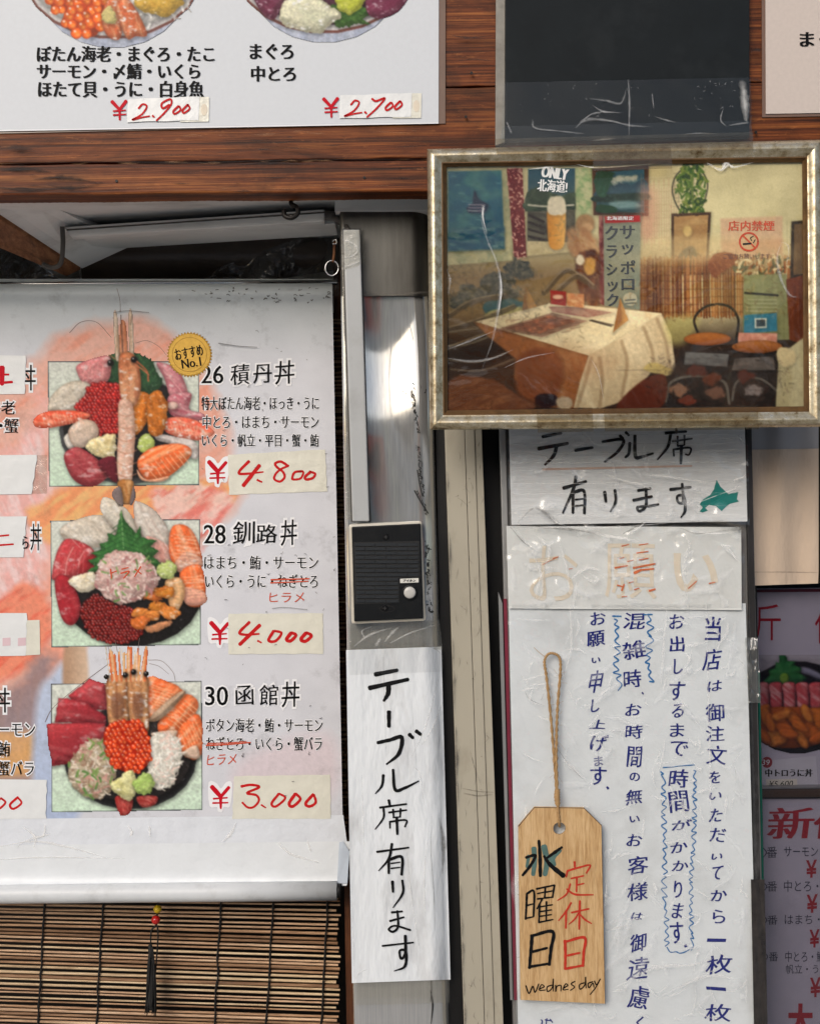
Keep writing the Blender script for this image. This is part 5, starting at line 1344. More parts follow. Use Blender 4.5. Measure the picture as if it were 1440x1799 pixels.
# lower sheet
dl = note_d(0.0, 11)
n1 = thing('notice_sheet', 'tall white notice with blue vertical handwriting in a plastic sleeve', 'notice', P(1110, 2100, 0))
n1p = sheet('paper', [(893, 1058), (1309, 1060), (1338, 2100), (916, 2100)], dl, M['paper'], n1, 60, 120)
n1s = sheet('plastic_sleeve', [(891, 1062), (1316, 1062), (1345, 2100), (912, 2100)], crumple(dl, 0.0020, 3, 0.0026), M['film'], n1, 130, 260)
U, LW = (860, 1050, 1 / 3), (860, 1380, 1 / 3)
def col(s, T): return [(c, x, y, w, h, T) for c, x, y, w, h in s]
chars = col([('当', 1175, 165, 84, 130), ('店', 1170, 325, 92, 116), ('は', 1185, 465, 76, 56), ('御', 1185, 607, 98, 96), ('注', 1187, 715, 98, 84), ('文', 1195, 830, 106, 100), ('を', 1185, 945, 60, 66), ('い', 1188, 1045, 66, 40), ('た', 1190, 1145, 66, 74)], U)
chars += col([('だ', 1200, 262, 86, 74), ('い', 1195, 375, 58, 34), ('て', 1195, 460, 56, 74), ('か', 1205, 577, 86, 62), ('ら', 1205, 690, 66, 74), ('一', 1192, 815, 100, 18), ('枚', 1205, 945, 140, 100), ('一', 1192, 1070, 104, 18), ('枚', 1202, 1200, 138, 92), ('ず', 1200, 1350, 90, 90)], LW)
chars += col([('お', 985, 125, 78, 80), ('出', 985, 245, 76, 84), ('し', 992, 362, 48, 84), ('す', 986, 490, 84, 104), ('る', 988, 595, 62, 74), ('ま', 985, 700, 74, 72), ('で', 992, 795, 96, 80), ('時', 995, 955, 102, 100), ('間', 995, 1075, 102, 114)], U)
chars += col([('が', 1010, 208, 100, 56), ('か', 998, 325, 92, 58), ('か', 1002, 425, 84, 56), ('り', 990, 547, 42, 92), ('ま', 990, 660, 56, 84), ('す', 985, 775, 72, 118)], LW)
chars += col([('混', 762, 122, 116, 88), ('雑', 760, 275, 122, 96), ('時', 752, 428, 96, 96), ('お', 757, 592, 84, 64), ('時', 760, 705, 92, 76), ('間', 762, 838, 76, 112), ('の', 762, 945, 54, 46), ('無', 760, 1050, 88, 80), ('い', 762, 1168, 52, 36)], U)
chars += col([('お', 762, 290, 78, 66), ('客', 778, 420, 108, 96), ('様', 780, 560, 108, 96), ('は', 775, 690, 58, 40), ('御', 780, 827, 88, 96), ('遠', 780, 965, 112, 118), ('慮', 784, 1118, 106, 122), ('く', 790, 1250, 40, 70), ('だ', 785, 1370, 80, 76)], LW)
chars += col([('お', 568, 110, 80, 70), ('願', 558, 215, 96, 80), ('い', 560, 330, 46, 30), ('申', 558, 442, 66, 120), ('し', 556, 570, 44, 70), ('上', 570, 668, 82, 46), ('げ', 575, 765, 84, 88), ('ま', 572, 862, 46, 50), ('す', 570, 940, 88, 100)], U)
items = []
for c, x, y, w, h, T in chars:
    X, Y = T[0] + x * T[2], T[1] + y * T[2]; w, h = w * T[2] * 0.97, h * T[2] * 0.97
    items.append((c, (X - w / 2, Y - h / 2, X + w / 2, Y + h / 2), {'rot': random.gauss(1.5, 2.5), 'shear': random.gauss(0.1, 0.06), 'warp': 0.035, 'sx': random.uniform(0.4, 0.65)}))
letters_each(items, M['blue'], up(dl, 0.0007), n1p, 'handwriting')
brush([([(1030, 838), (1036, 846), (1028, 850), (1026, 842)], 7)], M['blue'], up(dl, 0.0008), n1p, 'handwriting', LW)
brush([([(616, 998), (624, 1004), (618, 1008)], 9), ([(802, 500), (808, 508)], 8)], M['blue'], up(dl, 0.0008), n1p, 'handwriting', U)
brush([([(272, 1262), (276, 1240), (268, 1235)], 6), ([(290, 1235), (318, 1240)], 6), ([(300, 1228), (296, 1262)], 6), ([(318, 1232), (330, 1250)], 6)], M['blue'], up(dl, 0.0008), n1p, 'handwriting', LW)
def wavy(x0, y0, x1, y1, n, amp):
    t = np.linspace(0, 1, n * 2 + 1)
    return [(x0 + (x1 - x0) * a + (amp if k % 2 else -amp) * (0.25 + 1.3 * random.random()) + 6 * math.sin(a * 7), y0 + (y1 - y0) * a + random.gauss(0, (y1 - y0) / n * 0.16)) for k, a in enumerate(t)]
wv = [(wavy(662, 100, 676, 485, 9, 13), 7), (wavy(838, 90, 842, 458, 9, 13), 7), (wavy(905, 905, 935, 1840, 22, 11), 6), (wavy(1076, 905, 1062, 1845, 26, 10), 6),
      (wavy(912, 896, 1072, 882, 5, 0), 5), ([(932, 1842), (950, 1868), (980, 1866), (1000, 1874), (1030, 1866), (1062, 1846)], 6), ([(645, 97), (690, 98)], 8), ([(810, 90), (855, 88)], 7)]
for w_ in wv: brush([(w_[0], tuple(w_[1] * random.uniform(0.6, 1.3) for _ in range(14)))], M['lightblue'], up(dl, 0.0008), n1p, 'wavy_line', U)
def creases(n, box, s, seed, steep=0.5):
    r = np.random.default_rng(seed); out = []
    for q in range(n):
        x, y = r.uniform(box[0], box[2]), r.uniform(box[1], box[3])
        a = r.normal(0, steep) + (math.pi / 2 if r.random() < 0.35 else 0); l = r.uniform(8, s)
        p1 = (x + math.cos(a) * l * 0.5 + r.normal() * 3, y + math.sin(a) * l * 0.5 + r.normal() * 3)
        cl = lambda q_: (min(max(q_[0], box[0]), box[2]), min(max(q_[1], box[1]), box[3]))
        out.append(([(x, y), cl(p1), cl((x + math.cos(a) * l, y + math.sin(a) * l))], (0.4, r.uniform(0.9, 2.6), 0.4)))
    return out
brush(creases(120, (905, 1080, 1310, 1790), 60, 21) + [([(985, 1330), (1000, 1345), (1030, 1370)], (1, 4, 1)), ([(940, 1200), (930, 1230), (955, 1240)], (1, 2, 1)), ([(1080, 1735), (1150, 1700), (1215, 1695), (1260, 1680)], (1, 5, 2, 1)), ([(1160, 1750), (1240, 1715), (1300, 1722)], (1, 4, 1)), ([(1170, 1070), (1160, 1200)], (1, 2, 1)), ([(1000, 1062), (1003, 1130), (990, 1190)], (1, 2, 1)), ([(1240, 1060), (1245, 1300), (1250, 1500)], (1, 1.4, 1))],
      M['crease_glint_soft'], up(dl, 0.0066), n1s, 'sleeve_crease')  # painted highlights along the sleeve's creases
brush(creases(50, (905, 1080, 1310, 1790), 40, 22), M['crease'], up(dl, 0.0066), n1s, 'sleeve_glint')  # brighter glints, painted as short white strokes
brush([([(918, 1208), (930, 1228), (955, 1240)], (0.5, 1.2, 0.5)), ([(975, 1310), (1000, 1345), (1030, 1375)], (0.4, 1.4, 0.4)), ([(950, 1230), (955, 1218)], 0.8)], M['crease_dark'], up(dl, 0.0066), n1s, 'dark_crease')

brush(creases(60, (905, 1080, 1305, 1780), 110, 41, 0.9), M['sheen'], up(dl, 0.0064), n1s, 'sleeve_sheen', k=9)  # wide pale strokes paint a sheen on the sleeve
# middle, faded sheet
dm = note_d(0.0030, 5)
n2 = thing('notice_sheet', 'small yellowed notice whose orange lettering has faded away', 'notice', P(1095, 1072, 0.004))
NS = (860, 740, 580 / 1440)
n2p = sheet('paper', [(889, 924), (1301, 926), (1302, 1072), (893, 1069)], dm, plain('yellowed_paper', (223, 225, 222), 0.45, 0, 0.4, 0.05, 20, 0.22, 14, (168, 156, 136), 0.4, 20, 0.004), n2, 50, 20)
letters([('お', (170, 545, 390, 790), {'warp': 0.02, 'bold': -0.008}), ('願', (500, 535, 725, 775), {'warp': 0.01}), ('い', (805, 580, 990, 740), {'bold': 0.02})], M['faded'], up(dm, 0.0006), n2p, 'faded_lettering', NS)
da = [([(575, 545), (605, 538)], 5), ([(650, 540), (690, 534)], 4), ([(565, 600), (585, 594)], 4), ([(545, 640), (600, 630)], 7), ([(600, 612), (625, 606)], 5), ([(640, 575), (690, 568)], 5), ([(650, 605), (690, 598)], 5), ([(625, 640), (720, 622)], 8), ([(630, 662), (660, 648)], 12), ([(665, 648), (715, 644)], 8), ([(555, 715), (580, 722)], 6), ([(575, 738), (585, 712)], 8), ([(605, 705), (625, 700)], 4), ([(630, 735), (650, 728)], 5), ([(695, 740), (720, 732)], 9), ([(575, 766), (598, 764)], 4), ([(865, 730), (900, 698)], 5), ([(955, 708), (982, 702)], 5), ([(275, 598), (298, 592)], 4), ([(345, 645), (360, 642)], 3), ([(230, 625), (300, 590)], 2)]
brush(da, M['orange_ink'], up(dm, 0.0010), n2p, 'ink_remnants', NS)
n2s = sheet('plastic_sleeve', [(886, 921), (1306, 924), (1308, 1068), (890, 1066)], crumple(dm, 0.0020, 4, 0.0036), M['film'], n2, 130, 50)
brush([([(180, 560), (215, 640), (230, 720), (205, 800)], (2, 6, 5, 1)), ([(215, 500), (260, 560), (240, 640)], (2, 7, 2)), ([(290, 500), (330, 620), (350, 760)], (1, 5, 1)), ([(350, 690), (420, 640), (480, 650)], (2, 9, 2)), ([(380, 700), (370, 760), (360, 830)], (1, 5, 1)), ([(400, 670), (450, 700), (480, 690)], (2, 8, 1)), ([(840, 480), (870, 540), (850, 600), (865, 740)], (1, 5, 3, 1)), ([(1000, 530), (1040, 560), (1080, 610)], (2, 9, 1)), ([(1010, 540), (1060, 545)], (1, 6, 1)), ([(110, 470), (160, 530), (200, 580)], (1, 3, 1)), ([(560, 500), (600, 515), (650, 525)], (1, 6, 1)), ([(840, 620), (850, 720), (870, 840)], (1, 3, 1))],
      M['crease_glint_soft'], up(dm, 0.0078), n2s, 'sleeve_crease', NS)  # crease highlights of the middle sleeve, painted pale
brush([([(200, 490), (250, 540), (280, 520)], (1, 5, 1)), ([(430, 655), (470, 690), (450, 700)], (1, 6, 1)), ([(1040, 560), (1075, 600)], (1, 5, 1)), ([(195, 780), (215, 700), (240, 640)], (1, 4, 1)), ([(590, 500), (640, 470), (690, 432)], (1, 6, 1))], M['crease'], up(dm, 0.0080), n2s, 'sleeve_glint', NS)  # sharpest glints of this sleeve, painted white

brush(creases(26, (900, 930, 1295, 1060), 70, 43, 0.9), M['sheen'], up(dm, 0.0076), n2s, 'sleeve_sheen', k=9)  # broad sheen painted over the middle sleeve
# upper sheet
du_ = note_d(0.0022, 8)
n3 = thing('notice_sheet', 'white notice with black brush lettering and a teal island shape below the frame', 'notice', P(1100, 918, 0.002))
n3p = sheet('paper', [(893, 735), (1307, 735), (1312, 916), (898, 922)], du_, plain('ruled_paper', (222, 224, 224), 0.42, 0, 0.4, 0.04, 20, 0.3, 26, (140, 136, 130), 0.4, 22, 0.004, (0.5, 1, 3)), n3, 50, 24)
s3 = [([(230, 68), (312, 52)], 14), ([(212, 120), (340, 97)], 16), ([(292, 106), (278, 150), (240, 190)], (16, 16, 10)), ([(372, 127), (448, 115)], 14),
      ([(490, 90), (580, 80), (560, 130), (500, 178)], (12, 14, 14, 9)), ([(566, 62), (582, 76)], 12), ([(592, 48), (606, 62)], 12), ([(610, 95), (606, 140), (590, 158)], 13), ([(632, 62), (634, 152), (660, 156), (712, 140)], (14, 16, 14, 9)),
      ([(812, 34), (814, 52)], 11), ([(765, 52), (856, 45)], 12), ([(788, 55), (775, 112), (730, 168)], (13, 13, 7)), ([(795, 88), (882, 76)], 9), ([(818, 66), (818, 106)], 9), ([(848, 62), (848, 104)], 9), ([(818, 108), (848, 104)], 8), ([(800, 126), (802, 152)], 9), ([(798, 124), (872, 116), (868, 146), (852, 144)], 9), ([(835, 108), (832, 185)], 13),
      ([(320, 292), (420, 262)], 14), ([(375, 240), (365, 292), (318, 400)], (14, 14, 9)), ([(362, 312), (362, 400)], 13), ([(362, 312), (410, 305), (412, 402)], 14), ([(372, 342), (406, 338)], 8), ([(372, 370), (406, 366)], 8),
      ([(500, 308), (506, 352)], 14), ([(545, 300), (548, 350), (525, 395)], (13, 13, 7)), ([(645, 302), (700, 293)], 12), ([(625, 345), (706, 328)], 13), ([(680, 292), (680, 368), (652, 392), (644, 374), (690, 370), (735, 362)], 12),
      ([(785, 298), (876, 288)], 13), ([(838, 272), (842, 350), (820, 352), (818, 326), (846, 330), (850, 390), (832, 420)], (12, 13, 11, 11, 13, 13, 6))]
brush(s3, M['marker'], up(du_, 0.0006), n3p, 'lettering', NS, jit=0.05)
brush([([(230, 210), (500, 204), (880, 195)], 9)], M['faded_line'], up(du_, 0.0006), n3p, 'underline', NS)
flat([(988, 255), (1004, 285), (1040, 318), (1082, 308), (1076, 340), (1086, 350), (1045, 360), (1030, 372), (1010, 392), (985, 370), (955, 364), (938, 378), (950, 390), (926, 398), (914, 393), (928, 376), (914, 362), (928, 342), (960, 322), (976, 298)], M['teal'], up(du_, 0.0006), n3p, 'island_print', NS)
n3s = sheet('plastic_sleeve', [(889, 735), (1312, 735), (1316, 922), (894, 928)], crumple(du_, 0.0018, 6, 0.0030), M['film'], n3, 130, 60)
rl = [([(95, y), (400, y - 2 + random.gauss(0, 1)), (1100, y - 4)], random.uniform(0.8, 2.0)) for y in (62, 100, 140, 182, 215, 272, 316, 372, 414)]
brush(rl, M['crease_glint_soft'], up(du_, 0.0068), n3s, 'tape_edge', NS)  # pale highlight lines painted along the tape edges
brush([([(500, 232), (600, 262), (690, 275)], (1, 4, 1)), ([(640, 228), (760, 240), (960, 268)], (1, 5, 1)), ([(520, 245), (640, 275), (740, 310)], (1, 2.5, 1)), ([(900, 125), (1000, 130), (1100, 122)], (1, 2.5, 1)), ([(1000, 320), (1050, 300), (1086, 280)], (1, 4, 1)), ([(920, 350), (1000, 320)], (1, 3, 1)), ([(1080, 60), (1110, 100)], (1, 6, 1)), ([(1060, 260), (1120, 235)], (2, 6, 1)), ([(1010, 80), (1080, 70)], (1, 3, 1)), ([(220, 150), (280, 170), (330, 150), (420, 90)], (1, 2, 1)), ([(470, 110), (440, 80), (400, 55)], (1, 3, 1))],
      M['crease'], up(du_, 0.0070), n3s, 'sleeve_glint', NS)  # white painted glints on the upper sleeve
brush([([(120, 445), (190, 380), (250, 405), (300, 450), (360, 470)], (3, 8, 14, 10, 2)), ([(820, 436), (920, 438), (1040, 445), (1100, 470), (980, 480)], (2, 6, 14, 22, 3)), ([(90, 462), (140, 520), (190, 560)], (2, 5, 1)), ([(580, 490), (620, 470), (680, 432)], (3, 6, 1)), ([(130, 450), (230, 462), (400, 478), (520, 500)], (2, 9, 9, 2)), ([(830, 466), (900, 490), (1000, 480)], (1, 6, 1))],
      M['crease_dark'], up(dm, 0.0084), n3s, 'grimy_fold', NS)
brush([([(100, 470), (300, 462), (540, 462), (820, 440)], (1, 3, 3, 1)), ([(250, 400), (290, 440), (330, 455)], (1, 5, 1)), ([(420, 480), (560, 508), (600, 510)], (2, 7, 2)), ([(880, 480), (980, 490), (1080, 480)], (1, 4, 1))], M['crease'], up(dm, 0.0088), n3s, 'fold_glint', NS)  # light on the fold put in as white strokes

brush(creases(22, (905, 760, 1300, 905), 110, 45, 0.4), M['sheen'], up(du_, 0.0066), n3s, 'sleeve_sheen', k=8)  # faint painted sheen on the upper sleeve
# crumpled plastic down the right edge
for q, (x0, y0, x1, y1, lab) in enumerate(((1308, 1120, 1330, 1235, 'crumpled clear tape on the right edge of the notice panel'), (1318, 1545, 1342, 1830, 'loose black and clear plastic strip at the lower right of the notice'))):
    o = sheet('plastic_strip', [(x0, y0), (x1, y0), (x1 + 6, y1), (x0 + 6, y1)], lambda x, y: 0.004 + 0.006 * (fbm(x / 7.0, y / 26.0, q + 2) - 0.3), M['plastic'] if q == 0 else plain('dark_plastic', (48, 44, 42), 0.22, 0, 0.6, 0.5, 60), None, 14, 50)
    tag(o, lab, 'plastic strip')

# ------------------------------------------------------------------ wooden closing-day tag
wt = thing('wooden_tag', 'wooden tag with cut corners, brush writing and Wednesday in black', 'wooden tag', P(985, 1760, 0.008))
TG = LW
o2 = [(150, 215), (235, 115), (495, 118), (588, 210), (607, 1150), (162, 1130)]
hole = [(367 + 33 * math.cos(a), 227 + 33 * math.sin(a)) for a in np.linspace(0, 2 * math.pi, 24, endpoint=False)]
def tag_board():
    cv = bpy.data.curves.new('tagshape', 'CURVE'); cv.dimensions = '2D'; cv.fill_mode = 'BOTH'
    for loop in (o2, hole):
        s = cv.splines.new('POLY'); s.points.add(len(loop) - 1); s.use_cyclic_u = True
        for k, (x, y) in enumerate(loop): s.points[k].co = (x / 100, -y / 100, 0, 1)
    cv.extrude = 0.1
    ob = bpy.data.objects.new('tagshape', cv); COL.objects.link(ob)
    dg = bpy.context.evaluated_depsgraph_get(); dg.update()
    m = bpy.data.meshes.new_from_object(ob.evaluated_get(dg))
    v = np.empty(len(m.vertices) * 3, np.float32); m.vertices.foreach_get('co', v); v = v.reshape(-1, 3)
    f = [list(p.vertices) for p in m.polygons]
    px, py = TG[0] + v[:, 0] * 100 * TG[2], TG[1] - v[:, 1] * 100 * TG[2]
    w = PA(px, py, np.full(len(px), 0.0125)); w[:, 1] += np.where(v[:, 2] > 0, 0, 0.004)
    bpy.data.objects.remove(ob); bpy.data.curves.remove(cv); bpy.data.meshes.remove(m)
    return mesh('board', w, f, M['tagwood'], wt)
tgb = tag_board()
brush([([(150, 215), (235, 115)], 4), ([(235, 116), (495, 119)], 3), ([(495, 118), (588, 210)], 4), ([(588, 210), (607, 1150)], 2)], plain('burnt_edge', (62, 40, 24), 0.7), 0.0127, tgb, 'burnt_edge', TG)
TD = 0.0129
tk = [([(258, 290), (264, 380), (266, 478)], (14, 20, 18)), ([(190, 380), (240, 368), (215, 420), (172, 474)], (14, 16, 16, 14)), ([(380, 325), (345, 350), (292, 388)], (12, 18, 12)), ([(285, 372), (320, 420), (388, 476)], (14, 22, 26)),
      ([(195, 570), (192, 640), (188, 705)], 12), ([(195, 570), (232, 560), (230, 690)], 12), ([(196, 632), (228, 624)], 9), ([(190, 700), (228, 692)], 9),
      ([(246, 545), (340, 525)], 10), ([(340, 525), (330, 590)], 10), ([(292, 540), (288, 595)], 10), ([(250, 570), (285, 562)], 8), ([(296, 562), (332, 555)], 8), ([(250, 598), (330, 588)], 9),
      ([(275, 600), (248, 650)], 9), ([(262, 630), (258, 722)], 11), ([(262, 640), (330, 628)], 8), ([(262, 665), (326, 655)], 8), ([(260, 690), (326, 680)], 8), ([(256, 722), (332, 706)], 9), ([(298, 612), (296, 712)], 9),
      ([(222, 790), (216, 870), (208, 962)], 18), ([(222, 792), (330, 770), (322, 860), (312, 945)], (16, 18, 18, 16)), ([(225, 876), (302, 856)], 14), ([(212, 955), (315, 938)], 14)]
brush(tk, M['marker'], TD + 0.0003, tgb, 'lettering', TG, jit=0.10)
brush([([(232, 330), (236, 400), (228, 470)], 26), ([(285, 320), (300, 400), (290, 470)], 30), ([(370, 340), (330, 380), (340, 420)], (22, 34, 20)), ([(205, 370), (195, 430)], 18)], M['teal_wash'], TD, tgb, 'wash', TG)
tr_ = [([(446, 402), (448, 432)], 11), ([(408, 452), (402, 482)], 10), ([(408, 450), (470, 432), (528, 420), (508, 462)], 10), ([(428, 490), (494, 476)], 9), ([(458, 485), (456, 560)], 10), ([(458, 525), (496, 516)], 8), ([(424, 518), (404, 572), (356, 606)], (9, 10, 5)), ([(404, 545), (450, 574), (545, 576)], (8, 11, 7)),
       ([(428, 618), (400, 665), (362, 712)], (10, 11, 6)), ([(402, 665), (400, 752)], 11), ([(430, 670), (522, 650)], 10), ([(474, 608), (470, 758)], 11), ([(468, 672), (446, 705), (415, 732)], (9, 9, 5)), ([(474, 678), (500, 706), (536, 728)], (8, 10, 6)),
       ([(396, 818), (398, 895), (396, 968)], 15), ([(396, 824), (498, 802), (494, 880), (490, 952)], (13, 16, 15, 14)), ([(410, 896), (474, 882)], 12), ([(398, 966), (492, 948)], 13)]
brush(tr_, plain('red_brush', (186, 52, 36), 0.5, 0, 0.3, 0.22, 200), TD + 0.0002, tgb, 'lettering', TG, jit=0.10)
wd = [([(190, 1055), (206, 1096), (226, 1058), (238, 1090), (258, 1045)], 7), ([(262, 1072), (286, 1060), (272, 1050), (260, 1078), (292, 1078)], 6), ([(326, 1052), (302, 1062), (304, 1086), (328, 1066), (334, 1018), (334, 1084)], 6), ([(346, 1052), (347, 1086), (352, 1060), (374, 1054), (374, 1084)], 6),
      ([(388, 1068), (410, 1054), (398, 1046), (386, 1076), (412, 1074)], 6), ([(448, 1032), (428, 1046), (446, 1062), (424, 1080)], 6), ([(496, 1040), (472, 1050), (476, 1074), (500, 1050), (504, 1008), (506, 1068)], 6), ([(542, 1034), (518, 1044), (522, 1066), (542, 1042), (548, 1064)], 6), ([(550, 1030), (562, 1050), (582, 1018), (560, 1060), (528, 1102)], 6)]
brush(wd, M['ink'], TD + 0.0002, tgb, 'lettering', TG)

tw = thing('twine_loop', 'jute twine loop holding up the wooden tag', 'twine', P(980, 1458, 0.012))
TT = lambda x, y, d: (U[0] + x * U[2], U[1] + y * U[2], d)
tube('strand', [TT(352, 1030, .0105), TT(340, 860, .010), TT(322, 640, .009), TT(300, 430, .009), TT(288, 340, .009), TT(305, 300, .009), TT(335, 294, .009), TT(366, 315, .009), TT(372, 380, .009), TT(358, 560, .0095), TT(352, 700, .010), TT(350, 850, .012), TT(356, 1030, .0125)], 0.0016, M['twine'], tw, 8, 14, twist=0.32)
tube('wrapped_end', [TT(356, 1010, .012), TT(354, 1050, .0125), TT(358, 1095, .014)], (0.0032, 0.0036, 0.0030), M['twine'], tw, 10, 10, twist=0.15)
tube('strand', [TT(358, 1085, .0135), TT(360, 1130, .0145), TT(366, 1185, .0135), TT(367, 1205, .008)], 0.0015, M['twine'], tw, 8, 10, twist=0.32)
for q in range(34):
    t_ = gg.random(); x_, y_ = (300 + 50 * t_, 330 + 690 * t_) if q % 2 else (372 - 18 * t_, 340 + 690 * t_)
    tube('fibre', [TT(x_, y_, .0115), TT(x_ + gg.normal() * 9, y_ + gg.normal() * 12, .0125), TT(x_ + gg.normal() * 17, y_ + gg.normal() * 22, .012)], 0.00016, M['twine'], tw, 3, 2)
tube('fibre', [TT(300, 318, .009), TT(262, 290, .0085), TT(232, 262, .008)], 0.0003, M['twine'], tw, 4, 4)
tube('fibre', [TT(345, 780, .0115), TT(420, 850, .0085), TT(512, 945, .007)], 0.00035, M['crease_dark'], tw, 4, 4)
# ------------------------------------------------------------------ right-hand window: curtain, menu posters, rail, glass
GD = -0.055
cu = thing('cloth_curtain', 'beige cloth curtain hanging before the glass below the frame', 'curtain', P(1420, 1030, GD + 0.02))
def cd(x, y): return GD + 0.018 + 0.003 * np.sin(np.asarray(x) / 23.0 + np.asarray(y) / 160.0) + 0.002 * np.sin(np.asarray(x) / 9.0)
sheet('cloth', [(1312, 786), (1437, 784), (1437, 1006), (1316, 1006)], cd, M['cloth'], cu, 40, 30)
sheet('top_band', [(1312, 690), (1437, 690), (1437, 788), (1312, 790)], up(cd, 0.0006), M['cloth_band'], cu, 40, 8)
sheet('hem', [(1316, 1004), (1437, 1005), (1436, 1025), (1318, 1029)], up(cd, 0.001), M['cloth'], cu, 40, 6)
brush([([(1318, 1005), (1380, 1005), (1437, 1006)], 1.2)], M['smudge'], up(cd, 0.0016), cu, 'stitching')
cu2 = thing('cloth_curtain', 'second beige curtain panel at the right edge of the window', 'curtain', P(1500, 1030, GD + 0.02))
sheet('cloth', [(1440, 690), (1700, 690), (1700, 1024), (1440, 1024)], cd, M['cloth'], cu2, 50, 30)

PD = GD - 0.012
W1, W2 = (1290, 1000, 150 / 642), (1290, 1380, 150 / 644)
m1 = thing('window_poster', 'lilac menu poster with a tuna and sea urchin bowl priced 5,600', 'poster', P(1420, 1382, PD))
prism('poster_sheet', [(1312, 1034), (1700, 1030), (1700, 1384), (1322, 1384)], PD, 0.002, M['poster'], m1)
flat([(1312, 1036), (1700, 1032), (1700, 1037), (1312, 1041)], M['maroon'], PD + 0.0006, m1, 'border_line')
letters([('斤', (150, 262, 346, 540), {'bold': -0.004})], M['lead_red'], PD + 0.0006, m1, 'lettering', W1)
letters([('作', (600, 290, 800, 560), {'bold': -0.004})], M['lead_red'], PD + 0.0006, m1, 'lettering', W1)
p = Paint(1326, 1148, 1560, 1345, 0.8); p.T = W1; p.vol, p.shadow = 0.4, 0.25
p.shape([(150, 640), (1160, 640), (1160, 800), (150, 800)], (168, 164, 172), smooth=False)
p.ell(470, 1040, 420, 350, (30, 26, 30), edge=(12, (60, 56, 62)))
p.shape([(490, 740), (560, 745), (660, 800), (640, 830), (560, 800), (500, 780)], (150, 150, 170), soft=4)
p.shape([(335, 645), (382, 645), (395, 690), (455, 690), (445, 720), (500, 740), (490, 780), (540, 820), (470, 870), (250, 870), (200, 850), (262, 800), (250, 770), (300, 740), (308, 690), (330, 705)], (48, 112, 62), smooth=False, wob=2, wsc=5, tex=(16, 4, 80, 0.6, (84, 150, 84)), edge=(3, (24, 60, 36)))
p.ell(372, 820, 34, 40, (120, 160, 60))
for k in range(10):
    x = 160 + k * 100
    p.shape([(x, 862), (x + 88, 855), (x + 96, 940), (x + 90, 1040), (x + 14, 1046), (x + 4, 950)], (206, 84, 88), tex=(22, 4, 40, 0.8, (240, 186, 182)), edge=(3, (130, 30, 40)))
p.shape([(180, 1050), (640, 1040), (860, 1060), (800, 1230), (620, 1320), (400, 1345), (220, 1320), (170, 1200)], (170, 82, 26))
for q in range(26):
    gx, gy = 200 + (q * 137) % 600, 1070 + (q * 83) % 235
    an = (q * 53) % 120 - 40
    c, s = math.cos(math.radians(an)), math.sin(math.radians(an))
    p.shape([(gx + a * c - b * s, gy + a * s + b * c) for a, b in ((-75, -10), (-40, -36), (30, -34), (78, -6), (50, 30), (-40, 32))], ((226, 128, 44), (214, 112, 40), (232, 146, 60))[q % 3], tex=(10, 4, an, 0.6, (186, 90, 30)), edge=(4, (140, 66, 18)))
p.blur(1).build('bowl_picture', PD + 0.0008, M['print'], m1)
flat([(1332, 1338), (1432, 1328), (1436, 1384), (1334, 1384)], plain('caption_paper', (206, 206, 214), 0.45), PD + 0.0012, m1, 'caption_panel')
flat([(242 + 40 * math.cos(2 * math.pi * i / 24), 1452 + 42 * math.sin(2 * math.pi * i / 24)) for i in range(24)], plain('badge_red', (150, 34, 44), 0.45), PD + 0.0016, m1, 'number_badge', W1)
letters([('39', (205, 1432, 262, 1472), {'shear': 0.1})], M['halo'], PD + 0.002, m1, 'lettering', W1)
letters([('中トロうに丼', (230, 1502, 582, 1560), {'sx': 3})], M['ink'], PD + 0.0017, m1, 'lettering', W1)
flat([(235, 1580), (468, 1576), (470, 1645), (236, 1648)], plain('caption_label', (226, 222, 206), 0.45), PD + 0.0017, m1, 'price_label', W1)
letters([('¥5,600', (258, 1590, 438, 1640), {'shear': 0.15, 'warp': 0.01})], M['ink'], PD + 0.0021, m1, 'handwriting', W1)

rl_ = thing('window_rail', 'dark brown rail between the two window posters', 'rail', P(1450, 1402, GD))
prism('bar', [(1322, 1387), (1700, 1383), (1700, 1399), (1324, 1402)], GD - 0.004, 0.02, M['rail'], rl_, 0.002)
prism('lip', [(1322, 1382.5), (1700, 1378.5), (1700, 1382.4), (1322, 1386.4)], GD - 0.002, 0.02, M['alu'], rl_, 0.0006)

m2 = thing('window_poster', 'lilac menu poster handwritten in red and navy at the lower right', 'poster', P(1440, 2150, PD))
prism('poster_sheet', [(1330, 1404), (1700, 1402), (1700, 2150), (1345, 2150)], PD, 0.002, M['poster'], m2)
letters_each([('新', (255, 165, 588, 402), {'sx': 9, 'shear': 0.1, 'warp': 0.012}), ('作', (600, 190, 880, 402), {'sx': 9, 'shear': 0.1}), ('大', (408, 1655, 580, 1880), {'bold': 0.045})] +
        [('¥', b, {'bold': 0.022, 'rot': 4, 'shear': 0.08}) for b in ((540, 565, 614, 692), (545, 825, 620, 956), (566, 1090, 634, 1218), (570, 1452, 644, 1592))], M['lead_red'], PD + 0.0007, m2, 'lettering', W2)
nv = plain('navy_marker', (30, 34, 66), 0.5)
letters_each([('番', (240, 462, 318, 546), {}), ('サーモン', (370, 462, 626, 536), {}), ('番', (243, 722, 318, 800), {}), ('中とろ・', (370, 715, 630, 802), {}), ('番', (245, 980, 322, 1050), {}), ('はまち・', (376, 975, 640, 1046), {}), ('番', (256, 1256, 326, 1326), {}), ('中とろ・鮪', (380, 1250, 672, 1332), {}), ('帆立・うに', (385, 1350, 700, 1420), {})], nv, PD + 0.0007, m2, 'handwriting', W2)
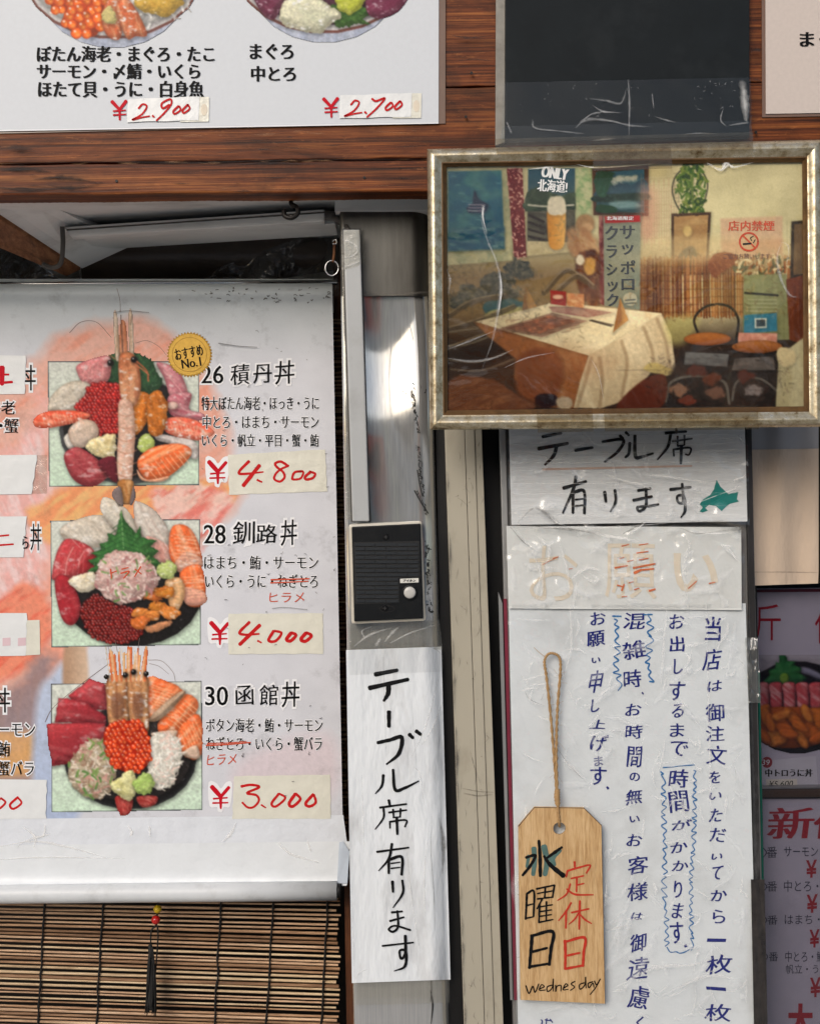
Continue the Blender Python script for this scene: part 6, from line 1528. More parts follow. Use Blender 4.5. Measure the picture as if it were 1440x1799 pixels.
for a_ in [([(205, 465), (238, 505), (205, 552)], 7), ([(205, 722), (240, 762), (210, 805)], 7), ([(215, 982), (240, 1015), (215, 1052)], 7), ([(222, 1260), (246, 1290), (224, 1330)], 7)]: brush([a_], nv, PD + 0.0008, m2, 'handwriting', W2)

gl = thing('glass_door', 'tinted glass door pane with a green edge over the menu posters', 'glass door', P(1450, PY1, GD))
prism('pane', [(1326, 700), (1700, 700), (1700, PY1), (1352, PY1)], GD + 0.004, 0.004, M['pane'], gl)
upright('green_edge', slant(1322.5, 1341), slant(1326, 1346), GD + 0.012, 0.012, M['green'], gl, 1180, 2150, 0.0004)
upright('black_seal', slant(1314, 1332), slant(1324, 1342), GD + 0.004, 0.02, M['rubber'], gl, 700, PY1, 0.0004)
tag(prism('window_backing', [(1300, 660), (1720, 660), (1720, 2200), (1300, 2200)], GD - 0.05, 0.01, M['darkroom']), 'dark board behind the window posters', 'wall')
tag(prism('lower_shop_wall', [(-900, 2120), (600, 2120), (600, 3035), (-900, 3035)], -0.03, 0.03, plain('lower_wall', (96, 84, 72), 0.7)), 'plain low wall under the bamboo blind', 'wall')
tag(prism('right_shop_wall', [(1722, 420), (2340, 420), (2340, 3035), (1722, 3035)], -0.03, 0.03, plain('right_wall', (150, 140, 126), 0.7)), 'plain wall right of the window', 'wall')

# ------------------------------------------------------------------ signs on the wooden boards
SD = FD + 0.003
sg = thing('menu_sign', 'white laminated menu sign with two rice bowls and red prices', 'sign', P(390, 233, SD))
prism('laminate', [(-200, -300), (783, -316), (782, 217), (-200, 239)], SD - 0.0012, 0.0012, M['laminate'], sg)
sgp = prism('panel', [(-190, -292), (771, -308), (770, 216.5), (-190, 233)], SD, 0.001, M['sign_white'], sg)
brush([([(-190, 232.5), (300, 224.6), (769.5, 216.2)], 2)], M['halo'], SD + 0.0004, sg, 'panel_edge')
B1 = (0, 0, 780 / 1440)
for side in (0, 1):
    p = Paint(20, -60, 362, 92, 0.8) if side == 0 else Paint(405, -60, 735, 90, 0.8)
    p.T = B1
    if side == 0:
        cx, cy, rx, ry = 366, -95, 296, 222
    else:
        cx, cy, rx, ry = 1052, -110, 296, 220
    p.ell(cx, cy + 30, rx * 0.86, ry, (186, 192, 206), grad=(90, (160, 168, 188)), tex=(60, 7, 90, 0.5, (206, 210, 220)))
    p.ell(cx, cy, rx, ry, (112, 66, 58))
    p.ell(cx, cy, rx - 9, ry - 10, (196, 192, 190))
    p.vol, p.shadow = 0.4, 0.25
    p.ell(cx, cy - 6, rx - 22, ry - 22, (216, 214, 208) if side == 0 else (74, 34, 50), tex=(8, 5, 30, 0.6, (236, 234, 230) if side == 0 else (104, 52, 70)))
    if side == 0:
        p.speck([(180, -40), (600, -40), (560, 80), (220, 80)], 160, 7, [(238, 236, 230), (192, 188, 182)], 2, 1.6)
        p.balls([(160, -60), (330, -60), (338, 50), (318, 108), (280, 118), (205, 78), (210, 40), (166, 20)], 17, (236, 104, 26), (190, 56, 10), (252, 170, 80), 3)
        for pts in ([(332, 40), (380, -40), (400, 0), (392, 122), (345, 112)], [(376, 20), (420, 0), (478, 108), (440, 118), (410, 122)]):
            p.shape(pts, (206, 96, 52), tex=(30, 5, 75, 0.8, (240, 178, 130)), edge=(5, (150, 56, 30)), hl=(0.9, 9))
        p.shape([(445, -60), (600, -60), (592, 10), (540, 52), (470, 40), (440, 10)], (216, 172, 66), wob=5, wsc=10, tex=(12, 7, 20, 0.7, (186, 136, 40)), hl=(0.5, 8))
        p.shape([(330, 50), (360, 20), (380, 70), (350, 80)], (206, 190, 120), wob=4, wsc=6)
    else:
        p.shape([(1060, 30), (1120, 10), (1210, 30), (1180, 60), (1196, 80), (1150, 78), (1100, 88)], (56, 96, 36), wob=4, wsc=6, tex=(16, 4, 30, 0.6, (96, 140, 60)), edge=(3, (30, 60, 22)))
        p.shape([(1200, -40), (1330, -40), (1300, 30), (1240, 60), (1190, 40)], (112, 40, 66), tex=(30, 6, -30, 0.6, (150, 84, 104)), hl=(0.5, 8))
        p.shape([(820, -40), (920, -40), (900, 50), (870, 60), (835, 20)], (104, 34, 60), tex=(30, 6, 40, 0.6, (140, 74, 96)), hl=(0.5, 8))
        p.shape([(905, 66), (925, 0), (990, -20), (1060, 10), (1108, 50), (1070, 80), (1030, 108), (960, 92)], (226, 222, 190), wob=5, wsc=14, tex=(30, 12, 40, 0.6, (196, 200, 170)), edge=(5, (160, 150, 120)), hl=(0.8, 12))
        p.shape([(1088, -30), (1170, -30), (1180, 10), (1140, 46), (1098, 30)], (186, 192, 60), wob=4, wsc=8, tex=(10, 8, 30, 0.6, (214, 214, 110)), edge=(4, (130, 136, 36)))
    ob = p.fade().blur(1).build('bowl_picture', SD + 0.0006, M['print'], sgp)
serif = {'sx': 2.2}
letters_each([('ぼたん海老・まぐろ・たこ', (122, 149, 694, 200), serif), ('サーモン・〆鯖・いくら', (122, 206, 648, 256), serif), ('ほたて貝・うに・白身魚', (126, 262, 660, 316), serif), ('まぐろ', (812, 142, 950, 192), serif), ('中とろ', (816, 214, 958, 264), serif)], M['ink'], SD + 0.0008, sgp, 'lettering', B1)
TP = (180, 150, 580 / 1440)
def yen2(dx, dy): return [([(42 + dx, 70 + dy), (74 + dx, 104 + dy)], 15), ([(104 + dx, 68 + dy), (76 + dx, 104 + dy)], 14), ([(75 + dx, 100 + dy), (76 + dx, 150 + dy)], 10), ([(48 + dx, 112 + dy), (101 + dx, 108 + dy)], 7), ([(48 + dx, 129 + dy), (103 + dx, 126 + dy)], 7)]
for y_ in (yen2(0, 0), yen2(922, -12)): brush(y_, M['red'], SD + 0.0008, sgp, 'lettering', TP)
for lab, dx, dy, mid in (('cream price sticker reading 2,900 under the orange roe bowl', 0, 0, [([(292, 84), (264, 100), (260, 78), (296, 60), (300, 82), (270, 120), (236, 153)], 9)]),
                         ('cream price sticker reading 2,700 on the right half of the laminated sign', 925, -16, [([(250, 74), (268, 84), (306, 72), (270, 116), (228, 154)], 9)])):
    t = thing('price_sticker', lab, 'sticker', P(TP[0] + (290 + dx) * TP[2], TP[1] + 158 * TP[2], SD))
    Q = lambda pts: [(TP[0] + (x + dx) * TP[2], TP[1] + (y + dy) * TP[2]) for x, y in pts]
    sheet('tape', Q([(330, 52), (466, 50), (464, 158), (340, 160)]), SD + 0.0009, M['sticker'], t, 6, 5)
    sheet('paper', Q([(112, 60), (424, 48), (420, 152), (108, 160)]), SD + 0.0013, M['sticker_white'], t, 12, 6, edge=lambda x, y: (x, y + 0.5 * np.sin(x / 11.0)))
    dg_ = [([(158, 100), (176, 82), (194, 92), (172, 126), (130, 150), (170, 140), (206, 134)], 8), ([(219, 132), (226, 138)], 9)] + mid + [([(332, 90), (310, 112), (316, 124), (340, 108), (336, 90)], 9), ([(372, 84), (350, 108), (356, 120), (380, 102), (374, 84)], 9)]
    brush([([(x + dx, y + dy) for x, y in s], w) for s, w in dg_], M['redmark'], SD + 0.0019, t, 'handwriting', TP)
    flat([(TP[0] + (444 + dx + 14 * math.cos(a)) * TP[2], TP[1] + (106 + dy + 26 * math.sin(a)) * TP[2]) for a in np.linspace(0, 2 * math.pi, 20, endpoint=False)], M['faded'], SD + 0.0011, t, 'stain')

sg2 = thing('menu_sign', 'cream laminated menu sign cut off at the upper right corner', 'sign', P(1500, 203, SD))
prism('laminate', [(1336, -300), (1900, -308), (1900, 196), (1338, 206)], SD - 0.0012, 0.0012, M['laminate'], sg2)
prism('panel', [(1343, -292), (1890, -300), (1890, 190), (1344.5, 200)], SD, 0.001, M['sign_pink'], sg2)
letters([('まぐろ', (1405, 56, 1496, 82), {'sx': 1.3})], M['ink'], SD + 0.0008, sg2, 'lettering')
p = Paint(1410, -60, 1700, 24, 0.5)
p.ell(1560, -70, 150, 86, (150, 130, 136)); p.ell(1560, -80, 152, 90, (96, 60, 58)); p.ell(1560, -82, 146, 84, (190, 184, 180)); p.ell(1560, -84, 136, 76, (120, 50, 60))
p.build('bowl_picture', SD + 0.0006, M['print'], sg2)

# blackboard
bb = thing('black_board', 'blank black board above the picture frame, taped along its lower edge', 'board', P(1094, 250, FD))
prism('panel', [(888, -300), (1316, -306), (1316, 240), (887, 246)], FD + 0.009, 0.008, M['blackboard'], bb, 0.001)
prism('side_strip', [(872, -300), (887.6, -300), (886.6, 250), (870, 256)], FD + 0.0065, 0.006, M['board_edge'], bb, 0.0008)
def tpd(x, y): return FD + 0.0105 + 0.0016 * fbm(np.asarray(x) / 60.0, np.asarray(y) / 40.0, 6, 2)
sheet('clear_tape', [(884, 145), (1318, 136), (1320, 236), (880, 252)], tpd, M['dark_tape'], bb, 70, 24)
sheet('clear_tape', [(884, 222), (1318, 212), (1322, 244), (872, 258)], up(tpd, 0.0012), M['dark_tape'], bb, 70, 10)
BT = (720, 0, 0.5)
brush([([(766, 280), (770, 360), (768, 490)], (2, 4, 1)), ([(630, 346), (690, 354), (740, 362), (760, 310)], (1, 4, 4, 1)), ([(640, 370), (680, 392), (740, 396)], (1, 4, 1)), ([(580, 450), (620, 420), (700, 424), (770, 440), (850, 446)], (2, 6, 3, 4, 1)), ([(430, 420), (440, 450), (520, 460), (610, 470)], (3, 3, 2, 3)), ([(860, 410), (900, 422), (935, 430)], (1, 3, 1)), ([(850, 330), (855, 380)], 2), ([(340, 430), (355, 466)], (3, 4)), ([(590, 440), (640, 400), (720, 390)], (1, 3, 1)), ([(640, 494), (720, 486)], (1, 4, 1)), ([(960, 472), (1010, 468), (1060, 470)], 2), ([(1120, 440), (1190, 430)], (1, 4, 1)), ([(1100, 380), (1090, 420), (1110, 445)], (1, 3, 1))],
      M['sheen'], up(tpd, 0.0022), bb, 'tape_crease', BT, k=2.2)  # faint glints on the tape's creases, painted pale
sc_ = []
for q in range(60):
    x, y = (gg.normal(1070, 40), gg.uniform(275, 400)) if q % 2 else (gg.uniform(360, 900), gg.uniform(290, 410))
    sc_.append(([(x, y), (x + gg.normal() * 5, y + gg.normal() * 4)], gg.uniform(1, 3)))
brush(sc_, M['sheen'], up(tpd, 0.0021), bb, 'tape_bubbles', BT)  # pale flecks painted as glints on tape bubbles
brush([([(1166, 288), (1174, 350), (1180, 425)], (10, 14, 6))], M['crease_glint_soft'], up(tpd, 0.0024), bb, 'tape_glint', BT)  # one wide painted glint on the tape

# ------------------------------------------------------------------ framed photograph
fr_ = thing('picture_frame', 'champagne silver picture frame with a photo of the dining room under clear film', 'picture frame', P(1098, 752, 0.08))
FO = [(750, 262), (1443, 245.5), (1449, 750), (755, 755)]
FI = [(784, 293), (1408, 285), (1411, 714), (786, 721)]
FB = 0.072
prof = [(0.0, 0.0), (0.0, 0.014), (0.10, 0.019), (0.28, 0.0215), (0.45, 0.020), (0.62, 0.0165), (0.74, 0.0150), (0.80, 0.0150), (0.90, 0.0125), (1.0, 0.0105), (1.0, 0.0)]
for k in range(4):
    a, b = k, (k + 1) % 4
    v, f = [], []
    for t, h in prof:
        for c in (a, b):
            x = FO[c][0] + (FI[c][0] - FO[c][0]) * t; y = FO[c][1] + (FI[c][1] - FO[c][1]) * t
            v.append(P(x, y, FB + h))
    for i in range(len(prof) - 1):
        f.append([2 * i, 2 * i + 1, 2 * i + 3, 2 * i + 2])
    o = mesh('rail', v, f, M['champagne'], fr_, False)
    o.data.materials.append(M['frame_lip'])
    for i, pl_ in enumerate(o.data.polygons):
        pl_.use_smooth = 1 <= i <= 5
        if i in (6, 7, 8): pl_.material_index = 1
prism('back_panel', [(752, 264), (1441, 248), (1447, 748), (757, 753)], FB + 0.001, 0.006, plain('frame_back', (70, 60, 50), 0.7), fr_)

R2 = (740, 240, 700 / 1440)
p = Paint(780, 284, 1414, 722, 0.85, (206, 200, 164)); p.T = R2
X, Y = (p.X - 740) / R2[2], (p.Y - 240) / R2[2]
wt_ = np.clip((Y - 380) / 120, 0, 1)[..., None] * np.clip((900 - X) / 300, 0, 1)[..., None]
p.C = p.C * (1 - wt_) + np.array([150, 124, 84]) * wt_
dk = np.clip((Y - 620) / 140, 0, 1)[..., None]
p.C = p.C * (1 - dk) + np.array([64, 46, 34]) * dk
p.C += ((fbm(X / 90, Y / 60, 3) - 0.5) * 26)[..., None]
p.shadow = 0.12
K = dict(smooth=False)
p.shape([(86, 95), (310, 95), (325, 440), (86, 455)], (196, 192, 156), soft=3, tex=(20, 14, 10, 0.5, (136, 152, 120)), **K)
p.shape([(92, 112), (286, 110), (296, 396), (92, 402)], (40, 112, 148), tex=(40, 26, 20, 0.7, (86, 150, 150)), grad=(90, (34, 92, 130)), soft=3, **K)
p.shape([(92, 320), (296, 316), (296, 396), (92, 402)], (38, 98, 134), tex=(18, 8, 5, 0.5, (150, 176, 160)), soft=6, **K)
p.shape([(188, 182), (205, 215), (238, 235), (228, 262), (190, 265), (165, 262), (160, 245), (180, 230)], (34, 56, 96))
for k in range(3): p.line([(166, 234 + k * 11), (224, 236 + k * 11)], 5, (190, 170, 190), 0.7)
for q in range(14): p.line([(105 + (q * 61) % 170, 130 + (q * 97) % 260), (122 + (q * 61) % 170, 131 + (q * 97) % 260)], 3, (150, 190, 190), 0.6)
p.shape([(306, 104), (362, 104), (376, 428), (332, 428)], (132, 34, 38), tex=(10, 10, 0, 0.4, (98, 22, 28)), **K)
p.speck([(310, 108), (360, 108), (372, 424), (334, 424)], 150, 5, [(222, 190, 180), (206, 150, 146)], 6, 0.8)
p.shape([(384, 106), (554, 106), (552, 374), (380, 368)], (42, 96, 126), grad=(90, (70, 78, 70)), soft=2, **K)
p.shape([(384, 190), (440, 180), (500, 210), (552, 190), (552, 260), (384, 262)], (44, 66, 50), wob=6, wsc=8, tex=(10, 8, 0, 0.6, (86, 110, 86)))
p.shape([(382, 262), (552, 256), (552, 374), (380, 368)], (112, 110, 98), tex=(30, 9, 20, 0.7, (60, 56, 48)), **K)
for k in range(4): p.line([(385, 275 + k * 26), (440, 300 + k * 22)], 8, (48, 34, 26))
p.line([(384, 238), (450, 244), (548, 240)], 7, (196, 196, 190))
p.shape([(380, 370), (552, 376), (548, 410), (380, 424)], (206, 194, 158), **K)
p.shape([(458, 258), (512, 258), (520, 300), (510, 392), (462, 392), (452, 300)], (224, 152, 46), grad=(0, (240, 190, 110)), soft=3)
p.shape([(460, 212), (510, 210), (516, 268), (458, 272)], (226, 220, 206), wob=3, soft=3)
p.shape([(556, 106), (620, 106), (610, 280), (556, 300)], (190, 198, 160), tex=(9, 7, 30, 0.7, (120, 168, 110)), soft=4, **K)
p.shape([(616, 108), (822, 98), (820, 284), (620, 278)], (92, 56, 38), soft=2, **K)
p.shape([(630, 122), (806, 112), (806, 272), (632, 266)], (46, 104, 146), grad=(90, (40, 78, 92)), **K)
p.shape([(640, 180), (700, 160), (760, 170), (806, 150), (806, 210), (632, 212)], (40, 74, 104), wob=3); p.shape([(632, 150), (700, 140), (780, 138), (760, 158), (660, 164)], (186, 196, 196), wob=6, wsc=9, soft=5)
p.shape([(632, 206), (806, 200), (806, 226), (632, 230)], (24, 48, 44)); p.shape([(680, 232), (760, 228), (790, 250), (700, 256)], (110, 150, 166), soft=6)
p.shape([(630, 122), (690, 130), (670, 200), (632, 210)], (30, 78, 56), wob=6, wsc=7); p.shape([(640, 240), (700, 250), (700, 270), (632, 266)], (28, 70, 44))
for q in range(16): p.line([(796 + q * 9, 130 + (q * 29) % 60), (796 + q * 9, 360 + (q * 41) % 60)], 2.2, (190, 120, 110), 0.5)
for q in range(11): p.line([(790, 150 + q * 24), (900, 146 + q * 24)], 2, (176, 150, 118), 0.45)
p.shape([(790, 180), (850, 200), (840, 360), (790, 350)], (214, 150, 136), soft=18, alpha=0.45)
p.line([(972, 92), (920, 140), (908, 200), (935, 265), (972, 280)], 5, (70, 72, 56)); p.line([(972, 92), (1020, 130), (1036, 180), (1015, 250), (972, 280)], 5, (70, 72, 56))
for q in range(9): p.line([(916 + q * 14, 110 + abs(q - 4) * 10), (916 + q * 14, 262 - abs(q - 4) * 10)], 1.8, (104, 104, 84), 0.7); p.line([(912, 130 + q * 15), (1030, 118 + q * 15)], 1.6, (110, 108, 88), 0.6)
p.speck([(950, 95), (1010, 95), (1030, 180), (1010, 270), (950, 272), (930, 190)], 130, 9, [(64, 104, 34), (96, 132, 44), (44, 74, 28), (128, 146, 60)], 8, 1.6)
p.line([(985, 92), (980, 180), (985, 280)], 8, (92, 122, 44), 0.8)
p.shape([(904, 276), (1048, 272), (1034, 502), (902, 494)], (86, 62, 40), soft=2, **K); p.shape([(913, 286), (1038, 282), (1026, 492), (912, 486)], (176, 140, 92), grad=(90, (150, 112, 68)), tex=(30, 12, 0, 0.5, (206, 180, 130)), **K)
p.shape([(930, 430), (960, 400), (985, 400), (1000, 440), (990, 484), (935, 482)], (78, 70, 56), soft=4); p.ell(962, 340, 16, 20, (206, 180, 120), soft=4)
p.shape([(1082, 296), (1308, 290), (1306, 440), (1086, 440)], (206, 172, 148), soft=4, alpha=0.8, **K); p.shape([(1086, 380), (1306, 376), (1306, 440), (1086, 440)], (196, 128, 106), soft=10, alpha=0.55, **K)
for q in range(92):
    x0 = 790 + q * 6.0 + 2 * math.sin(q * 3.7)
    p.line([(x0, 438 + 6 * math.sin(q * 1.9)), (x0 + 2 * math.sin(q), 540), (x0 + 1, 652 + 5 * math.sin(q * 2.7))], 7, ((168, 106, 54), (140, 82, 40), (188, 128, 72), (112, 62, 32), (154, 96, 50))[(q * 7 + q // 3) % 5], 0.9)
for q in range(7): p.line([(790, 462 + q * 28), (920, 470 + q * 28 + 4 * math.sin(q * 2.0)), (1060, 468 + q * 28), (1335, 478 + q * 27)], 3, (80, 46, 26), 0.4)
p.shape([(788, 440), (900, 440), (890, 655), (788, 640)], (70, 42, 26), soft=30, alpha=0.4)
p.shape([(800, 400), (900, 360), (1340, 380), (1340, 450), (790, 452)], (216, 196, 150), soft=16, alpha=0.45)
p.shape([(1035, 470), (1060, 425), (1120, 422), (1150, 450), (1090, 490), (1060, 512)], (136, 72, 42), tex=(20, 3, 60, 0.6, (176, 110, 66)), soft=3)
p.speck([(1150, 440), (1340, 440), (1340, 500), (1150, 495)], 60, 9, [(226, 214, 176), (96, 100, 70), (180, 160, 120)], 3, 1.5)
p.shape([(1166, 502), (1320, 500), (1334, 740), (1160, 742)], (138, 142, 100), soft=2, tex=(60, 8, 90, 0.4, (166, 168, 128)), **K)
p.line([(1170, 568), (1288, 578)], 8, (40, 36, 34))
for q in range(7): p.line([(1176, 592 + q * 14), (1284, 594 + q * 14)], 3.5, (188, 190, 160), 0.7)
p.shape([(1166, 648), (1284, 642), (1286, 708), (1164, 716)], (58, 132, 166), soft=2, **K); p.shape([(1204, 660), (1248, 660), (1248, 696), (1204, 698)], (196, 206, 206), **K); p.shape([(1210, 666), (1242, 666), (1242, 690), (1210, 691)], (70, 84, 96), **K)
p.shape([(1142, 712), (1286, 716), (1284, 768), (1144, 758)], (206, 140, 124), soft=2, tex=(10, 8, 0, 0.6, (226, 186, 170)), **K)
p.shape([(1340, 310), (1384, 306), (1384, 520), (1334, 520)], (70, 58, 44), soft=2, **K); p.shape([(1350, 320), (1384, 318), (1384, 500), (1346, 505)], (120, 96, 66), **K)
p.shape([(1320, 520), (1384, 505), (1384, 760), (1330, 740)], (128, 66, 34), tex=(50, 5, 90, 0.6, (90, 44, 22)), **K)
# standing banner and figure
p.shape([(640, 280), (664, 280), (664, 610), (640, 600)], (120, 40, 44), tex=(10, 10, 0, 0.6, (206, 170, 160)), **K)
p.shape([(656, 284), (792, 280), (788, 625), (658, 610)], (150, 158, 146), grad=(90, (128, 138, 126)), soft=1.5, **K)
p.shape([(662, 283), (790, 281), (790, 304), (662, 308)], (186, 42, 44), **K)
p.ell(752, 586, 26, 24, (176, 176, 160)); p.line([(735, 590), (770, 588)], 4, (70, 80, 84)); p.line([(735, 602), (772, 600)], 4, (70, 80, 84))
p.ell(590, 308, 34, 34, (176, 140, 100), soft=5); p.ell(596, 322, 22, 18, (206, 170, 130), soft=5)
p.shape([(530, 330), (570, 320), (620, 350), (640, 420), (560, 430), (520, 390)], (178, 130, 90), soft=8, wob=5, tex=(20, 9, 50, 0.6, (206, 180, 140)))
p.shape([(560, 430), (636, 420), (640, 600), (600, 605), (560, 520)], (96, 54, 38), soft=5, wob=5, tex=(20, 8, 90, 0.6, (150, 90, 50)))
p.ell(608, 462, 22, 34, (206, 156, 74), soft=5, wob=5); p.ell(572, 440, 16, 20, (226, 216, 196), soft=4, wob=3)
# bonsai print and rocks on the left
for cx_, cy_, rx_, ry_ in ((345, 470, 48, 32), (375, 490, 28, 20), (275, 520, 60, 40), (300, 560, 60, 26), (175, 560, 60, 34), (130, 590, 40, 24), (250, 575, 44, 26)):
    p.ell(cx_, cy_, rx_, ry_, (70, 74, 70), wob=10, wsc=9, soft=4, tex=(6, 5, 20, 0.7, (140, 134, 112)))
p.shape([(230, 592), (330, 582), (372, 610), (300, 640), (228, 628)], (58, 104, 120), wob=5, soft=4); p.shape([(250, 622), (360, 610), (372, 640), (230, 650)], (176, 172, 110), soft=4)
for a_ in ([(95, 640), (180, 590), (300, 570)], [(95, 690), (200, 660), (330, 610)], [(440, 560), (520, 480), (590, 520)], [(95, 760), (210, 720), (360, 670)], [(480, 560), (560, 500), (620, 540)]):
    p.line(a_, 20, (92, 78, 62), 0.7); p.line([(x, y - 9) for x, y in a_], 6, (176, 158, 130), 0.6)
for a_ in ([(92, 700), (250, 676), (360, 640)], [(92, 800), (200, 810), (320, 770)], [(100, 835), (210, 840), (330, 800)], [(92, 748), (170, 742), (280, 700)]): p.line(a_, 7, (150, 142, 128), 0.6)
# table
p.shape([(186, 664), (330, 650), (600, 790), (560, 985), (420, 975), (330, 872), (336, 800), (240, 720)], (168, 106, 60), soft=5, tex=(50, 14, 75, 0.6, (190, 140, 96)), **K)
p.shape([(190, 662), (480, 594), (866, 638), (866, 655), (612, 794)], (228, 216, 186), soft=2, tex=(60, 20, 10, 0.4, (206, 190, 156)), **K)
p.shape([(600, 792), (866, 640), (902, 720), (918, 850), (880, 868), (838, 840), (790, 900), (720, 960), (640, 985), (545, 980), (570, 880)], (204, 186, 156), soft=3, tex=(80, 16, 70, 0.6, (232, 220, 194)), **K)
for a_ in ([(640, 800), (650, 880), (640, 975)], [(720, 740), (740, 820), (720, 940)], [(800, 690), (830, 770), (836, 840)], [(610, 800), (590, 880), (560, 975)], [(850, 660), (880, 740), (900, 850)]): p.line(a_, 16, (150, 124, 94), 0.28); p.line(a_, 7, (140, 112, 84), 0.25); p.line([(x + 14, y) for x, y in a_], 12, (226, 212, 184), 0.3)
p.shape([(800, 840), (840, 820), (912, 850), (880, 868)], (206, 186, 120), wob=4, soft=4)
p.shape([(268, 690), (468, 632), (598, 664), (432, 722)], (150, 120, 100), soft=1.5, tex=(16, 8, 10, 0.7, (186, 150, 134)), **K); p.shape([(300, 688), (460, 642), (560, 664), (424, 708)], (134, 92, 76), tex=(9, 6, 10, 0.8, (190, 120, 90)), **K)
p.shape([(456, 610), (560, 612), (690, 634), (600, 652), (470, 630)], (176, 140, 126), tex=(12, 6, 10, 0.7, (150, 96, 90)), **K)
p.line([(605, 662), (684, 684)], 4, (60, 50, 44)); p.line([(612, 660), (690, 680)], 3, (60, 50, 44))
p.shape([(462, 550), (520, 556), (519, 608), (464, 600)], (176, 44, 38), **K); p.ell(490, 575, 20, 9, (226, 180, 160), soft=3); p.shape([(521, 560), (586, 566), (584, 616), (522, 608)], (206, 130, 76), tex=(9, 6, 10, 0.7, (230, 196, 150)), **K)
p.shape([(716, 580), (746, 662), (690, 706)], (196, 146, 84), **K); p.shape([(716, 580), (722, 664), (690, 706)], (160, 108, 58), **K); p.shape([(374, 534), (414, 610), (360, 622)], (186, 140, 82), **K); p.shape([(374, 534), (380, 618), (360, 622)], (140, 96, 54), **K)
# chairs
p.shape([(880, 660), (1000, 655), (960, 740), (900, 750)], (186, 180, 110), soft=14, alpha=0.6)
p.shape([(940, 770), (1300, 780), (1290, 985), (840, 985)], (46, 38, 36), soft=8, tex=(40, 20, 20, 0.5, (84, 66, 58)), **K)
p.line([(1000, 720), (985, 660), (1030, 615), (1100, 612), (1140, 650), (1140, 720), (1090, 980)], 9, (58, 52, 44)); p.line([(1000, 720), (940, 900)], 8, (50, 44, 40)); p.line([(1140, 720), (1120, 850)], 8, (50, 44, 40))
p.ell(1032, 734, 86, 24, (190, 122, 60), grad=(90, (150, 86, 38)), edge=(5, (110, 60, 28))); p.ell(1212, 764, 92, 24, (196, 128, 66), grad=(90, (150, 86, 38)), edge=(5, (110, 60, 28)))
p.shape([(952, 780), (1110, 790), (1104, 836), (946, 826)], (120, 122, 128), soft=2, tex=(30, 8, 10, 0.6, (70, 70, 76)), **K); p.shape([(1130, 806), (1270, 800), (1280, 850), (1120, 850)], (96, 90, 90), tex=(20, 8, 10, 0.6, (150, 140, 140)), **K)
p.line([(880, 960), (900, 890), (990, 868), (1090, 890), (1110, 970)], 10, (120, 116, 112)); p.line([(1120, 960), (1140, 890), (1220, 880), (1290, 930)], 9, (112, 108, 106))
for cx_, cy_, c in ((990, 850, (104, 52, 42)), (1050, 880, (120, 60, 40)), (1170, 870, (104, 52, 42)), (930, 920, (166, 120, 96)), (1200, 920, (150, 140, 146)), (1060, 930, (140, 96, 80)), (960, 960, (130, 60, 44))): p.ell(cx_, cy_, 34, 20, c, wob=8, wsc=12, soft=5)
p.shape([(1290, 800), (1384, 730), (1384, 985), (1278, 985)], (196, 190, 160), soft=3, tex=(60, 14, 90, 0.5, (166, 156, 120)), **K); p.ell(1318, 800, 38, 34, (206, 192, 156), wob=5, soft=4)
# foreground left: rusty coloured cloth, dark foot
p.shape([(92, 880), (160, 860), (260, 880), (340, 930), (400, 985), (92, 985)], (126, 76, 48), soft=5, wob=5, tex=(30, 6, -20, 0.7, (166, 112, 76)))
p.shape([(336, 860), (350, 790), (430, 760), (500, 800), (500, 900), (430, 960), (350, 930)], (150, 84, 48), soft=10, tex=(40, 14, 40, 0.5, (120, 64, 38)))
p.ell(450, 952, 46, 24, (44, 24, 32), wob=4, soft=4); p.ell(510, 962, 34, 22, (186, 170, 150), wob=5, soft=4)
p.shape([(700, 985), (800, 880), (880, 870), (860, 985)], (110, 50, 32), soft=4)
# flecks of fine detail over the print
sp_ = [((100, 110, 300, 400), 60, (96, 150, 156)), ((390, 300, 550, 370), 60, (120, 116, 100)), ((95, 460, 420, 640), 220, (60, 62, 58)), ((95, 460, 620, 600), 160, (176, 158, 122)), ((795, 440, 1330, 650), 260, (96, 54, 28)), ((795, 440, 1330, 650), 200, (214, 160, 100)), ((850, 780, 1290, 980), 240, (120, 100, 92)), ((850, 780, 1290, 980), 160, (26, 20, 20)),
       ((100, 880, 400, 985), 160, (96, 54, 34)), ((630, 120, 806, 270), 120, (70, 120, 130)), ((95, 650, 560, 900), 160, (90, 66, 46)), ((880, 100, 1380, 430), 120, (178, 172, 130))]
for k, (b, n, c) in enumerate(sp_): p.speck([(b[0], b[1]), (b[2], b[1]), (b[2], b[3]), (b[0], b[3])], n, 5, [c], 30 + k, 1.6, alpha=0.22)
for q in range(40): p.line([(300 + (q * 47) % 250, 660 + (q * 13) % 50), (330 + (q * 47) % 250, 655 + (q * 13) % 50)], 4, ((196, 150, 120), (104, 66, 60))[q % 2], 0.35)
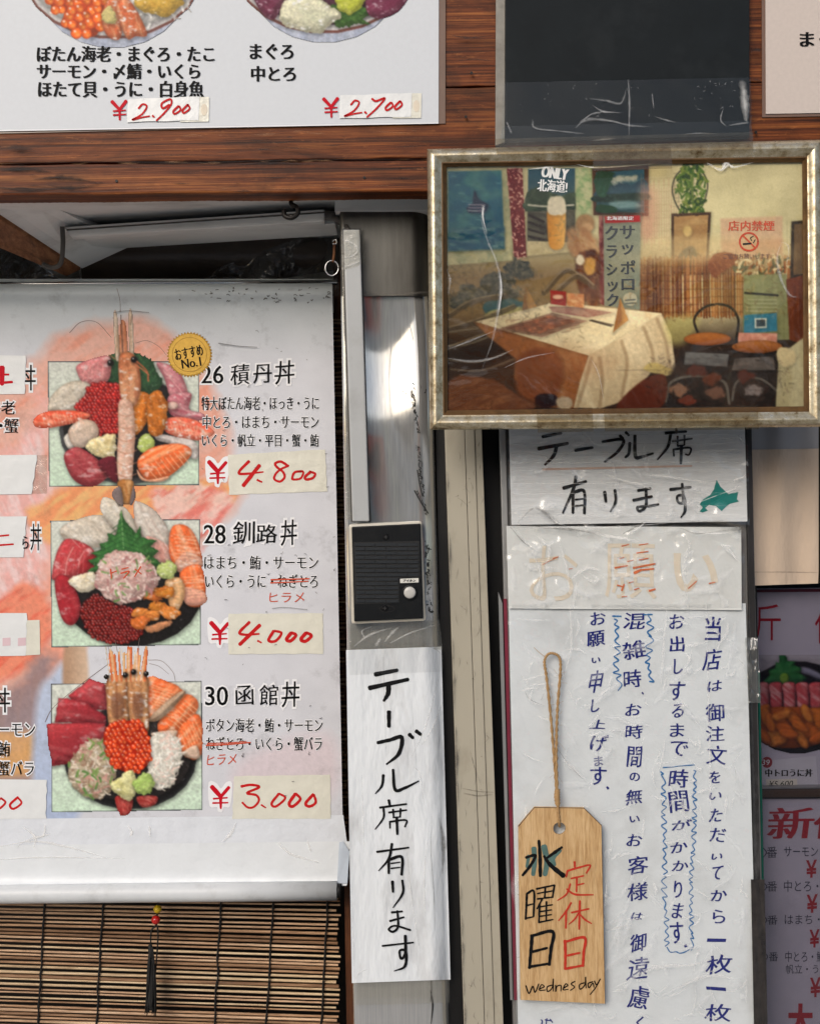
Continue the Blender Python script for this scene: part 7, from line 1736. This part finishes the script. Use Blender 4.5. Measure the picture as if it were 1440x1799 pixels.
# pale street reflections of the film, painted into the print's colours
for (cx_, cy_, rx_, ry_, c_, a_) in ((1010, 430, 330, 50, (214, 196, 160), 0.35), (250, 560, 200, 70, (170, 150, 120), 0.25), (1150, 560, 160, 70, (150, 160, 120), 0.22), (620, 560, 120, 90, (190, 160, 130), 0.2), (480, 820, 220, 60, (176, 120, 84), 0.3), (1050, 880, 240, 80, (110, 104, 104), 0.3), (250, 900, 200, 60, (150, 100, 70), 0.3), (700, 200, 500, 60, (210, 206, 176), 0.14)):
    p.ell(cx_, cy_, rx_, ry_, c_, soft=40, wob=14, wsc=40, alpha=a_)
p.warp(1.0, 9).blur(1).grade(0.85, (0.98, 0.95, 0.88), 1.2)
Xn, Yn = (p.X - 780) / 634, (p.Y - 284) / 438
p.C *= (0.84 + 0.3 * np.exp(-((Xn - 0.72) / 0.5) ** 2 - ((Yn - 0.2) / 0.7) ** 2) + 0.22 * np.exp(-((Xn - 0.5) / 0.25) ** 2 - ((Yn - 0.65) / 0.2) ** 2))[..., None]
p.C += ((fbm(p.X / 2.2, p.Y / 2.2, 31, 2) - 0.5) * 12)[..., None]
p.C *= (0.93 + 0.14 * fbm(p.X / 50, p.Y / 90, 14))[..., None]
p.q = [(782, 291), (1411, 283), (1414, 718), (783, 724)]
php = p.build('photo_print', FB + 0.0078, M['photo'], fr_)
FP = FB + 0.0083
letters([('ONLY', (436, 112, 528, 152), {'sx': 3, 'rot': -8, 'shear': 0.05}), ('北海道!', (420, 156, 526, 200), {'sx': 1.5, 'rot': -4})], M['halo'], FP, php, 'printed_lettering', R2)
letters([(c, (x - w, y - h, x + w, y + h), {'sx': 1.6}) for c, x, y, w, h in (('サ', 743, 345, 26, 24), ('ッ', 744, 408, 20, 18), ('ポ', 745, 472, 25, 25), ('ロ', 745, 534, 22, 20), ('ク', 686, 348, 22, 25), ('ラ', 687, 415, 18, 22), ('シ', 687, 480, 18, 20), ('ッ', 690, 542, 18, 18), ('ク', 690, 590, 20, 22))], M['grey_print'], FP, php, 'printed_lettering', R2)
letters([('北海道限定', (668, 288, 766, 302), {'sx': 0.5})], M['halo'], FP, php, 'printed_lettering', R2)
letters([('店内禁煙', (1108, 304, 1274, 340), {'sx': 1.2})], M['redpen'], FP, php, 'printed_lettering', R2)
letters([('ご協力お願いします。', (1090, 422, 1266, 442), {})], plain('brown_print', (116, 78, 66), 0.5), FP, php, 'printed_lettering', R2)
brush([([(1182 + 33 * math.cos(a), 380 + 32 * math.sin(a)) for a in np.linspace(0, 2 * math.pi, 26)], 7), ([(1160, 357), (1206, 403)], 6)], M['redpen'], FP, php, 'no_smoking_symbol', R2)
brush([([(1162, 388), (1190, 386)], 6), ([(1192, 376), (1188, 366), (1198, 360)], 3), ([(1198, 384), (1205, 372)], 3)], M['marker'], FP + 0.0001, php, 'cigarette_symbol', R2)
# clear film over the print and tape over the rails
def fd(x, y): return FB + 0.0092 + 0.0010 * fbm(np.asarray(x) / 60.0, np.asarray(y) / 90.0, 9)
sheet('clear_film', [(785, 293), (1408, 286), (1411, 714), (786, 720)], fd, film('frame_film', (0.97, 0.97, 0.95), 0.03, 0.06, 0.5, 10, 0.006), fr_, 70, 50)
brush([([(222, 252), (220, 310), (240, 380), (270, 450), (286, 540), (275, 640), (255, 740), (215, 850)], (7, 4, 3, 4, 6, 6, 3, 1)), ([(92, 480), (104, 520), (96, 570)], (1, 4, 1)), ([(1300, 380), (1284, 440), (1300, 520), (1330, 572), (1360, 580)], (1, 5, 6, 4, 1)), ([(1300, 380), (1325, 400), (1318, 470)], (1, 3, 1)), ([(90, 800), (180, 812), (260, 800), (330, 770)], (1, 5, 4, 1)), ([(92, 770), (170, 740), (270, 700)], (1, 4, 1)), ([(300, 835), (380, 800), (480, 780)], (1, 3, 1)), ([(610, 800), (640, 860), (660, 960)], (1, 2, 1))],
      M['sheen'], up(fd, 0.0014), fr_, 'film_crease', R2, k=2.2)  # curved highlights of the film painted as pale strokes
brush([([(1030, 95), (1080, 120), (1100, 96), (1130, 110), (1200, 92)], (3, 9, 6, 5, 1)), ([(1085, 122), (1110, 100)], (2, 6)), ([(224, 250), (222, 290), (236, 350)], (6, 4, 1)), ([(283, 480), (288, 560), (276, 650)], (1, 5, 1)), ([(560, 100), (640, 112), (840, 98)], (1, 3, 1)), ([(390, 118), (480, 108)], (1, 4, 1))], M['crease'], up(fd, 0.0017), fr_, 'film_glint', R2)  # strongest film glints, painted white
sheet('clear_tape', [(870, 244), (1322, 232), (1322, 262), (872, 272)], FB + 0.0235, M['tape_frame'], fr_, 30, 6)
sheet('clear_tape', [(1040, 262), (1178, 258), (1180, 296), (1042, 300)], FB + 0.0237, M['tape_frame'], fr_, 12, 6)
sheet('clear_tape', [(942, 718), (1040, 716), (1042, 758), (944, 760)], FB + 0.0237, M['tape_frame'], fr_, 12, 6)
sheet('clear_tape', [(1060, 718), (1330, 712), (1332, 754), (1062, 758)], FB + 0.0239, M['tape_frame'], fr_, 20, 6)

# hanging ring beside the banner
rg = thing('hanging_ring', 'small steel ring and screw eye holding the banner rod', 'ring', P(583, 486, -0.02))
tube('ring', [(583 + 11.5 * math.cos(a), 471 + 13 * math.sin(a), -0.022) for a in np.linspace(0, 2 * math.pi, 20)], 0.0009, M['chrome'], rg, 8, 3)
tube('screw_eye', [(584, 424, -0.022), (590, 421, -0.02), (591, 428, -0.02), (584, 428, -0.02)], 0.0008, M['chrome'], rg, 6, 5)
tube('stem', [(588, 424, -0.024), (587, 445, -0.024), (585, 460, -0.022)], 0.0018, M['joist'], rg, 6, 4)
